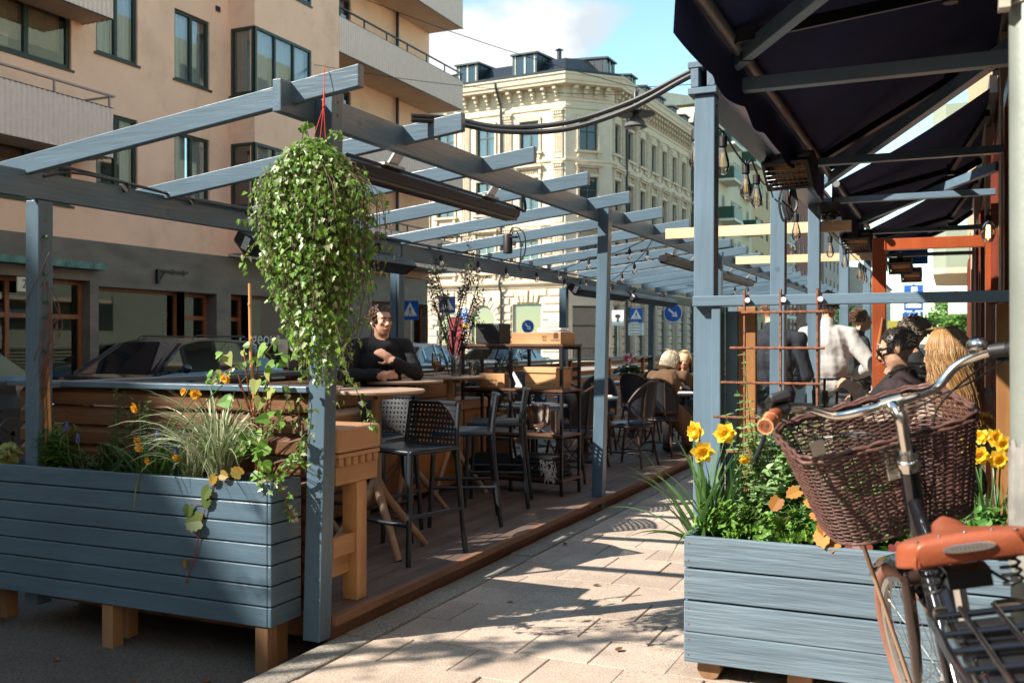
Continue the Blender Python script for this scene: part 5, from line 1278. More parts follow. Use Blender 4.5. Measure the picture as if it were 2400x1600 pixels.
# ================================================================ plants
LEAFS = {
 'ivy': [(0,.0),(-.06,.24),(.14,.50),(.32,.27),(.62,.36),(.62,.17),(1,0)],
 'heart': [(.0,.0),(-.12,.30),(.06,.48),(.40,.43),(.75,.22),(1,0)],
 'mint': [(0,0),(.06,.22),(.22,.36),(.30,.33),(.42,.35),(.5,.29),(.62,.27),(.72,.19),(.82,.15),(1,0)],
 'oval': [(0,0),(.15,.2),(.42,.3),(.75,.2),(1,0)],
 'lance': [(0,0),(.2,.10),(.5,.13),(.8,.07),(1,0)],
 'maple': [(0,0),(-.16,.22),(-.08,.40),(.10,.40),(.16,.52),(.36,.44),(.46,.52),(.62,.36),(.76,.36),(.84,.16),(1,0)],
}
def leaf(b, p, d, nrm, L_, shape, fold=.25, curl=.15, w=1.0):
    p = V(p); d = V(d).normalized(); n = V(nrm); n = n-d*n.dot(d)
    if n.length < 1e-4: n = d.orthogonal()
    n.normalize(); s = d.cross(n)
    o = LEAFS[shape]
    def P(t, q, sg): return p+(d*t+s*(q*sg*w)+n*(abs(q)*fold-curl*t*t))*L_
    for sg in (1,-1):
        mid = [P(t,0,0) for t in (0,.5,1)]
        pts = [P(t, q, sg) for t, q in o]
        vs = pts+[mid[1]]
        b.add(vs, [tuple(range(len(vs)))] if sg == 1 else [tuple(range(len(vs)-1,-1,-1))])
def blade(b, pts, w, twist=0):
    """ribbon along a curve tapering to a point"""
    n = len(pts); vs = []
    for i, p in enumerate(pts):
        t = (pts[min(i+1,n-1)]-pts[max(i-1,0)]).normalized(); s = t.cross(V((0,0,1)))
        if s.length < 1e-3: s = V((1,0,0))
        s.normalize()
        if twist: s = Matrix.Rotation(twist*(1+.5*i/n),3,t) @ s
        f = i/(n-1); ww = w*(1-f**2.2)*(.75+.5*min(1,f*4)) + .0004
        vs += [p-s*ww/2, p+s*ww/2]
    b.add(vs, [(2*i,2*i+1,2*i+3,2*i+2) for i in range(n-1)])
def arch(base, az, L_, lean, droop, n=8):
    """points of an arching blade"""
    P = [V(base)]; el = lean; p = V(base)
    for i in range(n):
        a = el - droop*(i/n)**1.4
        p = p+V((math.cos(az)*math.cos(a), math.sin(az)*math.cos(a), math.sin(a)))*(L_/n); P.append(p.copy())
    return P
def rdir(r, up=.0):
    a = r.uniform(0,6.283); z = r.uniform(-1,1)*.7+up; return V((math.cos(a),math.sin(a),z)).normalized()
LF_IVY = leafmat('ivy_leaf', (.055,.16,.016), (.26,.42,.075), .34, .38)
LF_IVY2 = leafmat('ivy_leaf_pale', (.26,.33,.16), (.45,.48,.30), .4, .3)
LF_MID = leafmat('green_leaf', (.035,.11,.018), (.12,.24,.045), .45, .35)
LF_MINT = leafmat('mint_leaf', (.20,.36,.12), (.38,.52,.25), .5, .4)
LF_BRI = leafmat('bright_leaf', (.09,.24,.03), (.24,.42,.07), .45, .4)
LF_DARK = leafmat('dark_leaf', (.014,.04,.010), (.04,.085,.02), .5, .25)
LF_OLIVE = leafmat('olive_leaf', (.03,.045,.022), (.10,.115,.075), .5, .2)
LF_ORA = leafmat('orange_leaf', (.34,.11,.02), (.52,.27,.05), .5, .4)
LF_RED = leafmat('dark_red_leaf', (.14,.02,.02), (.25,.05,.03), .5, .3)
LF_YEL = leafmat('yellow_green_leaf', (.28,.33,.07), (.42,.42,.13), .5, .45)
GRASS_V = leafmat('variegated_grass', (.10,.20,.055), (.58,.58,.40), .5, .3)
DAFL = leafmat('daffodil_leaf', (.055,.14,.035), (.13,.24,.07), .4, .3)
PETAL = leafmat('yellow_petal', (.88,.62,.03), (.95,.74,.10), .5, .4)
PETALO = leafmat('orange_petal', (.86,.50,.02), (.92,.62,.05), .5, .4)
MUSC = leafmat('muscari_blue', (.06,.07,.28), (.15,.16,.42), .5, .2)
STEMR = mat('red_stem', (.17,.05,.022), .6, 0, .3, 20)
STEMG = mat('green_stem', (.10,.17,.04), .6, 0, .3, 20)
STEMB = mat('woody_stem', (.10,.06,.035), .8, 0, .3, 20)
def plant(name, label, cat, base, group=None): return thing(name, label, cat, base, group)

# ---- hanging ivy in front of the corner post
r = random.Random(21)
iv = plant('hanging_ivy', 'big hanging ivy plant trailing from a red cord in front of the corner post', 'ivy plant', (-2.61,3.60,1.1))
cx, cy = -2.565, 3.585
PROF = [(2.30,.02),(2.26,.085),(2.18,.15),(2.08,.20),(1.94,.25),(1.84,.255),(1.71,.205),(1.58,.155),(1.45,.125),(1.3,.09),(1.15,.05),(1.02,.015)]
def prof(z):
    for (z1,r1),(z0,r0) in zip(PROF[:-1],PROF[1:]):
        if z0 <= z <= z1: return r0+(r1-r0)*(z-z0)/(z1-z0)
    return .02
bl, bp, bs_ = MB(), MB(), MB()
def ivyleaf(p, out, L_):
    d = (V((0,0,-1))*r.uniform(.4,1.2)+out*r.uniform(-.1,.7)+rdir(r)*.55)
    n = out*1.0+V((0,0,.55))+rdir(r)*.6
    q = p+out*r.uniform(0,.02)
    leaf(bp if r.random() < .16 else bl, q, d, n, L_, 'ivy', r.uniform(.05,.4), r.uniform(0,.35), r.uniform(.8,1.1))
for k in range(430):
    a = r.uniform(0,6.283); rs = .255*math.sqrt(r.uniform(.12,1)); sh = (1+.13*math.sin(a*3+1)+.1*math.sin(a*5))*r.uniform(.72,1.16)
    zend = None
    for z, q in PROF[4:]:
        if q < rs: zend = z; break
    zend = (zend or 1.05)+r.gauss(0,.13); zend = max(zend, 1.02 if math.cos(a) > -.3 else 1.2)
    P = []; z = 2.28-.35*(rs/.255)**2*.6; ph = r.uniform(0,6)
    top = V((cx+.03*math.cos(a), cy+.03*math.sin(a), 2.27)); P.append(top)
    while z > zend:
        rr = min(rs, prof(max(z,1.06))*1.12)*sh; aa = a+.10*math.sin(z*7+ph)
        leanx = -.02*(z-1.9)+.075*max(0,1.8-z)
        P.append(V((cx+rr*math.cos(aa)+leanx, cy+rr*math.sin(aa)*.8, z+.012*math.sin(z*30+ph)))); z -= .055
    if len(P) < 3: continue
    bs_.tube(P, .0016, 3, cap=False)
    for i in range(1, len(P)):
        out = V((math.cos(a), math.sin(a), .1)); 
        if rs < .15 and P[i].z > 1.5 and r.random() < .5: continue
        for _ in range(3 if r.random() < .5 else 2): ivyleaf(P[i-1].lerp(P[i], r.random())+rdir(r)*.02, out, r.uniform(.012,.030)*(1.35 if r.random() < .18 else 1))
for k in range(700):  # crown dome
    a = r.uniform(0,6.283); t = math.sqrt(r.random()); rr = .17*t; z = 2.30-.14*t*t
    out = V((math.cos(a)*t, math.sin(a)*t, 1-.5*t)).normalized(); ivyleaf(V((cx+rr*math.cos(a), cy+rr*math.sin(a)*.8, z)), out, r.uniform(.015,.03))
# loose tendrils
for pts in ([(-2.72,3.55,1.45),(-2.78,3.52,1.36),(-2.86,3.5,1.33),(-2.95,3.48,1.29),(-3.04,3.47,1.24)],[(-2.42,3.52,1.55),(-2.36,3.5,1.43),(-2.33,3.5,1.3),(-2.27,3.5,1.2),(-2.22,3.5,1.12),(-2.21,3.5,1.06)],[(-2.66,3.55,1.25),(-2.70,3.56,1.12),(-2.78,3.57,1.02),(-2.9,3.57,.97),(-2.98,3.58,.93)],[(-2.6,3.55,1.2),(-2.62,3.56,1.05),(-2.60,3.57,.98),(-2.65,3.57,.93)],[(-2.55,3.56,1.15),(-2.57,3.57,1.02),(-2.63,3.58,.95),(-2.7,3.6,.88)],[(-2.87,3.62,1.9),(-2.94,3.6,1.82),(-2.93,3.6,1.75)],[(-2.88,3.6,1.98),(-2.97,3.58,1.97)],[(-2.35,3.6,1.75),(-2.29,3.6,1.72),(-2.27,3.6,1.66)],[(-2.64,3.6,2.28),(-2.62,3.6,2.36),(-2.60,3.6,2.39)],[(-2.55,3.6,2.28),(-2.47,3.6,2.34),(-2.43,3.6,2.33)]):
    P = smooth_path(pts,4); bs_.tube(P,.0022,4)
    for p in P[1:]:
        for _ in range(2): ivyleaf(p+rdir(r)*.012, rdir(r), r.uniform(.02,.034))
bl.build('foliage', LF_IVY, iv, smooth=180); bp.build('pale_foliage', LF_IVY2, iv, smooth=180); bs_.build('stem', STEMB, iv)
b = MB(); b.lathe([(.06,0),(.08,.10),(.083,.10),(.075,.0)], (cx,cy+.02,2.12), 14); b.build('pot', mat('dark_pot', (.03,.025,.02), .8), iv)
b = MB()
for o in (-.05,.012,.05): b.tube([(cx+.05,3.60,2.455),(cx+o*1.2,3.60+abs(o)*.2,2.20)],.002,5)
b.tube([(cx+.05,3.60,2.452),(cx+.052,3.60,2.52)],[.007,.003],8); b.tube([(cx+.052,3.60,2.52),(cx+.04,3.618,2.62),(cx+.035,3.63,2.645)],.002,5)
b.build('red_cord', RED, iv)

# ---- planter on the left: soil level .715, y about 3.78
SY, SZ = 3.775, .715
def grass(name, label, base, n, L_, m, lean=(.9,1.45), w=.006, droop=(1.2,2.4), seed=1, group=None):
    r = random.Random(seed); t = plant(name, label, 'grass', base, group); b = MB()
    for k in range(n):
        az = r.uniform(0,6.283); p = V(base)+V((r.gauss(0,.02),r.gauss(0,.012),0)); blade(b, arch(p, az, L_*r.uniform(.6,1.15), r.uniform(*lean), r.uniform(*droop)), w*r.uniform(.7,1.3), r.uniform(-.5,.5))
    b.build('foliage', m, t, smooth=180); return t
grass('ornamental_grass', 'variegated ornamental grass arching over the lit end of the long planter', (-3.25,SY,SZ), 240, .60, GRASS_V, (1.05,1.52), .0075, (1.0,2.4), 3)
grass('ornamental_grass', 'smaller variegated grass tuft left of the big one', (-3.42,SY+.02,SZ), 80, .46, GRASS_V, (.9,1.5), .006, (1.0,2.2), 9)
def stem_leaves(t, stems, lm, shape, L_, gap, sm, r, up=.5, pair=True, rad=.003, start=.15, whorl=2, w=1.0):
    bl, bs_ = MB(), MB()
    for P in stems:
        P = smooth_path(P,4); k = len(P); bs_.tube(P,[rad*(1-.6*i/k) for i in range(k)],5)
        tot = sum((P[i+1]-P[i]).length for i in range(k-1)); s = start*tot; acc_ = 0; i = 0; tw = r.uniform(0,3)
        while s < tot:
            while i < k-2 and acc_+(P[i+1]-P[i]).length < s: acc_ += (P[i+1]-P[i]).length; i += 1
            seg = P[i+1]-P[i]; p = P[i]+seg*min(1,(s-acc_)/max(seg.length,1e-6)); ax_ = seg.normalized(); tw += 1.57+r.uniform(-.3,.3)
            e = ax_.orthogonal().normalized()
            for q in range(whorl):
                o = Matrix.Rotation(tw+q*6.283/whorl,3,ax_) @ e; d = o+ax_*up+rdir(r)*.2
                leaf(bl, p, d, ax_*1.0+V((0,0,.4))+rdir(r)*.25, L_*r.uniform(.65,1.15)*(1-.45*s/tot), shape, r.uniform(.1,.35), r.uniform(0,.4), w)
            s += gap*r.uniform(.7,1.3)
    bl.build('foliage', lm, t, smooth=180); bs_.build('stem', sm, t)
def upright(base, n, h, spread, r, wob=.03):
    S_ = []
    for _ in range(n):
        a = r.uniform(0,6.283); q = V(base)+V((r.gauss(0,.02),r.gauss(0,.012),0)); hh = h*r.uniform(.6,1.05); e = V((math.cos(a)*spread*r.random(), math.sin(a)*spread*.5*r.random(), hh))
        S_.append([q, q+e*.35+V((r.uniform(-wob,wob),0,0)), q+e*.7+V((r.uniform(-wob,wob),0,0)), q+e])
    return S_
for (x, n, h, seed, lab) in ((-3.98,5,.52,31,'tall thin leafy shrub in the middle of the long planter'),(-3.80,6,.42,32,'leafy shrub just right of the tallest thin one'),(-4.22,2,.34,33,'slender shaded shoot beside the bamboo canes')):
    rr = random.Random(seed); t = plant('shrub', lab, 'shrub', (x,SY,SZ)); stem_leaves(t, upright((x,SY+.03,SZ), n, h, .10, rr), LF_DARK if seed == 33 else LF_MID, 'oval', .042, .022, STEMB, rr, .6, whorl=2)
rr = random.Random(41); t = plant('feathery_plant', 'feathery grey-green plant beside the bamboo canes', 'plant', (-4.36,SY,SZ)); stem_leaves(t, upright((-4.34,SY,SZ), 16, .26, .22, rr), LF_MID, 'lance', .085, .022, STEMG, rr, .5, whorl=3)
rr = random.Random(42); t = plant('low_bush', 'low dense green bush in the middle of the long planter', 'bush', (-3.95,SY,SZ)); stem_leaves(t, upright((-3.93,SY-.03,SZ), 34, .17, .24, rr), LF_DARK, 'lance', .05, .014, STEMG, rr, .6, whorl=3)
rr = random.Random(43); t = plant('leafy_plant', 'small lobed-leaf plant at the far left of the planter', 'plant', (-4.72,SY,SZ)); stem_leaves(t, upright((-4.72,SY-.02,SZ), 12, .15, .2, rr), LF_YEL, 'maple', .07, .05, STEMR, rr, .3, whorl=2)
rr = random.Random(44); t = plant('tulip_leaves', 'broad upright bulb leaves between the bush and the grass', 'plant', (-3.6,SY,SZ)); b = MB()
for k in range(26): blade(b, arch((-3.62+rr.gauss(0,.09),SY+rr.gauss(0,.02),SZ), rr.uniform(0,6.28), rr.uniform(.22,.36), rr.uniform(1.1,1.5), rr.uniform(.3,1.3)), .014, rr.uniform(-.6,.6))
b.build('foliage', DAFL, t, smooth=180)
# reddish climbing plant with cane
rr = random.Random(50); t = plant('climbing_plant', 'reddish-stemmed plant with large heart-shaped leaves tied to a bamboo cane', 'plant', (-2.99,SY,SZ))
b = MB(); b.tube(smooth_path([(-3.0,SY,SZ-.02),(-3.03,SY,1.1),(-3.055,SY,1.34),(-3.07,SY+.01,1.70)],5),.0075,8)
for z in (.95,1.2,1.44,1.6): b.lathe([(.0085,-.006),(.0092,0),(.0085,.006)],(-3.0-.07*(z-SZ),SY,z),8)
b.build('cane', BAMBOO, t)
S_ = []
for k in range(12):
    a = rr.uniform(0,6.28); x0_ = -2.99+rr.gauss(0,.012); S_.append([(x0_,SY,SZ),(x0_-.015+rr.uniform(-.02,.02),SY-.01,.95),(x0_-.01+.05*math.cos(a),SY-.02+.03*math.sin(a),1.12),(x0_+.11*math.cos(a),SY-.03+.05*math.sin(a),1.12+rr.uniform(-.05,.26))])
bs_ = MB()
for P in S_: bs_.tube(smooth_path(P,4),.004,5)
bs_.build('stem', STEMR, t)
bl, b2 = MB(), MB()
for (x, z, L_, yel) in ((-3.13,1.36,.085,1),(-3.06,1.38,.05,1),(-3.17,1.27,.09,1),(-2.93,1.40,.10,0),(-2.90,1.30,.09,1),(-2.98,1.24,.09,1),(-3.10,1.14,.10,0),(-2.94,1.16,.085,1),(-2.89,1.20,.09,1),(-2.92,1.06,.09,0),(-2.97,1.0,.08,0),(-3.03,.98,.08,0),(-2.90,.94,.11,0),(-2.99,.88,.07,0),(-2.88,.84,.09,0),(-2.96,.80,.08,0),(-3.06,.90,.07,0),(-2.84,1.02,.08,0),(-2.86,1.32,.06,0),(-2.80,1.34,.05,0)):
    q = V((x,SY-.04-rr.uniform(0,.05),z)); leaf(b2 if yel else bl, q, V((rr.uniform(-.6,.6),-.3,rr.uniform(-.7,.5))), V((rr.uniform(-.6,.6),-1,.35)), L_*.74, 'heart', .2, .35, 1.05)
    for _ in range(2): leaf(bl, q+rdir(rr)*.05, rdir(rr), V((rr.uniform(-.5,.5),-.8,.5)), rr.uniform(.025,.045), 'heart', .15, .2)
bl.build('foliage', LF_BRI, t, smooth=180); b2.build('yellow_foliage', LF_YEL, t, smooth=180)
# bamboo canes with dried vine at the left post
rr = random.Random(60); t = plant('dried_vine', 'dried brown vine twisted round tall bamboo canes tied to the left post', 'vine', (-4.42,SY,SZ))
b = MB()
for (xa, xb, za) in ((-4.435,-4.44,2.21),(-4.405,-4.45,1.75),(-4.37,-4.41,1.3),(-4.48,-4.435,1.6)): b.tube([(xa,SY-.0,SZ-.03),((xa+xb)/2,SY,(SZ+za)/2),(xb,SY,za)],.009,8)
b.build('cane', BAMBOO, t)
b = MB()
for k in range(26):
    ph = rr.uniform(0,6.28); z = SZ; P = []; top = rr.uniform(1.1,2.2); rad = rr.uniform(.012,.05)
    while z < top:
        bulge = 1+1.5*math.exp(-((z-1.55)/.22)**2); P.append(V((-4.43+rad*bulge*math.cos(ph),SY-.01+rad*.6*bulge*math.sin(ph),z))); ph += rr.uniform(.3,.9); z += rr.uniform(.05,.1)
    if len(P) > 2: b.tube(smooth_path(P,3),.0022,4)
for pts in ([(-4.44,SY,2.15),(-4.47,SY,2.27),(-4.50,SY,2.38),(-4.58,SY,2.42)],[(-4.43,SY,2.15),(-4.42,SY,2.28),(-4.39,SY,2.42)],[(-4.45,SY,2.0),(-4.55,SY,2.1)]): b.tube(smooth_path(pts,4),.004,5)
b.build('stem', mat('dry_vine', (.13,.055,.035), .8, 0, .4, 30), t)
b = MB()
for z in (.95,1.17,1.37,1.55,1.63,1.78,1.98): b.tube([(-4.435+.02*math.cos(a),SY+.02*math.sin(a),z) for a in [k*.785 for k in range(8)]],.004,4,closed=True); b.bar((-4.42,SY-.02,z),(-4.38,SY-.02,z+.003),.004,.012)
b.build('plant_tie', mat('green_tie', (.02,.09,.05), .5), t)
# daffodils
def daffodil_flower(p, face, par, m1, m2, s=1.0, rr=rnd):
    p = V(p); f = V(face).normalized(); M_ = f.to_track_quat('Z','Y').to_matrix().to_4x4(); M_.translation = p
    b = MB()
    for ring in range(2):
        for k in range(6):
            a = 1.047*k+ring*.52+rr.uniform(-.1,.1); d = V((math.cos(a),math.sin(a),.15+.35*ring+rr.uniform(-.1,.2)))
            leaf(b, M_ @ V((0,0,.002+.004*ring)), M_.to_3x3() @ d, M_.to_3x3() @ V((0,0,1)), (.036-.006*ring)*s, 'oval', .15, -.1, 1.35)
    n = 14
    for i in range(n):
        a0, a1 = 6.283*i/n, 6.283*(i+1)/n; w0, w1 = 1+.18*(i%2), 1+.18*((i+1)%2)
        q = [V((.008*math.cos(a0),.008*math.sin(a0),.004)),V((.008*math.cos(a1),.008*math.sin(a1),.004)),V((.0155*w1*math.cos(a1),.0155*w1*math.sin(a1),.026)),V((.0155*w0*math.cos(a0),.0155*w0*math.sin(a0),.026))]
        b.m(1).add([M_ @ (v*s) for v in q], [(0,1,2,3)])
    b.build('flower', [m1, m2], par, smooth=180)
def daffodils(label, base, nleaf, L_, spread, flowers, seed, m1=PETAL, m2=PETALO, lean=(1.0,1.5), droop=(.3,1.2), w=.016, group=None, az=None):
    rr = random.Random(seed); t = plant('daffodil', label, 'flower', base, group); b = MB()
    for k in range(nleaf):
        a = rr.uniform(0,6.283) if az is None else rr.gauss(az,.9); q = V(base)+V((rr.gauss(0,spread),rr.gauss(0,spread*.5),0)); blade(b, arch(q, a, L_*rr.uniform(.65,1.1), rr.uniform(*lean), rr.uniform(*droop)), w*rr.uniform(.7,1.15), rr.uniform(-.7,.7))
    for (p, f, s) in flowers:
        q = V(base)+V((rr.gauss(0,spread*.6),rr.gauss(0,spread*.3),0)); p = V(p)
        mid = q.lerp(p,.6); mid.z += .02; P = smooth_path([q, mid, p-V((0,0,.02))+V((0,.02,.02)), p-V(f).normalized()*.012],5); b.tube(P,.0032,6)
        daffodil_flower(p, f, t, m1, m2, s, rr)
    b.build('foliage', DAFL, t, smooth=180)
daffodils('drooping orange-yellow daffodils in the shaded middle of the long planter', (-3.68,SY-.03,SZ), 16, .3, .05, [((-3.70,3.70,1.095),(-.5,-1,-.5),1.0),((-3.69,3.70,.935),(.2,-1,-.7),.75),((-3.66,3.68,.90),(.2,-1,-.5),.8),((-3.60,3.68,.84),(-.2,-1,-.6),.75),((-3.44,3.70,.865),(0,-.8,-1),.75),((-3.43,3.74,1.175),(0,-1,.1),.65),((-3.34,3.72,1.17),(.3,-1,-.3),1.0),((-3.10,3.66,1.255),(-.1,-1,-.3),1.0)], 71, PETALO if False else leafmat('deep_yellow_petal', (.80,.36,.02), (.9,.5,.04), .5, .4), PETALO)
for i, (x, z, lab) in enumerate(((-4.14,.93,'blue muscari left of the low bush'),(-4.22,.99,'highest blue muscari beside the feathery plant'),(-3.60,.965,'blue muscari behind the drooping daffodils'),(-3.54,.92,'blue muscari beside the broad bulb leaves'),(-3.48,.90,'blue muscari nearest the variegated grass'),(-3.45,.95,'taller blue muscari next to the grass'))):
    t = plant('muscari', lab, 'flower', (x,SY,SZ), 'blue muscari in the long planter'); b = MB(); rr = random.Random(i)
    for k in range(26): f = k/26; a = k*2.4; b.ell((x+.009*(1-f*.7)*math.cos(a),SY-.04+.009*(1-f*.7)*math.sin(a),z-.03+.042*f),(.0042,.0042,.0052),6,4)
    b.build('flower', MUSC, t, smooth=180); b = MB(); b.tube([(x+rr.uniform(-.02,.02),SY,SZ),(x,SY-.04,z-.03)],.0025,5)
    for k in range(4): blade(b, arch((x,SY,SZ), rr.uniform(0,6.28), .2, 1.2, 1.2), .005)
    b.build('stem', DAFL, t)
# ivy and vine hanging over the planter edge
rr = random.Random(80); t = plant('trailing_ivy', 'trailing ivy spilling over the right end of the long planter', 'ivy plant', (-2.9,3.72,SZ)); bl, bp, bs_ = MB(), MB(), MB()
for pts in ([(-2.95,3.72,.75),(-2.88,3.68,.80),(-2.82,3.70,.76),(-2.80,3.72,.66),(-2.78,3.74,.60)],[(-2.93,3.72,.74),(-2.90,3.66,.78),(-2.86,3.66,.72)],[(-2.86,3.74,.78),(-2.79,3.72,.84),(-2.75,3.72,.92)],[(-2.9,3.74,.75),(-2.82,3.72,.84),(-2.74,3.70,.9),(-2.68,3.70,.87)]):
    P = smooth_path(pts,5); bs_.tube(P,.003,5)
    for p in P:
        for _ in range(2): leaf(bp if rr.random() < .3 else bl, p+rdir(rr)*.02, rdir(rr)-V((0,.3,.4)), V((.4,-1,.6))+rdir(rr)*.5, rr.uniform(.018,.036), 'ivy', .15, .2)
bl.build('foliage', LF_IVY, t, smooth=180); bp.build('pale_foliage', LF_IVY2, t, smooth=180); bs_.build('stem', STEMR, t)
t = plant('trailing_vine', 'thin red vine with a few leaves hanging down the front of the long planter', 'vine', (-3.2,3.66,SZ)); b = MB(); P = smooth_path([(-3.10,3.70,.79),(-3.15,3.66,.79),(-3.19,3.645,.70),(-3.24,3.64,.56),(-3.28,3.645,.40),(-3.34,3.648,.27)],6); b.tube(P,.0028,5); b.tube(smooth_path([(-3.21,3.643,.645),(-3.28,3.64,.655),(-3.31,3.64,.63)],4),.002,5); b.tube(smooth_path([(-3.29,3.644,.38),(-3.34,3.64,.385)],3),.0018,5); b.build('stem', mat('red_vine_stem', (.25,.03,.03), .6), t)
bl, b2 = MB(), MB()
for (x, z, L_, dx, dz, yel) in ((-3.155,.79,.05,-.3,-.6,1),(-3.19,.73,.065,-.5,-.7,0),(-3.20,.69,.06,-.2,-1,0),(-3.12,.80,.05,.7,-.1,1),(-3.24,.575,.10,-1,-.15,0),(-3.31,.64,.06,-.1,-1,0)): leaf(b2 if yel else bl, (x,3.638,z), (dx,-.15,dz), (.1,-1,.3), L_, 'maple', .1, .15)
leaf(b2, (-3.335,3.64,.385), (-.1,0,-1), (0,-1,.1), .05, 'oval', .1, .1); leaf(b2, (-3.02,3.66,.80),(-.6,-.2,.4),(0,-1,.5),.06,'maple')
bl.build('foliage', leafmat('dull_vine_leaf', (.04,.08,.015), (.10,.14,.03), .5, .3), t, smooth=180); b2.build('autumn_foliage', leafmat('autumn_leaf', (.22,.17,.02), (.36,.22,.03), .5, .4), t, smooth=180)
b = MB(); blade(b, [V(p) for p in smooth_path([(-3.60,3.70,.77),(-3.62,3.66,.80),(-3.64,3.645,.74),(-3.655,3.64,.66),(-3.66,3.64,.60)],4)], .018); tag(b.build('grass_blade', LF_YEL, smooth=180), 'single yellow-green leaf hanging over the front of the long planter', 'leaf')

# ---- right planter: soil .545, y 4.1 .. 4.5
RZ = .545
daffodils('yellow daffodils in full bloom at the left end of the weathered planter', (-.95,4.24,RZ), 34, .50, .035, [((-.993,4.18,1.035),(-.55,-.9,.1),1.5),((-.965,4.15,.955),(.25,-1,-.1),1.55),((-.87,4.16,1.03),(.1,-1,.25),1.5),((-.80,4.2,.925),(.4,-.9,-.6),.8)], 91, lean=(1.0,1.5), droop=(.1,.9), w=.019)
daffodils('long strap leaves of daffodils leaning out over the pavement', (-.97,4.16,RZ), 12, .50, .02, [], 92, lean=(.5,1.2), droop=(.2,1.2), w=.02, az=math.pi*.97)
daffodils('yellow daffodils crowded at the right end of the weathered planter', (.15,4.24,RZ), 30, .42, .05, [((.055,4.18,1.02),(-.3,-1,.2),1.2),((.10,4.16,.985),(.1,-1,.1),1.2),((.15,4.2,1.05),(.5,-.9,.3),1.15),((.165,4.17,.975),(.2,-1,-.2),1.2),((.18,4.2,1.03),(.2,-1,0),1.1),((.11,4.2,1.05),(-.2,-1,.4),1.0)], 93, lean=(1.2,1.5), droop=(.1,.6), w=.016)
b = MB()
rr = random.Random(99); t = plant('mint_shrub', 'tall pale green mint-like shrub climbing the rebar trellis', 'shrub', (-.68,4.4,RZ)); S_ = []
for k in range(140):
    x = rr.uniform(-.84,-.26); h = rr.uniform(.22,.50)*(1.15 if -.78 < x < -.45 else .85); S_.append([(x,4.36+rr.gauss(0,.05),RZ),(x+rr.uniform(-.04,.04),4.31,RZ+h*.5),(x+rr.uniform(-.08,.08),4.28+rr.gauss(0,.05),RZ+h)])
for (x, h, dx) in ((-.78,.82,-.06),(-.74,.66,-.13),(-.70,.60,.06),(-.62,.56,.04),(-.82,.55,-.1),(-.5,.5,.05),(-.66,.52,-.04)): S_.append([(x,4.42,RZ),(x+dx*.3,4.42,RZ+h*.4),(x+dx*.7,4.41,RZ+h*.75),(x+dx,4.41,RZ+h)])
stem_leaves(t, S_, LF_MINT, 'mint', .062, .036, STEMG, rr, .35, whorl=2, rad=.0035, start=.08)
rr = random.Random(100); t = plant('clover_shrub', 'low bright green small-leaved plant at the front left of the weathered planter', 'plant', (-.78,4.2,RZ)); stem_leaves(t, [[(x_:=rr.uniform(-.90,-.55),4.2+rr.gauss(0,.03),RZ),(x_+rr.uniform(-.06,.06),4.16,RZ+.08),(x_+rr.uniform(-.12,.12),4.12+rr.gauss(0,.03),RZ+rr.uniform(.05,.22))] for _ in range(60)], LF_BRI, 'oval', .04, .018, STEMR, rr, .4, whorl=3, rad=.002, w=1.3)
rr = random.Random(101); t = plant('mint_shrub', 'dense green leafy ground plant behind the bicycle in the weathered planter', 'shrub', (-.1,4.25,RZ)); stem_leaves(t, [[(x_:=rr.uniform(-.55,.42),4.25+rr.gauss(0,.06),RZ),(x_+rr.uniform(-.05,.05),4.2,RZ+.09),(x_+rr.uniform(-.1,.1),4.16+rr.gauss(0,.06),RZ+rr.uniform(.08,.27))] for _ in range(120)], leafmat('fresh_leaf', (.06,.19,.03), (.16,.34,.07), .45, .35), 'mint', .062, .03, STEMG, rr, .35, whorl=2, rad=.003, w=1.15)
rr = random.Random(102); t = plant('heuchera', 'orange and dark red lobed leaves among the green of the weathered planter', 'plant', (-.45,4.15,RZ)); bo, br = MB(), MB()
for (x, z, L_, m_) in ((-.56,.82,.06,0),(-.52,.79,.055,0),(-.47,.66,.075,0),(-.42,.63,.06,0),(-.50,.74,.07,0),(-.64,.78,.06,0),(-.40,.76,.07,1),(-.33,.585,.08,1),(-.28,.60,.07,1),(-.15,.60,.07,1),(-.10,.58,.08,1),(-.36,.62,.06,1),(-.2,.63,.06,1),(.05,.6,.07,1),(-.46,.70,.06,0)):
    leaf(br if m_ else bo, (x,4.10,z), (rr.uniform(-.7,.5),-.35,rr.uniform(-.9,.2)), (rr.uniform(-.3,.3),-1,.55), L_, 'maple', .12, .25)
bo.build('orange_foliage', LF_ORA, t, smooth=180); br.build('red_foliage', LF_RED, t, smooth=180)
b = MB(); blade(b, [V(p) for p in smooth_path([(-.93,4.18,.62),(-.97,4.12,.64),(-1.03,4.07,.60),(-1.07,4.05,.53),(-1.10,4.04,.47)],4)], .02)
tag(b.build('grass_blade', DAFL, smooth=180), 'single long leaf bending over the left corner of the weathered planter', 'leaf')

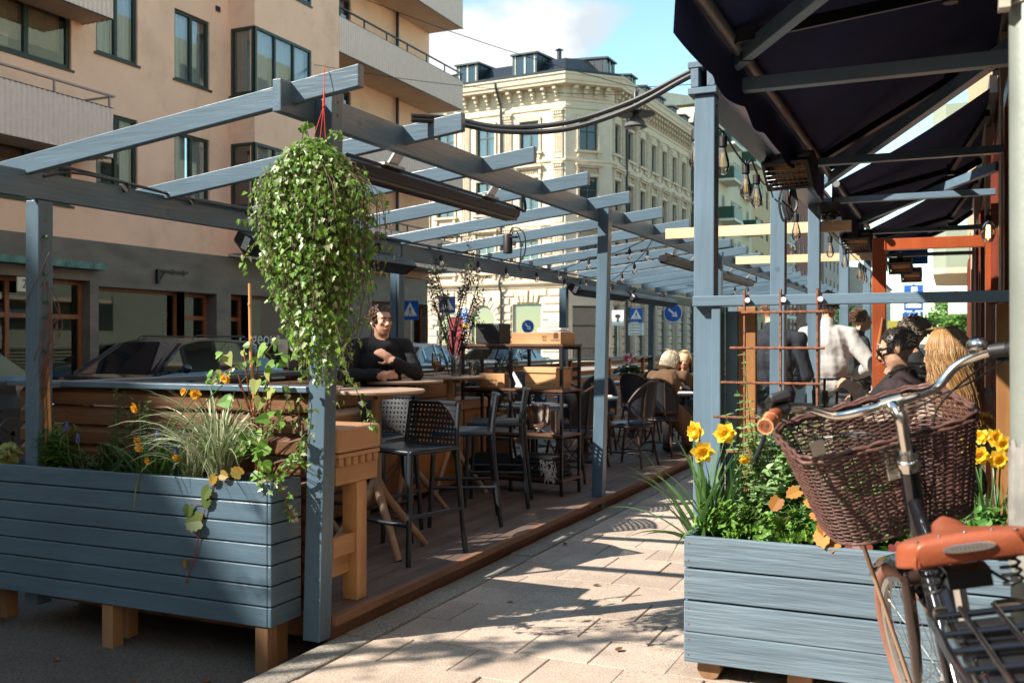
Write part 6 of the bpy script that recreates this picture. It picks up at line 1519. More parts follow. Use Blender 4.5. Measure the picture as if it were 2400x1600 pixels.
# ---- olive trees on the terrace
def olive(label, base, h, n, seed, spread=.35, pot=True):
    rr = random.Random(seed); t = plant('olive_tree', label, 'tree', base); B0 = V(base); tr, S_ = MB(), []
    tp = smooth_path([B0, B0+V((.02,0,h*.35)), B0+V((-.02,.02,h*.6))],5); tr.tube(tp,[.022-.0012*i for i in range(len(tp))],7)
    for k in range(n):
        p = B0+V((0,0,h*rr.uniform(.28,.62))); a = rr.uniform(0,6.28); L_ = rr.uniform(.3,.55)*h*.8; d = V((math.cos(a)*spread*2,math.sin(a)*spread*2,1.2)).normalized(); P = smooth_path([p,p+d*L_*.5+V((0,0,.03)),p+d*L_+V((0,0,.08))],4); tr.tube(P,[.007*(1-.7*i/len(P)) for i in range(len(P))],5); S_.append(P)
        for _ in range(6):
            q = P[rr.randrange(3,len(P))]; dd = (d+rdir(rr)*.9).normalized()*rr.uniform(.1,.22); S_.append([q,q+dd*.5+V((0,0,.01)),q+dd])
    tr.build('trunk', STEMB, t); stem_leaves(t, S_, LF_OLIVE, 'lance', .062, .026, STEMB, rr, .5, whorl=2, rad=.0022, start=.2, w=1.6)
    if pot:
        b = MB(); b.lathe([(.13,0),(.17,.34),(.18,.36),(.165,.36)],(base[0],base[1],DZ),16); b.build('pot', mat('clay_pot', (.20,.12,.08), .8), t)
olive('tall olive sapling behind the bar tables with sparse grey leaves', (-4.30,8.25,.42), 1.85, 13, 7, .22)
olive('low olive bush in a wooden pot behind the shelf unit', (-4.12,8.75,.30), .95, 16, 8, .42)
# cyclamen
t = plant('cyclamen', 'potted pink and white cyclamen on the wooden table by the fence', 'flower', (-4.1,13.2,.847)); rr = random.Random(5); bl, f1, f2 = MB(), MB(), MB()
for k in range(40): leaf(bl, V((-4.1,13.2,1.0))+V((rr.uniform(-.15,.15),rr.uniform(-.1,.1),rr.uniform(-.03,.06))), rdir(rr), V((0,-.6,1))+rdir(rr)*.4, .09, 'heart')
for k in range(34): leaf(f1 if k % 3 else f2, V((-4.1,13.2,1.20))+V((rr.uniform(-.07,.09),rr.uniform(-.07,.07),rr.uniform(-.10,.06))), V((0,0,1))+rdir(rr)*.5, rdir(rr), .06, 'oval', .2, .2, 1.3)
bl.build('foliage', LF_DARK, t); f1.build('flower', leafmat('pink_petal', (.5,.06,.14), (.7,.15,.25), .5, .3), t); f2.build('flower', leafmat('white_petal', (.7,.65,.65), (.8,.75,.75), .5, .3), t)
b = MB(); b.lathe([(.06,0),(.08,.13),(.085,.14)],(-4.1,13.2,.847),14); b.build('pot', MATS['clay_pot'], t)
# climbing greenery on the far end of the terrace
for (x, y, h, w_, seed, lab) in ((-4.1,18.5,2.3,.22,1,'climbing plant on the terrace end beyond the round blue sign'),(-1.3,14.0,1.9,.18,2,'green climber on the third blue post beyond the waiter')):
    rr = random.Random(seed); t = plant('climber', lab, 'plant', (x,y,.1)); b = MB(); s_ = MB(); s_.tube([(x,y,.1),(x,y,h)],.012,6); s_.build('stem', STEMB, t)
    for k in range(1500): leaf(b, (x+rr.gauss(0,w_*.45),y+rr.gauss(0,w_*.45),rr.uniform(.3,h)), rdir(rr), rdir(rr), rr.uniform(.04,.075), 'ivy')
    b.build('foliage', LF_MID, t)
# street trees far down the right side
def tree(x, y, h, cr, seed, label, z0=-.1, lm=None, dens=2600):
    rr = random.Random(seed); t = plant('tree', label, 'tree', (x,y,z0)); tr = MB(); B0 = V((x,y,z0)); tr.tube([B0,B0+V((.05,0,h*.3)),B0+V((-.1,.1,h*.6))],[h*.02,h*.016,h*.008],8); cl = []
    for k in range(22):
        a = rr.uniform(0,6.28); zz = rr.uniform(.32,.95); rad = cr*math.sin(math.pi*min(1,(zz-.2)/.85))*rr.uniform(.35,1.0); c = B0+V((rad*math.cos(a),rad*math.sin(a),h*zz)); cl.append((c, cr*rr.uniform(.22,.42))); tr.tube([B0+V((0,0,h*min(.6,zz*.6))), c],[h*.006,h*.002],5)
    tr.build('trunk', STEMB, t); b = MB(); L_ = cr*.085
    for k in range(dens):
        c, q = cl[rr.randrange(len(cl))]; d = rdir(rr); p = c+d*q*rr.random()**.4; leaf(b, p, rdir(rr), d+V((0,0,.5))+rdir(rr)*.5, L_*rr.uniform(.7,1.4), 'oval', .2, .2, 1.6)
    b.build('crown', lm or LF_BRI, t)
tree(1.9,80,5.2,2.6,1,'leafy green street tree in the gap at the end of the right side'); tree(.2,100,5.6,2.6,2,'rounded street tree behind the crossing sign far away'); tree(4.0,88,5.6,2.6,3,'tallest far street tree behind the grey house'); tree(2.6,120,7,4,4,'farthest street tree closing the view of the street')

# street tree behind the camera whose branch dapples the pavement
rr = random.Random(77); t = plant('tree', 'street tree behind the camera with a branch reaching over the kerb', 'tree', (-7.0,-1.1,-.1)); tr = MB(); tr.tube([(-7.0,-1.1,-.1),(-7.0,-1.0,2.6),(-6.9,-.9,4.6)],[.13,.10,.05],8); S_ = []
for pts in ([(-7.0,-1.0,2.7),(-6.3,-.2,3.6),(-5.7,.4,4.0),(-4.9,.75,4.2)],[(-7.0,-1.0,3.2),(-6.2,.0,3.9),(-5.6,.5,3.9),(-5.2,.6,3.8)],[(-7.0,-1.0,3.6),(-6.4,-.5,4.6),(-5.9,-.1,5.0)]):
    P = smooth_path(pts,5); tr.tube(P,[.045*(1-.8*i/len(P)) for i in range(len(P))],6)
    for q in P[7:]:
        for _ in range(2): d = rdir(rr)*rr.uniform(.15,.4); d.z *= .5; S_.append([q,q+d*.5,q+d])
tr.build('trunk', STEMB, t); stem_leaves(t, S_, LF_MID, 'oval', .075, .05, STEMB, rr, .4, rad=.004, w=1.4)

for i, (x, y, z, rz_) in enumerate(((-3.35,3.3,-.104,.4),(-3.05,3.45,-.104,1.9),(-3.9,3.4,-.104,2.7),(-2.9,3.2,-.104,.9),(-3.6,3.15,-.104,3.5),(-1.9,5.4,.006,.3),(-1.4,4.3,.006,1.2),(-2.45,6.4,.008,2.2),(-2.2,4.9,.006,5.1))):
    b = MB(); leaf(b, (x,y,z), (math.cos(rz_),math.sin(rz_),.05), (0,0,1), .045, 'oval', .3, -.15, 1.3)
    tag(b.build('fallen_leaf', leafmat('dry_leaf', (.10,.04,.015), (.24,.11,.035), .7, .2)), 'dry brown leaf lying on the ground', 'leaf', 'dry leaves on the ground')
# ================================================================ bicycle (local: x forward, y left, z up; origin under the rear hub)
BKB = mat('black_gloss_paint', (.008,.008,.010), .12, 0, .1, 5, coat=.6)
LEATH = mat('tan_leather', (.30,.076,.033), .36, 0, .13, 7, .12, 110)
LEATH2 = mat('brown_leather_grip', (.33,.085,.035), .45, 0, .2, 30, .3, 120)
STITCH = mat('pale_stitching', (.55,.33,.15), .7)
TYRE = mat('brown_tyre', (.27,.125,.085), .7, 0, .12, 30, .3, 200)
RIMM = mat('cream_rim', (.36,.33,.30), .35, .5, .1)
WICK = mat('dark_brown_wicker', (.105,.050,.040), .45, 0, .4, 60)
BRONZE = mat('bronze_strut', (.50,.33,.22), .35, .5, .05)
ALLOY = mat('polished_alloy', (.78,.75,.69), .16, 1, .05)
bk_ = thing('bicycle', 'black city bicycle with wicker front basket, tan leather saddle and polished handlebar', 'bicycle', (.225,2.073,.018), None, 0, world=False)
bk_.rotation_euler = (R(-11), 0, R(99))
RW = .385; FX = 1.13
axp = V((1.06,0,RW)); axd = V((-.375,0,.927)).normalized()
ST = Matrix.Translation(axp) @ Matrix.Rotation(R(14),4,axd) @ Matrix.Translation(-axp)
def axz(z): return axp+axd*((z-RW)/axd.z)
def wheel(c, M=None, name='wheel'):
    b = MB(M); n = 56
    b.tube([(c[0]+(RW-.024)*math.cos(2*math.pi*k/n),c[1],c[2]+(RW-.024)*math.sin(2*math.pi*k/n)) for k in range(n)], .024, 12, closed=True); w = b.build(name, TYRE, bk_, smooth=180)
    b = MB(M); vs = []; pr = [(RW-.045,-.014),(RW-.062,-.012),(RW-.064,0),(RW-.062,.012),(RW-.045,.014)]
    for k in range(n):
        a = 2*math.pi*k/n
        for q, y in pr: vs.append((c[0]+q*math.cos(a),c[1]+y,c[2]+q*math.sin(a)))
    for k in range(n):
        for j in range(4): b.add([vs[k*5+j],vs[((k+1)%n)*5+j],vs[((k+1)%n)*5+j+1],vs[k*5+j+1]], [(0,1,2,3)])
    b.build('rim', RIMM, w, smooth=180)
    b = MB(M)
    for k in range(32):
        a = 2*math.pi*k/32; s = 1 if k % 2 else -1; a2 = a+s*(1 if (k//2) % 2 else -1)*.9; b.tube([(c[0]+.028*math.cos(a2),c[1]+s*.03,c[2]+.028*math.sin(a2)),(c[0]+(RW-.06)*math.cos(a),c[1],c[2]+(RW-.06)*math.sin(a))],.0013,4)
        b.tube([(c[0]+(RW-.078)*math.cos(a),c[1]+s*.002,c[2]+(RW-.078)*math.sin(a)),(c[0]+(RW-.06)*math.cos(a),c[1],c[2]+(RW-.06)*math.sin(a))],.0026,5)
    b.build('spoke', STEEL, w)
    b = MB(M); b.cyl((c[0],c[1]-.045,c[2]),(c[0],c[1]+.045,c[2]),.016,12); 
    for s in (-1,1): b.cyl((c[0],c[1]+s*.027,c[2]),(c[0],c[1]+s*.033,c[2]),.03,14); b.cyl((c[0],c[1]+s*.045,c[2]),(c[0],c[1]+s*.06,c[2]),.009,8)
    b.build('hub', CHROME, w, smooth=40)
wheel((FX,0,RW), ST); wheel((0,0,RW))
# frame
ht0, ht1 = axz(.80), axz(1.10); bb = V((.47,0,.29)); stp = V((.27,0,.80))
b = MB(); b.tube([bb, stp],.018,12); b.tube([bb, axz(.84)],.024,12); b.tube([stp.lerp(bb,.25), axz(1.0)],.019,12); b.tube([ht0,ht1],.025,14)
for s in (-1,1): b.tube([bb+V((0,s*.03,0)),(0,s*.065,RW)],.012,8); b.tube([stp.lerp(bb,.05)+V((0,s*.02,0)),(0,s*.065,RW)],.010,8)
b.build('frame', BKB, bk_, smooth=60)
b = MB(ST); cr_ = axz(.775)
b.tube([axz(.79),cr_],.024,12); b.tube([cr_+V((0,-.055,0)),cr_+V((0,.055,0))],.02,10)
for s in (-1,1): b.tube(smooth_path([cr_+V((0,s*.055,0)),axz(.6)+V((.01,s*.057,0)),axz(.47)+V((.035,s*.058,0)),V((FX,s*.058,RW))],5),[.018]*6+[.016]*5+[.012]*5,10)
b.build('fork', mat('brown_black_fork', (.035,.02,.016), .2, coat=.4), bk_, smooth=60)
b = MB(ST); n = 20
for k in range(n):
    a0, a1 = R(95)-R(75)*k/n*1.0+R(-0), R(95)-R(75)*(k+1)/n
    a0, a1 = R(50)+R(115)*k/n, R(50)+R(115)*(k+1)/n
    for y0_, y1_, r0, r1 in ((-.032,-.018,RW+.006,RW+.016),(-.018,.018,RW+.016,RW+.016),(.018,.032,RW+.016,RW+.006)):
        b.add([(FX+r0*math.cos(a0),y0_,RW+r0*math.sin(a0)),(FX+r0*math.cos(a1),y0_,RW+r0*math.sin(a1)),(FX+r1*math.cos(a1),y1_,RW+r1*math.sin(a1)),(FX+r1*math.cos(a0),y1_,RW+r1*math.sin(a0))], [(0,1,2,3)])
mg = b.build('mudguard', BKB, bk_, smooth=180)
b = MB()
for k in range(30):
    a0, a1 = R(20)+R(200)*k/30, R(20)+R(200)*(k+1)/30
    for y0_, y1_, r0, r1 in ((-.032,-.018,RW+.006,RW+.018),(-.018,.018,RW+.018,RW+.018),(.018,.032,RW+.018,RW+.006)):
        b.add([(r0*math.cos(a0),y0_,RW+r0*math.sin(a0)),(r0*math.cos(a1),y0_,RW+r0*math.sin(a1)),(r1*math.cos(a1),y1_,RW+r1*math.sin(a1)),(r1*math.cos(a0),y1_,RW+r1*math.sin(a0))], [(0,1,2,3)])
b.build('mudguard', BKB, bk_, smooth=180)
# headset, stem, bars
def axf(z, r0, r1, n=20, z2=None):
    p, q = axz(z), axz(z2); return p, q
b = MB(ST)
zc = axz(1.0)
for (za, zb_, ra, rb2) in ((1.085,1.10,.028,.032),(1.10,1.112,.033,.033),(1.112,1.122,.028,.031),(1.122,1.136,.031,.026)): b.tube([axz(za),axz(zb_)],[ra,rb2],18)
b.build('headset', ALLOY, bk_, smooth=30)
TOP = 1.275
b = MB(ST); p0 = axz(1.13); p1 = axz(1.21); cl_ = axz(1.245)+V((.055,0,.02))
b.tube(smooth_path([p0, axz(1.17), p1, axz(1.235)+V((.012,0,.004)), cl_],5), [.0165]*11+[.017]*5+[.018]*5, 14); b.cyl(cl_+V((0,-.028,0)),cl_+V((0,.028,0)),.0225,16); b.cyl(axz(1.238)+V((-.004,0,.012)),axz(1.25)+V((-.006,0,.012)),.007,8); b.build('stem', ALLOY, bk_, smooth=50)
C_ = cl_
hb = {}
for s in (1,-1):
    hb[s] = smooth_path([C_+V((0,0,0)), C_+V((.005,s*.07,.0)), C_+V((.03,s*.14,.005)), C_+V((.025,s*.205,.045)), C_+V((-.02,s*.265,.062)), C_+V((-.075,s*.315,.058)), C_+V((-.165,s*.365,.045))],7)
b = MB(ST); b.tube(list(reversed(hb[1]))+hb[-1][1:], .0125, 12); b.build('handlebar', ALLOY, bk_, smooth=180)
def grip(s, m, st=None):
    P = hb[s]; pts = P[-9:]; b = MB(ST); k = len(pts); b.tube(pts, [.0165+.004*math.sin(math.pi*(i/(k-1))**.8)+(.002 if i == k-1 else 0) for i in range(k)], 16); g = b.build('grip', m, bk_, smooth=50)
    if st:
        b = MB(ST); d = (pts[-1]-pts[-2]).normalized(); e = d.orthogonal().normalized()
        for q in (0,-5):
            c = pts[q if q else -1]
            b.tube([c+Matrix.Rotation(6.283*j/20,3,d)@e*(.0185+.0012*(j%2)) for j in range(20)],.0022,5,closed=True)
        for i in range(k-5,k): b.ell(pts[i]+V((0,0,.0195)),(.003,.004,.002),6,4)
        b.build('stitching', st, g)
grip(1, LEATH2, STITCH); grip(-1, mat('black_rubber_grip', (.012,.012,.012), .55, 0, .2, 60, .3, 120))
for s in (1,-1):
    P = hb[s]; c = P[-11]; d = (P[-10]-P[-12]).normalized()
    b = MB(ST); b.tube([c-d*.022,c+d*.022],.0185,14); b.build('brake_clamp', BLKP, bk_, smooth=40)
    b = MB(ST); dn = V((.0,0,-1)); b.tube(smooth_path([c+V((.03,0,-.02)), c+V((.02,s*.04,-.035)), P[-1]+V((.05,s*.02,-.055)), P[-1]+V((.015,s*.05,-.075))],5), [.008]*6+[.006]*10, 8, flat=1); b.build('brake_lever', BLKP, bk_, smooth=60)
# gear display on the left, bell on the right
c = hb[1][-12]; b = MB(ST); b.box(-.045,.045,-.03,.03,.018,.045, Matrix.Translation(c)@Matrix.Rotation(.2,4,'Y')); b.box(-.03,.03,-.02,.02,-.005,.02, Matrix.Translation(c)); b.build('display', BLKP, bk_, bevel=.008, bseg=3, smooth=40)
c = hb[-1][-15]+V((0,.01,.012)); b = MB(ST); b.lathe([(.012,.0),(.026,.006),(.028,.014),(.022,.027),(.01,.034),(0,.036)],c,18); b.build('bell', CHROME, bk_, smooth=50)
# cables
for nm, pts in ((1,[hb[1][-12]+V((.03,0,-.02)), C_+V((.13,.13,-.05)), C_+V((.10,.03,-.09)), axz(1.0)+V((.07,.0,0)), axz(.90)+V((.045,.03,0))]),(2,[hb[1][-12]+V((.03,.01,-.02)), C_+V((.10,.20,-.04)), C_+V((.04,.08,-.08)), axz(1.02)+V((.03,-.045,0)), axz(.86)+V((.03,-.04,0)), axz(.78)+V((.02,-.10,0)), axz(.70)+V((0,-.06,0))]),(3,[hb[-1][-12]+V((.03,0,-.02)), C_+V((.10,-.15,-.06)), axz(1.05)+V((.08,-.10,0)), axz(.95)+V((.06,-.06,0)), axz(.8)+V((.03,-.03,0))]),(4,[hb[-1][-10]+V((.02,0,-.03)), C_+V((.06,-.24,-.01)), C_+V((.09,-.14,-.03)), C_+V((.10,-.04,-.08)), axz(.98)+V((.05,.01,0))])):
    b = MB(ST); b.tube(smooth_path(pts,7),.0028,6); b.build('cable', CABLE, bk_)
# wicker basket
bx, bz0, bz1 = C_.x+.225, .895, 1.165
def outline(W, D, rr, n=88):
    """rounded rectangle, W across y, D along x"""
    P = []; hw, hd = W/2-rr, D/2-rr
    per = [(hd,hw,0),( -hd,hw,90),(-hd,-hw,180),(hd,-hw,270)]
    for (cx_, cy_, a0) in per:
        for k in range(8): a = R(a0+90*k/7); P.append(V((cx_+rr*math.cos(a), cy_+rr*math.sin(a),0)))
    # resample
    L_ = [0]; Q = P+[P[0]]
    for i in range(len(P)): L_.append(L_[-1]+(Q[i+1]-Q[i]).length)
    out = []; i = 0
    for k in range(n):
        s = L_[-1]*k/n
        while L_[i+1] < s: i += 1
        out.append(Q[i].lerp(Q[i+1], (s-L_[i])/(L_[i+1]-L_[i])))
    return out
NB = 96
TB = Matrix.Translation(V((bx-.15,0,1.07))) @ Matrix.Rotation(R(-15),4,'Y') @ Matrix.Translation(V((-(bx-.15),0,-1.07)))
STB = ST @ TB
def ring(t): return [p+V((bx+.02*(t-.5),0,bz0+(bz1-bz0)*t)) for p in outline(.40+.10*t, .27+.085*t, .085, NB)]
bw = MB(STB); rows_n = 44
for j in range(rows_n):
    t = (j+.5)/rows_n; P = ring(t); Q = []
    for k in range(NB):
        p, q = P[k], P[(k+1)%NB]; c = V((bx,0,p.z)); o = (p-c); o.z = 0; o.normalize(); Q.append(p+o*((.0030*(1 if (k+ (j%2)*2) % 4 < 2 else -1)+.0008*math.sin(k*1.7+j*2.3)))+V((0,0,.0012*math.sin(k*3.1+j))))
    bw.tube(Q, .0023+.0003*math.sin(j*5), 5, closed=True)
bsk = bw.build('basket', WICK, bk_, smooth=180)
b = MB(STB); r0, r1, rm = ring(0), ring(1), ring(.5)
for k in range(0, NB, 2): b.tube([r0[k], rm[k], r1[k]], .0028, 5)
for k in range(0, 22): y = -.17+.34*k/21; b.tube([(bx-.125,y,bz0+.002*(k%2)),(bx+.105,y,bz0+.002*(k%2))],.0055,5)
for k in range(9): x = bx-.12+.225*k/8; b.tube([(x,-.18,bz0+.001),(x,.18,bz0+.001)],.004,5)
b.build('stake', WICK, bsk)
b = MB(STB)
for o, zz in ((.006,.0),(-.004,.006),(.002,.012)):
    P = ring(1); Q = []
    for k in range(NB): p = P[k]; d = V((p.x-bx,p.y,0)).normalized(); Q.append(p+d*(o+.003*math.sin(k*1.57+o*900))+V((0,0,zz+.003*math.cos(k*1.57+o*900))))
    b.tube(Q, .0058, 6, closed=True)
P = ring(.0); b.tube([p+V((0,0,-.002)) for p in P], .006, 6, closed=True); b.build('rim', WICK, bsk, smooth=180)
b = MB(STB); b.box(bx-.165,bx-.14,-.045,.045,1.06,1.15); b.bar((axz(1.03).x,0,1.06),(bx-.15,0,1.10),.03,.03); b.build('basket_bracket', mat('pale_steel_bracket', (.5,.45,.38), .4, .6), bk_, bevel=.004)
b = MB(STB); b.box(bx-.158,bx-.152,.19,.225,1.185,1.225); b.build('basket_tag', mat('cream_tag', (.6,.52,.44), .6), bsk)
for s in (1,-1):
    b = MB(ST); b.tube([TB @ V((bx-.02,s*.115,bz0-.004)),(FX,s*.066,RW)],.0068,8); b.build('basket_strut', BRONZE, bk_, smooth=60)
# saddle: outline from above, skirted edge
def saddle():
    b = MB(); n, m = 22, 14; zs_ = 1.062
    prof_w = [(0,.098),(.012,.122),(.035,.132),(.07,.127),(.10,.104),(.13,.070),(.16,.048),(.20,.037),(.25,.033),(.275,.029),(.285,.016)]
    def w(x):
        for (a, wa), (c, wc) in zip(prof_w[:-1], prof_w[1:]):
            if a <= x <= c: return wa+(wc-wa)*(x-a)/(c-a)
        return .006
    vs = []
    for i in range(n+1):
        x = .285*(i/n)**1.15; ww = w(x); tz = zs_+.010*math.sin(math.pi*min(1,x/.1)*.5)-.012*math.sin(math.pi*x/.285)-.028*(x/.285)
        sk = .046*(1-.35*x/.285)
        for j in range(m+1):
            s = -1+2*j/m
            if abs(s) < .72: y = ww*s/.72*.93; z = tz-.010*(abs(s)/.72)**2.2
            else:
                f = (abs(s)-.72)/.28; y = ww*(1 if s > 0 else -1)*(.93+.07*math.sin(f*1.57)); z = tz-.010-sk*f**1.1
            vs.append((x,y,z))
    for i in range(n):
        for j in range(m): a = i*(m+1)+j; b.add([vs[a],vs[a+m+1],vs[a+m+2],vs[a+1]], [(0,1,2,3)])
    # rear skirt
    row = vs[:m+1]; k2 = [V(p) for p in row]
    R1 = [V((-.009,p.y,min(p.z,zs_-.010))) for p in k2]; R2 = [V((-.012+.05*(abs(p.y)/.1)**6*.1,p.y,min(p.z,zs_-.032))) for p in k2]; R3 = [V((-.002,p.y,min(p.z,zs_-.056))) for p in k2]
    for A, B_2 in ((k2,R1),(R1,R2),(R2,R3)):
        for j in range(m): b.add([A[j],A[j+1],B_2[j+1],B_2[j]], [(0,1,2,3)])
    me = b.build('saddle', LEATH, bk_, smooth=180)
    bmx = bmesh.new(); bmx.from_mesh(me.data); bmesh.ops.remove_doubles(bmx, verts=bmx.verts, dist=.0008); bmx.to_mesh(me.data); bmx.free()
    md = me.modifiers.new('sub', 'SUBSURF'); md.levels = md.render_levels = 2
    md = me.modifiers.new('sol', 'SOLIDIFY'); md.thickness = .006; md.offset = -1
    q = MB()
    for y in (-.088,-.047,0,.047,.088): q.ell((.004-.0*abs(y), y, zs_+.000-.006*(abs(y)/.09)**2), (.0042,.0042,.002), 10, 6)
    q.build('rivet', CHROME, me, smooth=180)
    q = MB(); q.prism([(.034*math.cos(6.283*k/24)+(.014 if math.cos(6.283*k/24) > 0 else -.014)*1.0, .0085*math.sin(6.283*k/24)) for k in range(24)], -.0015, .0025, frameM((-.013,0,zs_-.026),(0,-1,0),(0,0,1))); pl2 = q.build('badge', CHROME, me, bevel=.001)
    q = MB()
    for k in range(9): q.box(-.0162,-.0155,-.030+.0072*k,-.0262+.0072*k,zs_-.030,zs_-.022)
    q.build('badge_engraving', mat('engraving', (.16,.15,.14), .5, .5), pl2)
    q = MB()
    for s in (-1,1):
        P = [(.03+.018*math.cos(k*.9), s*.07+.018*math.sin(k*.9), zs_-.115+.0022*k) for k in range(28)]; q.tube(P,.0032,6)
        q.tube(smooth_path([(.03,s*.07,zs_-.115),(.12,s*.03,zs_-.085),(.27,s*.012,zs_-.035)],5),.0036,6); q.tube([(.02,s*.085,zs_-.05),(.02,-s*.0,zs_-.055)],.004,6)
    q.box(.06,.12,-.04,.04,zs_-.12,zs_-.085); q.build('saddle_spring', BLK, me, smooth=60)
saddle()
b = MB(); b.tube([stp, V((.235,0,.955))],.0135,12); b.build('seat_post', CHROME, bk_, smooth=60)
# rear rack with battery case
b = MB()
for s in (-1,1):
    b.tube(smooth_path([(.15,s*.05,.88),(.05,s*.085,.905),(-.10,s*.09,.905),(-.42,s*.085,.90),(-.46,s*.06,.90)],5),.009,8); b.tube([(0,s*.075,RW),(-.06,s*.09,.90)],.007,8); b.tube([(0,s*.075,RW),(-.30,s*.088,.90)],.007,8)
for x in (.02,-.10,-.20,-.30,-.42): b.tube([(x,-.088,.905),(x,.088,.905)],.007,8)
for y in (-.03,.03): b.tube([(.05,y,.908),(-.44,y,.908)],.006,8)
b.build('rear_rack', BKB, bk_, smooth=60)
b = MB(); b.box(-.43,.06,-.066,.066,.815,.886); b.build('battery_case', BKB, bk_, bevel=.014, bseg=3, smooth=40)
b = MB()
for k in range(6): b.box(-.40+.075*k,-.36+.075*k,-.05,.05,.8862,.893)
for x, y in ((-.35,.055),(-.1,.056),(-.25,-.057)): b.ell((x,y,.893),(.008,.008,.004),10,6)
b.build('strap', mat('rack_strap', (.02,.02,.022), .3), bk_, bevel=.002)
b = MB(); b.lathe([(.10,-.004),(.10,.004)],(0,0,0),28,Matrix.Translation(V((.47,-.05,.29)))@Matrix.Rotation(R(90),4,'X')); b.tube([(.47,-.06,.29),(.60,-.07,.20)],.01,8); b.tube([(.47,.06,.29),(.34,.07,.38)],.01,8); b.box(.55,.65,-.17,-.08,.19,.21).box(.29,.39,.08,.17,.37,.39); b.build('crankset', BLK, bk_)
b = MB(); b.tube([(.30,.05,.30),(.20,.16,.03),(.17,.19,.035)],.009,8); b.build('kickstand', BLK, bk_)
# ================================================================ people: one continuous body mesh each, hair and extras as children
import numpy as np
SKIN = mat('skin', (.62,.33,.22), .5, 0, .06, 30, .1, 120)
def cloth(name, c, rough=.85, v=.18): return mat('cloth_'+name, c, rough, 0, v, 9, .9, 15)
SHOE = mat('shoe', (.03,.025,.022), .5)
def cap_mesh(b, p, q, r0, r1, n=14):
    p, q = V(p), V(q); d = q-p; L_ = d.length
    if L_ < 1e-5: return b.ell(p, (r0,r0,r0), n, 8)
    d.normalize(); P, RR = [], []
    for k in range(5): a = -math.pi/2+math.pi/2*k/4; P.append(p+d*r0*math.sin(a)); RR.append(max(.001,r0*math.cos(a)))
    for k in range(5): a = math.pi/2*k/4; P.append(q+d*r1*math.sin(a)); RR.append(max(.001,r1*math.cos(a)))
    return b.tube(P, RR, n)
class Body:
    def __init__(s): s.b = MB(); s.pr = []
    def cap(s, p, q, r0, r1, m, scale=None):
        cap_mesh(s.b, p, q, r0, r1); s.pr.append((np.array(V(p)), np.array(V(q)), r0, r1, m))
    def ell(s, c, r, m, M=None):
        s.b.ell(c, r, 16, 10, M); k = max(range(3), key=lambda i: r[i]); e = V((0,0,0)); e[k] = r[k]*.55
        if M is not None: e = M.to_3x3() @ e
        rr = sorted(r)[1]*.95; s.pr.append((np.array(V(c)-e), np.array(V(c)+e), rr, rr, m))
    def finish(s, par, mats, vox, smooth=4, name='body'):
        o = s.b.build('tmp', mats[0]); md = o.modifiers.new('r', 'REMESH'); md.mode = 'VOXEL'; md.voxel_size = vox; md.adaptivity = 0
        sm = o.modifiers.new('s', 'SMOOTH'); sm.iterations = smooth; sm.factor = .5
        dg = bpy.context.evaluated_depsgraph_get(); me = bpy.data.meshes.new_from_object(o.evaluated_get(dg)); bpy.data.objects.remove(o)
        me.materials.clear()
        for m in mats: me.materials.append(m)
        nf = len(me.polygons); c = np.empty(nf*3); me.polygons.foreach_get('center', c); c = c.reshape(-1,3)
        best = np.full(nf, 1e9); idx = np.zeros(nf, dtype=np.int32)
        for (p, q, r0, r1, m) in s.pr:
            d = q-p; L2 = max(1e-9, d@d); t = np.clip(((c-p)@d)/L2, 0, 1); e = np.linalg.norm(c-(p+t[:,None]*d), axis=1)-(r0+(r1-r0)*t)
            k = e < best; best[k] = e[k]; idx[k] = m
        # cloth folds: push clothed vertices along their normals with ridged noise
        skin_v = np.zeros(len(me.vertices), dtype=bool); lv = np.empty(len(me.loops), dtype=np.int32); me.loops.foreach_get('vertex_index', lv)
        lt = np.empty(nf, dtype=np.int32); me.polygons.foreach_get('loop_total', lt); skin_v[lv[np.repeat(idx == 1, lt)]] = True
        nv = len(me.vertices); co = np.empty(nv*3); me.vertices.foreach_get('co', co); no = np.empty(nv*3); me.vertices.foreach_get('normal', no); co = co.reshape(-1,3); no = no.reshape(-1,3)
        am = np.zeros(nv)
        for k_ in np.nonzero(~skin_v)[0]:
            x_, y_, z_ = co[k_]; am[k_] = (1-abs(noise.noise(V((x_*8+3, y_*8, z_*3+x_*7))))*2.2)*.008-.003+noise.noise(V((x_*26,y_*26,z_*14)))*.0022
        me.vertices.foreach_set('co', (co+no*am[:,None]).ravel()); me.update()
        me.polygons.foreach_set('material_index', idx); me.polygons.foreach_set('use_smooth', [True]*nf)
        ob = bpy.data.objects.new(name, me); COL.objects.link(ob); ob.parent = par; return ob
def hand(B, w, d, up, m, side=1, curl=.5, s=1.0):
    """palm and five fingers from wrist w, pointing along d, back of the hand towards up"""
    w, d, up = V(w), V(d).normalized(), V(up); up = (up-d*up.dot(d)).normalized(); x = d.cross(up)*side
    pc = w+d*.045*s; Mx = Matrix((x, d, up)).transposed().to_4x4()
    B.ell(pc, (.039*s,.05*s,.017*s), m, Mx)
    for i, (o, L_) in enumerate(((-.030,.068),(-.010,.078),(.010,.074),(.029,.058))):
        p = w+d*.085*s+x*o*s; a = p; ang = 0
        for seg in (.45,.32,.23):
            ang += curl*(.55+.12*i); dd = (d*math.cos(ang)-up*math.sin(ang)); q = a+dd*L_*seg*s*1.05; B.cap(a, q, .0088*s, .0078*s, m); a = q
    p = w+d*.03*s-x*.034*s; t1 = (d*.6-x*.75-up*.2).normalized(); q = p+t1*.038*s; B.cap(p, q, .011*s, .0095*s, m); B.cap(q, q+(d*.9-x*.2-up*.35*curl).normalized()*.03*s, .0095*s, .0082*s, m)
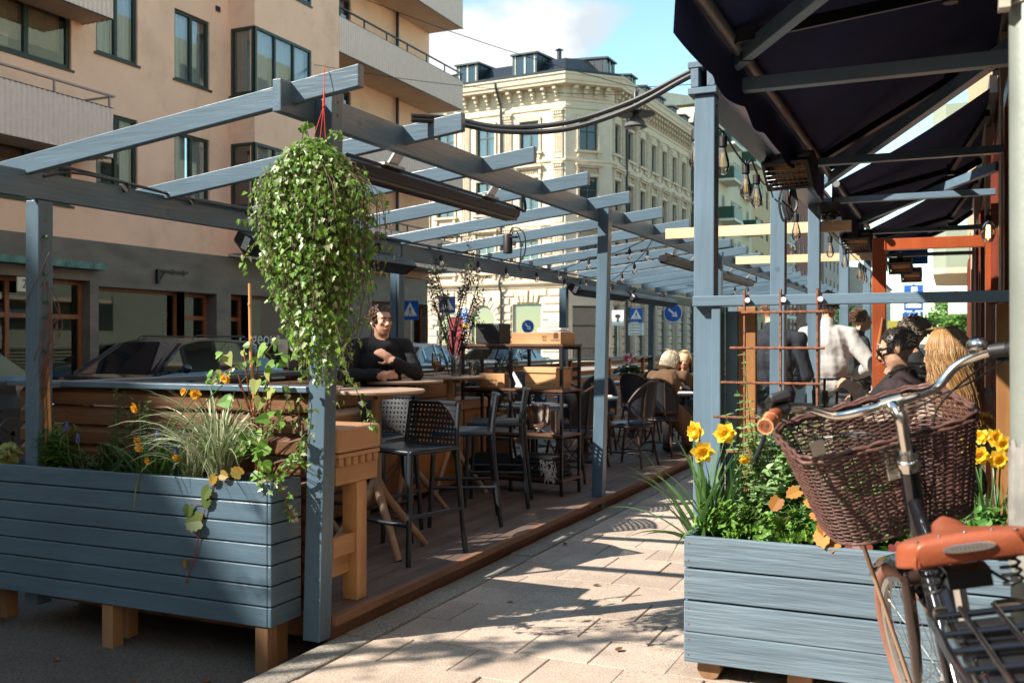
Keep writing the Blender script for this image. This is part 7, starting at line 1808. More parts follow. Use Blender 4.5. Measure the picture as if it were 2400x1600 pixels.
def head(B, c, f, m, s=1.0, tilt=0, browm=None):
    """c = centre of the head, f = facing angle (0 = +y)"""
    M_ = Matrix.Translation(V(c)) @ Matrix.Rotation(f,4,'Z') @ Matrix.Rotation(tilt,4,'X') @ Matrix.Scale(s,4)
    R3 = M_.to_3x3().to_4x4()
    def e(p, r, rot=None): B.ell(M_ @ V(p), [q*s for q in r], m, Matrix.Rotation(f,4,'Z') @ Matrix.Rotation(tilt,4,'X'))
    e((0,-.012,.03),(.076,.096,.092)); e((0,.022,-.035),(.060,.072,.078)); e((0,.058,-.085),(.030,.026,.022)); e((0,.03,-.065),(.05,.05,.04))
    B.cap(M_@V((0,.088,.012)), M_@V((0,.108,-.022)), .010*s, .0135*s, m); e((0,.097,-.026),(.019,.012,.009))
    e((-.036,.066,-.012),(.024,.022,.02)); e((.036,.066,-.012),(.024,.022,.02)); e((0,.078,.036),(.052,.018,.012))
    e((0,.085,-.052),(.024,.012,.006)); e((0,.083,-.061),(.02,.012,.006))
    for q in (-1,1): e((q*.077,-.012,-.005),(.010,.020,.031))
    return M_
def face_bits(M_, par, hairc, beard=None):
    b = MB(M_)
    for q in (-1,1): b.ell((q*.031,.082,.010),(.0125,.008,.0065),10,6)
    ey = b.build('eye', mat('eye_white', (.55,.52,.5), .3), par, smooth=180)
    b = MB(M_)
    for q in (-1,1): b.ell((q*.031,.0885,.010),(.0062,.003,.0062),8,5)
    b.build('iris', mat('iris', (.03,.035,.04), .2), ey)
    b = MB(M_)
    for q in (-1,1): b.tube([(q*.014,.096,.026),(q*.03,.0935,.031),(q*.048,.082,.026)],[.004,.0045,.003],6)
    b.build('eyebrow', hairc, par)
    b = MB(M_); b.tube([(-.023,.088,-.056),(-.010,.0965,-.0545),(0,.097,-.056),(.010,.0965,-.0545),(.023,.088,-.056)],[.002,.0042,.0045,.0042,.002],6); b.tube([(-.018,.090,-.0625),(0,.0965,-.064),(.018,.090,-.0625)],[.002,.005,.002],6); b.build('mouth', mat('lips', (.42,.13,.11), .5), par, smooth=180)
def short_hair(M_, par, m, seed=1, L_=.025, curly=0, low=-.04, front=.045):
    """hair cap of many small tufts over the skull"""
    rr = random.Random(seed); b = MB(M_); 
    n = 26; k = 12
    vs = []
    for i in range(k+1):
        ph = math.pi*.66*i/k
        for j in range(n):
            a = 2*math.pi*j/n; x, y = math.sin(ph)*math.cos(a), math.sin(ph)*math.sin(a); z = math.cos(ph)
            y_lim = y
            s = 1.0+.03*rr.random()
            p = V((.078*x*s, -.014+.099*y*s, .030+.095*z*s))
            if p.y > front and p.z < .075: p.y = front*.9; p.x *= .9; p.z = max(p.z,.05)
            if p.z < low: p.z = low
            vs.append(p)
    for i in range(k):
        for j in range(n): b.add([vs[i*n+j],vs[i*n+(j+1)%n],vs[(i+1)*n+(j+1)%n],vs[(i+1)*n+j]], [(0,1,2,3)])
    for _ in range(620):
        ph = math.pi*.60*math.sqrt(rr.random()); a = rr.uniform(0,6.283); x, y, z = math.sin(ph)*math.cos(a), math.sin(ph)*math.sin(a), math.cos(ph)
        p = V((.079*x, -.014+.10*y, .030+.096*z))
        if (p.y > front and p.z < .08) or p.z < low+.01: continue
        o = V((x,y,z)).normalized(); t = (V((rr.gauss(0,.25),-.5 if not curly else rr.gauss(0,1),-.35+rr.gauss(0,.3)))+o*.35); q = p+t.normalized()*L_*rr.uniform(.7,1.4)
        if curly: mid = p.lerp(q,.5)+o*.012; b.tube([p,mid,q],[.004,.006,.003],5)
        else: b.tube([p-o*.004,p.lerp(q,.5)+o*.004,q],[.004,.0045,.0015],4)
    return b.build('hair', m, par, smooth=180)
def long_hair(M_, par, m, length, n=700, seed=1, bang=True, wave=.012, width=.10):
    rr = random.Random(seed); b = MB(M_); b.ell((0,-.014,.034),(.084,.104,.098),20,12)
    for k in range(n):
        a = rr.uniform(0,6.283)
        if math.sin(a) > .55 and not bang: continue
        if math.sin(a) > .35: a = math.pi+a
        ph = rr.uniform(.1,1.5); x, y, z = math.sin(ph)*math.cos(a), math.sin(ph)*math.sin(a), math.cos(ph)
        p = V((.018*rr.gauss(0,1),-.02+.03*rr.gauss(0,1),.136)); s = rr.uniform(.98,1.12); L_ = length*rr.uniform(.75,1.05); w = width*rr.uniform(.75,1.15); ph0 = rr.uniform(0,6.28)
        ca, sa = math.cos(a), math.sin(a)
        P = [p, V((.048*ca*s,-.014+.06*sa*s,.121)), V((.076*ca*s,-.014+.092*sa*s,.085)), V((.090*ca*s,-.014+.110*sa*s,.035))]; zz = .035
        while zz > .13-L_:
            zz -= .05; f = min(1,(.035-zz)/.3); P.append(V(((.088+.02*f)*ca*s*(1+width*f)+wave*math.sin(zz*28+ph0), -.014+(.108-.005*f)*sa*s-.02*f+wave*math.cos(zz*25+ph0), zz)))
        P = smooth_path(P,3); b.tube(P,[.0017]*(len(P)-2)+[.0012,.0006],3)
    return b.build('hair', m, par, smooth=180)
HB = leafmat('brown_hair', (.05,.024,.013), (.11,.055,.03), .45, .05); HD = leafmat('dark_hair', (.014,.008,.007), (.04,.022,.016), .45, .05); HL = leafmat('blonde_hair', (.42,.26,.11), (.72,.52,.28), .42, .12); HW = leafmat('ash_blonde_hair', (.50,.41,.28), (.76,.68,.52), .45, .12); HG = leafmat('copper_blonde_hair', (.28,.115,.04), (.68,.40,.17), .4, .12); HGR = mat('grey_brown_hair', (.17,.12,.09), .5, 0, .3, 60)
def torso(B, pel, ch, nk, sh, m, wide=1.0, deep=1.0, ang=0, pm=None):
    """pel, ch, nk: pelvis, chest and neck-base points; sh: (left, right) shoulder points"""
    Rz_ = Matrix.Rotation(ang,4,'Z'); pel, ch, nk = V(pel), V(ch), V(nk)
    B.ell(pel, (.165*wide,.12*deep,.13), m if pm is None else pm, Rz_); B.ell(pel.lerp(ch,.5), (.150*wide,.115*deep,.16), m, Rz_); B.ell(ch, (.172*wide,.122*deep,.17), m, Rz_); B.ell(ch.lerp(nk,.6), (.15*wide,.10*deep,.10), m, Rz_)
    for s in sh: B.cap(nk-V((0,0,.035)), s, .062, .066, m)
def limb(B, pts, rs, m):
    for i in range(len(pts)-1): B.cap(pts[i], pts[i+1], rs[i], rs[i+1], m)
def pers(label, loc, rz, group=None):
    t = thing('person', label, 'person', loc, group, R(rz), world=False); return t

# 1 man on the bench by the fence, arms folded, facing right (+y local = facing)
t = pers('man in a black jacket with folded arms, seated by the fence next to the ivy', (-4.06,6.57,0), -140); B = Body(); BLJ = cloth('black_jacket', (.008,.008,.010)); JN = cloth('navy_jeans', (.012,.018,.035))
torso(B, (0,.02,1.0), (0,.0,1.25), (0,.01,1.43), ((-.185,0,1.385),(.185,0,1.385)), 0, 1.12, 1.1)
limb(B, [(-.19,0,1.38),(-.27,.10,1.17),(-.06,.22,1.27)], [.066,.056,.042], 0); limb(B, [(.19,0,1.38),(.29,.09,1.16),(.04,.23,1.17)], [.066,.058,.045], 0)
hand(B, (-.06,.225,1.275), (.75,.05,.55), (0,1,.2), 1, 1, .55); hand(B, (.05,.25,1.16), (-.85,.0,.1), (0,1,.2), 1, -1, .5)
limb(B, [(-.09,.03,.95),(-.13,.46,.93),(-.13,.50,.45)], [.09,.065,.05], 2); limb(B, [(.09,.03,.95),(.14,.46,.93),(.15,.52,.45)], [.09,.065,.05], 2)
for sx in (-.13,.15): B.cap((sx,.50,.44),(sx,.62,.42),.045,.038,3)
B.cap((0,.005,1.42),(0,.015,1.50),.058,.055,1); B.cap((0,-.012,1.43),(0,-.018,1.485),.080,.076,0)
Mh = head(B, (0,.035,1.575), R(22), 1); B.finish(t, [BLJ, SKIN, JN, SHOE], .009); short_hair(Mh, t, HB, 1, .022, low=-.02); face_bits(Mh, t, HB)
b = MB(Mh); b.ell((.087,.0,-.012),(.006,.009,.009)); b.tube([(.088,.004,-.015),(.086,.012,-.04)],.004,6); b.build('earbud', mat('white_plastic', (.8,.8,.8), .3), t, smooth=180)
# 2 woman in tan coat, from behind, leaning right over the table
t = pers('woman with short ash blonde hair in a tan coat, seated with her back to us', (-3.04,11.0,0), -8); B = Body(); TCO = cloth('tan_coat', (.115,.062,.030), .95, .2); DK = cloth('dark_trousers', (.02,.018,.018))
torso(B, (0,.0,.68), (.02,.08,.94), (.04,.17,1.06), ((-.165,.15,1.02),(.215,.16,1.03)), 0, 1.1, 1.1)
limb(B, [(-.17,.15,1.01),(-.24,.30,.84),(-.10,.52,.84)], [.07,.058,.045], 0); limb(B, [(.22,.17,1.02),(.33,.36,.88),(.42,.60,.86)], [.07,.06,.045], 0)
hand(B, (.42,.60,.86), (.4,.9,0), (0,0,1), 1, 1, .5); hand(B, (-.10,.52,.84), (.3,.9,0), (0,0,1), 1, -1, .5)
limb(B, [(-.09,.05,.62),(-.12,.47,.60),(-.12,.44,.20)], [.09,.065,.05], 2); limb(B, [(.09,.05,.62),(.14,.46,.60),(.16,.42,.20)], [.09,.065,.05], 2)
B.cap((.02,-.02,.70),(.16,.25,.50),.15,.12,0); B.cap((.16,.10,.55),(.26,.18,.28),.09,.05,0)
for sx in (-.12,.16): B.cap((sx,.42,.16),(sx,.54,.14),.045,.035,3)
B.cap((.04,.17,1.05),(.045,.20,1.12),.05,.05,1); Mh = head(B, (.05,.21,1.185), R(-52), 1, 1.0, R(-12)); B.finish(t, [TCO, SKIN, DK, SHOE], .012); long_hair(Mh, t, HW, .17, 1000, 2, True, .008, -.15)
b = MB(); b.tube([(.04+.085*math.cos(a),.165+.075*math.sin(a),1.062+.012*math.sin(a)) for a in [6.283*k/18 for k in range(18)]],.022,8,closed=True); b.tube([(.0,.05,1.03),(.0,-.06,.90),(.0,-.10,.70)],.004,5); b.build('coat_collar', cloth('coat_collar', (.07,.035,.018)), t, smooth=180)
b = MB(Mh); b.box(-.082,.082,.072,.10,-.004,.022); b.build('sunglasses', BLKP, t, bevel=.004)
# 3 blonde woman opposite, facing us
t = pers('smiling long-haired blonde woman in dark jacket facing the camera at the black table', (-3.08,12.55,0), 172); B = Body(); DJ = cloth('dark_jacket', (.018,.020,.028))
torso(B, (0,0,.68), (0,.06,.92), (0,.14,1.05), ((-.175,.12,1.0),(.175,.12,1.0)), 0)
limb(B, [(-.18,.12,1.0),(-.24,.26,.82),(-.06,.46,.83)], [.062,.05,.04], 0); limb(B, [(.18,.12,1.0),(.25,.26,.82),(.08,.46,.83)], [.062,.05,.04], 0)
hand(B, (-.06,.46,.83), (.5,.8,0), (0,0,1), 1, -1, .5); hand(B, (.08,.46,.83), (-.5,.8,0), (0,0,1), 1, 1, .5)
limb(B, [(-.09,.05,.62),(-.11,.45,.60),(-.11,.42,.2)], [.085,.06,.05], 0); limb(B, [(.09,.05,.62),(.11,.45,.60),(.11,.42,.2)], [.085,.06,.05], 0)
for sx in (-.11,.11): B.cap((sx,.42,.16),(sx,.54,.14),.045,.035,2)
B.cap((0,.14,1.05),(0,.17,1.10),.048,.048,1); Mh = head(B, (0,.19,1.175), R(14), 1, .96, R(-10)); B.finish(t, [DJ, SKIN, SHOE], .012); long_hair(Mh, t, HL, .34, 900, 3, True, .006, .04); face_bits(Mh, t, HL)
# standing figures ---------------------------------------------------------
def stander(t, H_, m_top, m_leg, arms, headang, hairf, wide=1.0, skin=SKIN, vox=.011, collar=True, belt=None, beard=False, face=False, hm=HB, gap=.09, loose=1.0):
    k = H_/1.80; B = Body()
    torso(B, (0,0,1.0*k), (0,.0,1.27*k), (0,-.01,1.50*k), ((-.19*wide,0,1.44*k),(.19*wide,0,1.44*k)), 0, 1.05*wide*(1+(loose-1)*.5), loose, 0, None if belt is None else 2)
    if loose > 1: B.ell((0,-.02,1.16*k), (.185*wide,.145,.20), 0); B.ell((0,-.02,1.34*k), (.19*wide,.135,.18), 0)
    for pts in arms: limb(B, pts[:3], [.064*loose,.054*loose*1.05,.042*loose], 0); hand(B, pts[2], pts[3], pts[4], 1, pts[5], pts[6] if len(pts) > 6 else .5)
    for s in (-1,1):
        limb(B, [(s*gap,0,.93*k),(s*(gap+.02),.02,.50*k),(s*(gap+.03),-.02,.09)], [.098,.068,.052], 2); B.cap((s*(gap+.03),-.03,.055),(s*(gap+.05),.14,.04),.05,.038,3)
    B.cap((0,-.01,1.49*k),(0,.0,1.58*k),.058,.055,1)
    if collar: B.cap((0,-.015,1.50*k),(0,-.015,1.53*k),.072,.066,0)
    Mh = head(B, (0,.015,1.675*k), headang, 1); B.finish(t, [m_top, skin, m_leg, SHOE], vox); hairf(Mh, t)
    if face: face_bits(Mh, t, hm)
    if belt is not None:
        b = MB(); n = 24; b.tube([(.163*wide*1.05*math.cos(6.283*i/n),.125*math.sin(6.283*i/n),1.045*k) for i in range(n)],.022,6,closed=True,flat=.6); b.build('belt', belt, t, smooth=180)
    return Mh
NAVJ = cloth('navy_jacket', (.016,.018,.030)); GREYT_ = cloth('grey_trousers', (.12,.12,.14)); WHS = cloth('white_shirt', (.52,.475,.47), .85, .08)
t = pers('man in dark navy jacket standing, back to us, behind the second blue post', (-1.33,8.15,0), 4)
stander(t, 1.80, NAVJ, cloth('slate_trousers', (.07,.07,.085)), [[(-.20,0,1.43),(-.29,.03,1.15),(-.20,.22,1.05),(.5,.7,0),(0,0,1),-1],[(.20,0,1.43),(.28,.02,1.15),(.20,.22,1.07),(-.5,.7,0),(0,0,1),1]], 0, lambda M_, t: short_hair(M_, t, mat('ginger_hair', (.22,.10,.05), .6), 5, .008, low=.0), 1.15)
t = pers('waiter in a white shirt and black belt carrying food, seen from behind', (-1.03,9.40,0), 2)
Mh = stander(t, 1.87, WHS, GREYT_, [[(-.20,0,1.46),(-.34,.02,1.20),(-.46,.20,1.15),(-.75,.65,.05),(0,0,1),-1,.25],[(.20,0,1.46),(.38,-.06,1.20),(.24,.16,1.12),(-.6,.7,0),(0,0,1),1]], R(-10), lambda M_, t: short_hair(M_, t, HD, 6, .034, 1, low=-.115), 1.05, belt=BLK, loose=1.22)
pt = thing('food_plate', 'plate of fries with a napkin carried on the waiter\'s left hand', 'plate', (-1.55,9.62,1.19))
b = MB(); b.lathe([(.0,0),(.07,.002),(.11,.018),(.115,.02),(.07,.008),(0,.006)],(-1.57,9.66,1.185),20); b.build('plate', mat('porcelain', (.75,.73,.7), .3), pt, smooth=60)
b = MB(); rr = random.Random(4)
for k in range(40): a = V((-1.57+rr.gauss(0,.04),9.66+rr.gauss(0,.04),1.21+rr.uniform(0,.06))); b.bar(a,a+rdir(rr)*.06,.009,.009)
b.build('fries', mat('fries', (.75,.50,.12), .6), pt)
t = pers('auburn-haired man in profile in dark clothes beyond the waiter', (-.93,11.7,0), -75)
stander(t, 1.78, cloth('charcoal_top', (.02,.022,.026)), DK, [[(-.20,0,1.42),(-.27,.05,1.14),(-.15,.28,1.08),(.4,.8,0),(0,0,1),-1],[(.20,0,1.42),(.27,.05,1.14),(.17,.28,1.10),(-.4,.8,0),(0,0,1),1]], 0, lambda M_, t: short_hair(M_, t, mat('auburn_hair', (.15,.055,.025), .5), 8, .03, low=-.06, front=.04), face=True)
# seated at high tables behind the glass -----------------------------------
def sitter(t, zs_, m_top, m_leg, arms, headang, tilt, hairf, vox=.008, face=True, hm=HB, lean=.06, wide=1.0, hs=1.0):
    B = Body(); z = zs_
    torso(B, (0,0,z+.10), (0,lean*.6,z+.36), (0,lean,z+.54), ((-.18*wide,lean,z+.49),(.18*wide,lean,z+.49)), 0, 1.05*wide)
    for pts in arms: limb(B, pts[:3], [.064,.052,.040], 0); hand(B, pts[2], pts[3], pts[4], 1, pts[5], pts[6] if len(pts) > 6 else .5)
    for s in (-1,1): limb(B, [(s*.09,.02,z+.07),(s*.12,.42,z+.05),(s*.12,.38,z-.38)], [.09,.064,.05], 2); B.cap((s*.12,.38,z-.42),(s*.12,.50,z-.44),.045,.036,3)
    B.cap((0,lean,z+.53),(0,lean+.015,z+.62),.055,.053,1); B.cap((0,lean-.01,z+.53),(0,lean,z+.565),.075,.07,0)
    Mh = head(B, (0,lean+.025,z+.715), headang, 1, hs, tilt); B.finish(t, [m_top, SKIN, m_leg, SHOE], vox, 5); hairf(Mh, t)
    if face: face_bits(Mh, t, hm)
    return Mh
KNIT = cloth('oat_knit', (.42,.32,.25), .95, .2)
t = pers('woman with long copper blonde hair in an oat knit sweater seen from behind the glass', (.0,5.28,0), 20)
sitter(t, .64, KNIT, DK, [[(-.185,.06,1.13),(-.31,.10,.96),(-.37,.20,1.14),(-.5,.3,.5),(.3,-.7,.3),-1,.55],[(.185,.06,1.13),(.25,.10,.90),(.12,.30,.98),(-.5,.7,.2),(0,0,1),1]], R(35), R(-6), lambda M_, t: long_hair(M_, t, HG, .52, 3000, 11, False, .014, .14), face=False)
t = pers('man in dark sunglasses bending over the table, facing left behind the glass', (-.10,6.05,0), 78)
Mh = sitter(t, .66, cloth('dark_plum_coat', (.03,.014,.018)), DK, [[(-.18,.1,1.15),(-.26,.26,.95),(-.10,.42,1.05),(.5,.7,0),(0,0,1),-1],[(.18,.1,1.15),(.27,.24,.95),(.12,.42,1.05),(-.5,.7,0),(0,0,1),1]], R(6), R(-16), lambda M_, t: short_hair(M_, t, HD, 12, .010, low=-.03, front=.05), lean=.16, hm=HD)
b = MB(Mh); b.box(-.072,-.008,.094,.103,-.012,.028).box(.008,.072,.094,.103,-.012,.028).box(-.01,.01,.097,.102,.012,.024).box(-.082,-.074,-.02,.100,.012,.024).box(.074,.082,-.02,.100,.012,.024); b.build('sunglasses', mat('sunglass', (.01,.012,.016), .08), t, bevel=.003)
t = pers('grey-brown haired person partly hidden behind the copper blonde woman', (-.12,6.75,0), 70)
sitter(t, .74, cloth('black_coat', (.012,.012,.016)), DK, [[(-.18,.1,1.23),(-.26,.26,1.03),(-.10,.42,1.06),(.5,.7,0),(0,0,1),-1],[(.18,.1,1.23),(.27,.24,1.03),(.12,.42,1.06),(-.5,.7,0),(0,0,1),1]], 0, R(-10), lambda M_, t: short_hair(M_, t, HGR, 13, .03, low=-.05), vox=.012, lean=.1)
t = pers('person in a red top at the farthest table beside the red door post', (-.25,8.3,0), 90)
sitter(t, .50, cloth('red_top', (.55,.035,.03)), DK, [[(-.18,.1,.99),(-.26,.26,.80),(-.10,.42,.85),(.5,.7,0),(0,0,1),-1],[(.18,.1,.99),(.27,.24,.80),(.12,.42,.85),(-.5,.7,0),(0,0,1),1]], 0, R(-10), lambda M_, t: short_hair(M_, t, HD, 14, .03), vox=.014, lean=.1)
t = pers('pedestrian in a rust jacket with a pale bag walking past the arched window', (-22.0,49.2,0), -80)
stander(t, 1.75, cloth('rust_jacket', (.16,.05,.03)), cloth('blue_jeans', (.04,.09,.16)), [[(-.20,0,1.42),(-.27,.12,1.14),(-.22,.3,1.0),(.1,.8,-.3),(0,0,1),-1],[(.20,0,1.42),(.27,-.12,1.14),(.26,-.2,.95),(0,-.3,-.9),(1,0,0),1]], 0, lambda M_, t: short_hair(M_, t, HD, 15), vox=.03, gap=.13)
b = MB(); b.box(-.42,-.30,-.22,.18,.75,1.35); bag = b.build('shoulder_bag', mat('ochre_canvas', (.55,.36,.16), .9), bevel=.03, bseg=3); bag.location = (-22.0,49.2,0); bag.rotation_euler.z = R(-80); tag(bag, 'ochre canvas bag on the shoulder of the far pedestrian', 'bag')
# high tables of the restaurant terrace with tumblers
for (x, y, z, lab) in ((-.58,5.85,1.06,'small dark high table of the restaurant terrace in front of the waiter'),(-.45,7.1,1.06,'dark high table between the seated guests of the restaurant terrace'),(-.72,4.98,.53,'low round white table just behind the glass screen')):
    t = thing('side_table' if z < .7 else 'high_table', lab, 'table', (x,y,0)); b = MB(); b.lathe([(.25,-.025),(.26,-.02),(.26,-.004),(.255,0),(0,0)],(x,y,z),28); b.build('tabletop', mat('pale_table_top', (.6,.62,.62), .4) if z < .7 else BLK, t, smooth=40); b = MB(); b.cyl((x,y,.02),(x,y,z-.02),.028,10); b.lathe([(.2,0),(.2,.012),(.03,.03)],(x,y,0.002),20); b.build('base', BLK, t, smooth=40)
for i, (x, y, z, h, lab) in enumerate(((-.66,5.62,1.06,.16,'tall tumbler on the small high table beside the third blue post'),(-.60,5.68,1.06,.09,'low tumbler right of the tall one on the small high table'),(-.68,5.75,1.06,.09,'low tumbler left of the tall one on the small high table'),(-.48,5.80,1.06,.14,'narrow glass near the raised hand'))):
    b = MB(); b.lathe([(.030,0),(.033,.004),(.036,h),(.033,h),(.029,.012),(0,.01)],(x,y,z),18); tag(b.build('tumbler', GL, smooth=50), lab, 'glass')
b = MB(); b.lathe([(.025,0),(.028,.01),(.028,.07),(.012,.10),(.011,.13)],(-.34,6.9,1.06),12); tag(b.build('bottle', mat('green_bottle', (.02,.12,.04), .15), smooth=40), 'small green bottle on the table in front of the man in sunglasses', 'bottle')
# ================================================================ cars
CARB = mat('dark_blue_car_paint', (.008,.014,.030), .14, .3, .1, 3, coat=1)
CARL = mat('light_blue_car_paint', (.30,.42,.52), .18, .3, .1, 3, coat=1)
CARBK = mat('black_car_paint', (.008,.010,.014), .15, .2, .1, 3, coat=1)
CARG = mat('grey_car_paint', (.10,.105,.11), .2, .4, .1, 3, coat=1)
CGL = mat('car_glass', (.008,.010,.013), .03, 0, .1, 2, spec=1)
TAIL = mat('tail_light', (.35,.012,.012), .2); HEADL = mat('head_light', (.6,.6,.62), .12, .3)
def car(label, x, y, paint, L_=4.65, W=1.86, H_=1.60, flip=1, suv=True, group='cars parked along the far kerb'):
    """front towards -y (flip=1); x = centre line"""
    t = thing('parked_car', label, 'car', (x,y,-.11), group)
    M_ = Matrix.Translation(V((x,y,-.11))) @ (Matrix.Identity(4) if flip == 1 else Matrix.Rotation(math.pi,4,'Z'))
    hl = L_/2
    # stations: y, lower half width, belt half width, belt height, bottom height
    st = [(-hl,.55,.50,.62,.30),(-hl+.10,.78,.72,.74,.24),(-hl+.35,.90,.84,.86,.22),(-hl+.85,.93,.88,.97,.22),(-hl+1.25,.93,.89,1.02,.22),(-.2,.93,.89,1.03,.22),(.7,.93,.89,1.05,.22),(hl-.75,.93,.88,1.07,.22),(hl-.30,.89,.84,1.05,.24),(hl-.06,.80,.74,.98,.30),(hl,.70,.64,.85,.38)]
    b = MB(M_); vs = []; k = 0
    for (yy, wl, wb, zb, z0) in st:
        s = W/1.86; pr = [(0,z0),(wl*.85*s,z0),(wl*s,z0+.12),(wl*1.0*s,(z0+zb)/2),(wb*s,zb-.05),(wb*.93*s,zb),(0,zb+.015)]
        row = [V((p,yy,q)) for p, q in pr]+[V((-p,yy,q)) for p, q in reversed(pr[1:-1])]; vs += row; k = len(row)
    for i in range(len(st)-1):
        for j in range(k): b.add([vs[i*k+j],vs[i*k+(j+1)%k],vs[(i+1)*k+(j+1)%k],vs[(i+1)*k+j]], [(0,1,2,3)])
    b.add(vs[:k], [tuple(range(k))]); b.add(vs[-k:], [tuple(range(k))])
    bd = b.build('body', paint, t, smooth=35)
    # greenhouse
    rl = .62 if suv else .58
    gs_ = [(-hl+1.20,.86,1.015,1.02,.86),(-hl+1.95,.80,1.03,H_-.08,.66),(-hl+2.35,.80,1.03,H_-.01,.64),(.35,.80,1.04,H_,.64),(hl-1.0 if suv else hl-1.4,.80,1.05,H_-.05,.62),(hl-.38 if suv else hl-.75,.78,1.05,1.10,.74)]
    g = MB(M_); r_ = MB(M_); vs = []
    for (yy, wb, zb, zt, wt) in gs_: vs.append([V((wb,yy,zb)),V((wt,yy,zt-.03)),V((wt*.82,yy,zt)),V((0,yy,zt+.015)),V((-wt*.82,yy,zt)),V((-wt,yy,zt-.03)),V((-wb,yy,zb))])
    for i in range(len(vs)-1):
        for j in range(6):
            tgt = g if (j in (0,5) or i in (0,len(vs)-2)) else r_; tgt.add([vs[i][j],vs[i][j+1],vs[i+1][j+1],vs[i+1][j]], [(0,1,2,3)])
    g.build('windows', CGL, t, smooth=35); r_.build('roof', paint, t, smooth=50)
    p = MB(M_)
    for sx in (1,-1):
        for i in (1,3,4):
            a, c = vs[i][0 if sx == 1 else 6], vs[i][1 if sx == 1 else 5]; p.bar(a+V((sx*.006,0,0)),c+V((sx*.006,0,0)),.06,.03,(1,0,0))
        for i in range(1,4): p.bar(vs[i][1 if sx == 1 else 5],vs[i+1][1 if sx == 1 else 5],.045,.04)
        p.bar(vs[0][0 if sx == 1 else 6],vs[1][1 if sx == 1 else 5],.07,.05)
    p.build('pillar', paint, t)
    if suv:
        p = MB(M_)
        for sx in (1,-1): p.tube([(sx*.60,-hl+2.3,H_-.01),(sx*.61,-hl+2.4,H_+.035),(sx*.61,hl-1.2,H_+.02),(sx*.60,hl-1.05,H_-.04)],.016,6)
        p.build('roof_rail', BLK, t)
    for sx in (1,-1):
        for yy in (-hl+.88,hl-.85):
            w = MB(M_); w.tube([(sx*.80,yy,.335),(sx*.94,yy,.335)],[.335,.325],28); wh = w.build('wheel', mat('tyre_black', (.014,.014,.014), .7), t, smooth=40)
            q = MB(M_); q.tube([(sx*.935,yy,.335),(sx*.952,yy,.335)],[.22,.21],18); 
            for n_ in range(5): a = n_*1.257; q.bar((sx*.953,yy,.335),(sx*.953,yy+.2*math.cos(a),.335+.2*math.sin(a)),.05,.02,(1,0,0))
            q.build('rim', mat('dark_alloy', (.10,.10,.105), .3, .8), wh)
        m_ = MB(M_); m_.ell((sx*1.0,-hl+1.72,1.10),(.10,.06,.075),12,8); m_.bar((sx*.86,-hl+1.72,1.06),(sx*.95,-hl+1.72,1.08),.05,.04); m_.build('wing_mirror', paint, t, smooth=180)
        h = MB(M_); h.ell((sx*.66,-hl+.16,.70),(.17,.11,.07),12,8); h.build('headlight', HEADL, t, smooth=180)
        h = MB(M_); h.ell((sx*.72,hl-.10,.92),(.12,.10,.09),12,8); h.build('tail_light', TAIL, t, smooth=180)
        for yy in (-.28,.72): h = MB(M_); h.box(sx*.925-.01,sx*.925+.015,yy+.1,yy+.27,.90,.925); h.build('door_handle', CHROME, t)
    h = MB(M_); h.box(-.45,.45,-hl-.005,-hl+.05,.42,.58); h.build('grille', BLK, t)
    h = MB(M_); h.box(-.26,.26,-hl-.02,-hl-.006,.33,.43); h.build('number_plate', mat('white_plate', (.7,.7,.7), .5), t)
    return t
car('dark blue estate car with roof rails in front of the wide shop window', -12.15, 12.85, CARB, 4.75)
car('dark blue estate car cut off by the left edge of the photo', -12.15, 7.55, CARBK, 4.7)
car('light blue car behind the seated man with its side in the light', -12.1, 20.6, CARL, 4.4, 1.82, 1.50, 1, False)
car('dark grey car parked farther on in front of the stone shop floor', -12.2, 26.5, CARG, 4.4, 1.82, 1.48, 1, False)
car('grey car driving in the far street seen between the blue posts', -5.6, 40, CARG, 4.5, 1.84, 1.5, 1, False, 'moving cars')
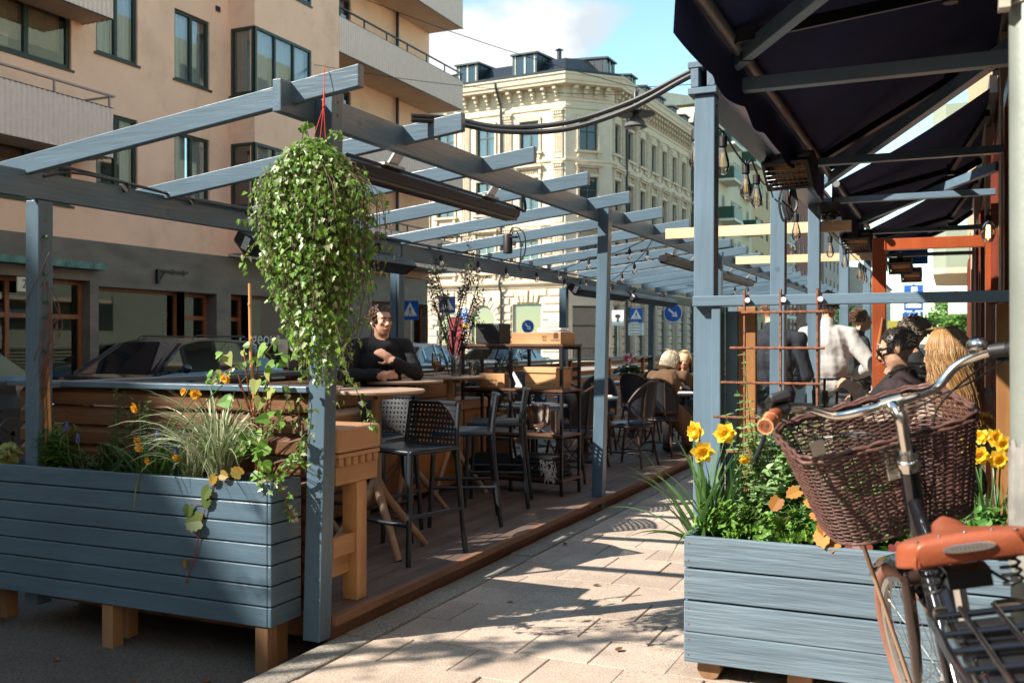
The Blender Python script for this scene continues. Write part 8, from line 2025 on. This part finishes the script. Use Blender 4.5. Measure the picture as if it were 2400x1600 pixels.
# ================================================================ road signs
SBLUE = mat('sign_blue', (.012,.10,.42), .45); SWH = mat('sign_white_face', (.80,.80,.78), .45); SBK = mat('sign_black', (.012,.012,.012), .5); SYE = mat('sign_yellow', (.75,.42,.03), .5); SGR = mat('sign_back_grey', (.30,.31,.32), .5, .4)
def pole(t, x, y, z1, r_=.03): b = MB(); b.cyl((x,y,-.11),(x,y,z1),r_,10); b.build('pole', STEEL, t, smooth=40)
def crossing(x, y, zc, s, label, face=1, sub=False, rz=0, pole_=True):
    """square blue sign, white triangle, black walking figure"""
    t = thing('crossing_sign', label, 'road sign', (x,y,-.11), 'pedestrian crossing signs'); h = s/2
    if pole_: pole(t, x, y+.05, zc+h)
    F_ = frameM((x,y,zc), (math.cos(rz),math.sin(rz),0), (0,0,1))
    def pl(poly, d0, d1, m, name, par): b = MB(F_); b.prism(poly, d0, d1); return b.build(name, m, par)
    bd = pl([(-h,-h),(h,-h),(h,h),(-h,h)], -.012, 0, SBLUE if face else SGR, 'panel', t)
    pl([(-h*.86,-h*.62),(h*.86,-h*.62),(0,h*.86)], .001, .003, SWH, 'triangle', bd)
    b = MB(F_); k = h*.0145
    def seg(p, q, w): 
        d = V((q[0]-p[0],q[1]-p[1],0)).normalized(); n = V((-d.y,d.x,0))*w*k/2; b.add([V((p[0]*k,p[1]*k,.005))-n,V((q[0]*k,q[1]*k,.005))-n,V((q[0]*k,q[1]*k,.005))+n,V((p[0]*k,p[1]*k,.005))+n], [(0,1,2,3)])
    b.add([(k*4*math.cos(6.283*i/10), k*(24+4.5*math.sin(6.283*i/10)), .005) for i in range(10)], [tuple(range(10))])
    seg((0,19),(1,-3),9); seg((1,0),(-11,-34),5); seg((1,0),(8,-16),5); seg((8,-16),(13,-34),5); seg((-1,16),(-11,0),3.5); seg((1,16),(11,4),3.5)
    for i in range(4): seg((-44+26*i,-38),(-32+26*i,-38),5)
    b.build('figure', SBK, bd)
    if sub:
        for j in range(4): pl([(-h*1.2,-h*(1.25+.45*j)-h*.4),(h*1.2,-h*(1.25+.45*j)-h*.4),(h*1.2,-h*(1.25+.45*j)),(-h*1.2,-h*(1.25+.45*j))], -.01, .001, SWH, 'sub_panel', t); 
        for j in range(4): 
            b = MB(F_)
            for q in range(6): b.box(-h*1.0+q*h*.33,-h*1.0+q*h*.33+h*.2,-h*(1.25+.45*j)-h*.27,-h*(1.25+.45*j)-h*.12,.0012,.002)
            b.build('lettering', SBK, t)
    return t
def arrow_sign(x, y, zc, d, ang, label, base=True):
    t = thing('arrow_sign', label, 'road sign', (x,y,-.11), 'round blue arrow signs'); r_ = d/2; pole(t, x, y+.05, zc+r_*.6)
    F_ = frameM((x,y,zc), (1,0,0), (0,0,1)); n = 32
    b = MB(F_); b.prism([(r_*math.cos(6.283*i/n),r_*math.sin(6.283*i/n)) for i in range(n)], -.012, 0); p = b.build('panel', SWH, t)
    b = MB(F_); b.prism([(.93*r_*math.cos(6.283*i/n),.93*r_*math.sin(6.283*i/n)) for i in range(n)], .0005, .002); b.build('disc', SBLUE, p)
    A = Matrix.Rotation(ang,4,'Z'); b = MB(F_ @ A); w = r_*.10; b.prism([(-w,-.62*r_),(w,-.62*r_),(w,.20*r_),(-w,.20*r_)], .003, .005); b.prism([(-.34*r_,.14*r_),(0,.66*r_),(.34*r_,.14*r_),(.22*r_,.10*r_),(0,.36*r_),(-.22*r_,.10*r_)], .003, .0055); b.build('arrow', SWH, p)
    if base:
        b = MB(); b.cyl((x,y+.05,-.10),(x,y+.05,.35),.055,12); b.cyl((x,y+.05,.55),(x,y+.05,.75),.055,12); b.build('blue_band', SBLUE, t); b = MB(); b.cyl((x,y+.05,.35),(x,y+.05,.55),.0545,12); b.build('white_band', SWH, t)
    return t
def at(u, v, Z):
    t_ = (u-1200)/2300; return (Z*(-.408+t_*.913), Z*(.913+t_*.408), 1.42-(v-801)/2300*Z)
x, y, z = at(961,727,32); crossing(x, y, z, .62, 'pedestrian crossing sign just right of the seated man')
x, y, z = at(1048,714,38); crossing(x, y, z, .64, 'pedestrian crossing sign half hidden in the olive branches', 1, False, .5)
x, y, z = at(1491,738,44); crossing(x, y, z, .60, 'pedestrian crossing sign with white street-direction panels below it', 1, True)
x, y, z = at(1278,757,60); crossing(x, y, z, .42, 'small pedestrian crossing sign behind the napkin crate')
x, y, z = at(2133,750,20); crossing(x, y, z, .30, 'pedestrian crossing sign beyond the red door post')
x, y, z = at(1577,733,30); arrow_sign(x, y, z, .58, math.radians(-130), 'round blue arrow sign left of the thick front post')
x, y, z = at(1237,765,40); arrow_sign(x, y, z, .55, math.radians(-135), 'round blue arrow sign seen above the black case', False)
x, y, z = at(383,748,24); arrow_sign(x, y, z, .34, math.radians(135), 'round blue sign with white arrow by the wide shop window', False)
x, y, z = at(1087,742,46)
t = thing('parking_sign', 'blue parking sign with a white P and a yellow panel by the arches', 'road sign', (x,y,-.11)); pole(t, x, y+.05, z+.3)
b = MB(); b.box(x-.2,x+.2,y-.01,y,z-.02,z+.36); p = b.build('panel', SBLUE, t); text_obj('P', 'letter', SWH, frameM((x,y-.012,z+.17),(1,0,0),(0,0,1)), .42, p)
b = MB(); b.box(x-.2,x+.2,y-.01,y,z-.28,z-.05); b.build('panel', SBLUE, t); b = MB(); b.box(x-.14,x+.14,y-.013,y-.0101,z-.12,z-.08).box(x-.14,x+.10,y-.013,y-.0101,z-.20,z-.16); b.build('lettering', SWH, t)
b = MB(); b.box(x-.2,x+.2,y-.01,y,z-.52,z-.30); b.build('yellow_panel', SYE, t)
x, y, z = at(2141,712,22)
t = thing('parking_sign', 'tall blue parking signs with a car symbol above the far crossing sign', 'road sign', (x,y,-.11)); pole(t, x, y+.05, z+.45)
for (z0, z1) in ((.16,.42),(-.15,.13),(-.24,-.17)):
    b = MB(); b.box(x-.20,x+.20,y-.01,y,z+z0,z+z1); p = b.build('panel', SBLUE, t)
    q = MB()
    if z1 == .13: q.prism([(x-.16,z-.09),(x+.16,z-.09),(x+.16,z-.01),(x+.09,z+.0),(x+.05,z+.07),(x-.08,z+.07),(x-.12,z+.0),(x-.16,z-.01)], .011, .013, Matrix(((1,0,0,0),(0,0,-1,y),(0,1,0,0),(0,0,0,1))))
    elif z1 == .42: q.box(x-.05,x-.01,y-.013,y-.0101,z+.20,z+.38).box(x-.01,x+.08,y-.013,y-.0101,z+.28,z+.38)
    else: q.box(x-.14,x+.14,y-.013,y-.0101,z-.222,z-.188)
    q.build('symbol', SWH, p)
b = MB(); b.box(x+.05,x+.22,y+.02,y+.03,z-.62,z-.30); b.build('yellow_panel', SYE, t)
x, y, z = at(1448,745,45); b = MB(); b.box(x-.28,x+.28,y-.01,y,z-.35,z+.35); t = b.build('pictogram_sign', SWH); tag(t, 'small white panel with a dark pictogram left of the crossing sign with panels', 'sign'); b = MB(); b.ell((x,y-.012,z+.08),(.15,.004,.10)); b.box(x-.05,x+.05,y-.015,y-.0101,z-.18,z+.0); q = b.build('pictogram', SBK); q.parent = t
b = MB(); b.cyl((x,y+.06,-.1),(x,y+.06,z+.3),.03); q = b.build('pole', STEEL); q.parent = t
b = MB(); b.box(-.72,-.30,15.4,15.44,2.55,3.1); tag(b.build('blue_sign', SBLUE), 'plain blue sign beyond the farthest patio heaters', 'sign')
x, y, z = at(1068,790,44); b = MB(); b.box(x-.35,x+.35,y,y+.03,z-1.4,z+.9); tag(b.build('banner', mat('red_banner', (.22,.02,.035), .7, 0, .3, 3)), 'red advertising banner behind the olive tree', 'banner')
# ================================================================ sky, sun, camera
w = bpy.data.worlds.new('World'); SC.world = w; w.use_nodes = True
nt = w.node_tree; L = nt.links; bg = nt.nodes['Background']
SUN_EL = R(38.5); SUN_ROT = R(223.9)
sky = N(nt, 'ShaderNodeTexSky'); sky.sky_type = 'NISHITA'; sky.sun_disc = False; sky.sun_elevation = SUN_EL; sky.sun_rotation = SUN_ROT; sky.air_density = 1.0; sky.dust_density = .1; sky.ozone_density = 1.2
tc = N(nt, 'ShaderNodeTexCoord')
mp = N(nt, 'ShaderNodeMapping'); mp.inputs['Scale'].default_value = (1,1,1.7); L.new(tc.outputs['Generated'], mp.inputs[0])
nz = N(nt, 'ShaderNodeTexNoise'); nz.inputs['Scale'].default_value = 5.2; nz.inputs['Detail'].default_value = 9; nz.inputs['Roughness'].default_value = .58; nz.inputs['Distortion'].default_value = .15; L.new(mp.outputs[0], nz.inputs[0])
# cloud banks: soft lobes of direction broken up by noise
acc = None
def lobe(u, v, rad, amp):
    global acc
    t = (u-1200)/2300; wv = -(v-801)/2300
    d = V((-.408+t*.913, .913+t*.408, wv)).normalized()
    dp = N(nt, 'ShaderNodeVectorMath', operation='DISTANCE'); dp.inputs[1].default_value = d
    nm = N(nt, 'ShaderNodeVectorMath', operation='NORMALIZE'); L.new(tc.outputs['Generated'], nm.inputs[0]); L.new(nm.outputs[0], dp.inputs[0])
    mr = N(nt, 'ShaderNodeMapRange'); mr.inputs[1].default_value = rad; mr.inputs[2].default_value = 0; mr.inputs[3].default_value = 0; mr.inputs[4].default_value = amp; L.new(dp.outputs['Value'], mr.inputs[0])
    if acc is None: acc = mr.outputs[0]
    else:
        a = N(nt, 'ShaderNodeMath', operation='ADD'); L.new(acc, a.inputs[0]); L.new(mr.outputs[0], a.inputs[1]); acc = a.outputs[0]
lobe(1080,120,.115,.55); lobe(1230,50,.11,.5); lobe(1380,75,.07,.38); lobe(1020,200,.09,.45); lobe(1180,60,.05,-.12); lobe(1480,20,.05,.25); lobe(1545,100,.035,.5); lobe(1960,480,.05,.22); lobe(2180,650,.05,.12)
md = N(nt, 'ShaderNodeMath', operation='MULTIPLY_ADD'); md.inputs[1].default_value = 1.0; L.new(nz.outputs['Fac'], md.inputs[0]); L.new(acc, md.inputs[2])
cm = N(nt, 'ShaderNodeMapRange', interpolation_type='SMOOTHSTEP'); cm.inputs[1].default_value = .84; cm.inputs[2].default_value = 1.10; L.new(md.outputs[0], cm.inputs[0])
mx = N(nt, 'ShaderNodeMixRGB'); L.new(cm.outputs[0], mx.inputs[0])
tint = N(nt, 'ShaderNodeMixRGB'); tint.blend_type = 'MULTIPLY'; tint.inputs[0].default_value = 1; tint.inputs[2].default_value = (.87,1.0,.84,1)
L.new(sky.outputs[0], tint.inputs[1]); L.new(tint.outputs[0], mx.inputs[1])
n2 = N(nt, 'ShaderNodeTexNoise'); n2.inputs['Scale'].default_value = 9; n2.inputs['Detail'].default_value = 5; L.new(mp.outputs[0], n2.inputs[0])
cc = N(nt, 'ShaderNodeValToRGB'); cc.color_ramp.elements[0].position = .38; cc.color_ramp.elements[1].position = .62; cc.color_ramp.elements[0].color = (2.2,2.45,2.65,1); cc.color_ramp.elements[1].color = (3.6,3.6,3.5,1); L.new(n2.outputs['Fac'], cc.inputs[0])
L.new(cc.outputs[0], mx.inputs[2]); L.new(mx.outputs[0], bg.inputs[0]); bg.inputs[1].default_value = .15
s = bpy.data.lights.new('sun', 'SUN'); s.energy = 4.7; s.angle = R(.53); s.color = (1,.93,.82)
so = bpy.data.objects.new('sun', s); COL.objects.link(so)
sd = V((-.693,-.721,0)).normalized()*math.cos(SUN_EL); sd.z = math.sin(SUN_EL)
so.rotation_euler = sd.to_track_quat('Z','Y').to_euler(); so.location = (-6,-12,20)
cam = bpy.data.cameras.new('camera'); co = bpy.data.objects.new('camera', cam); COL.objects.link(co)
cam.sensor_width = 36; cam.lens = 2300/2400*36; cam.clip_start = .05; cam.clip_end = 2000
co.location = (0,0,1.42); co.rotation_euler = (R(90),0,R(24.08)); cam.shift_y = .0004
cam.dof.use_dof = True; cam.dof.focus_distance = 5.6; cam.dof.aperture_fstop = 4.5
SC.camera = co
SC.view_settings.view_transform = 'Standard'; SC.view_settings.look = 'None'; SC.view_settings.gamma = 1; SC.view_settings.exposure = 1.2
SC.cycles.max_bounces = 8; SC.cycles.transparent_max_bounces = 24; SC.cycles.use_denoising = True
SC.cycles.sample_clamp_indirect = 8; SC.cycles.caustics_reflective = False; SC.cycles.caustics_refractive = False
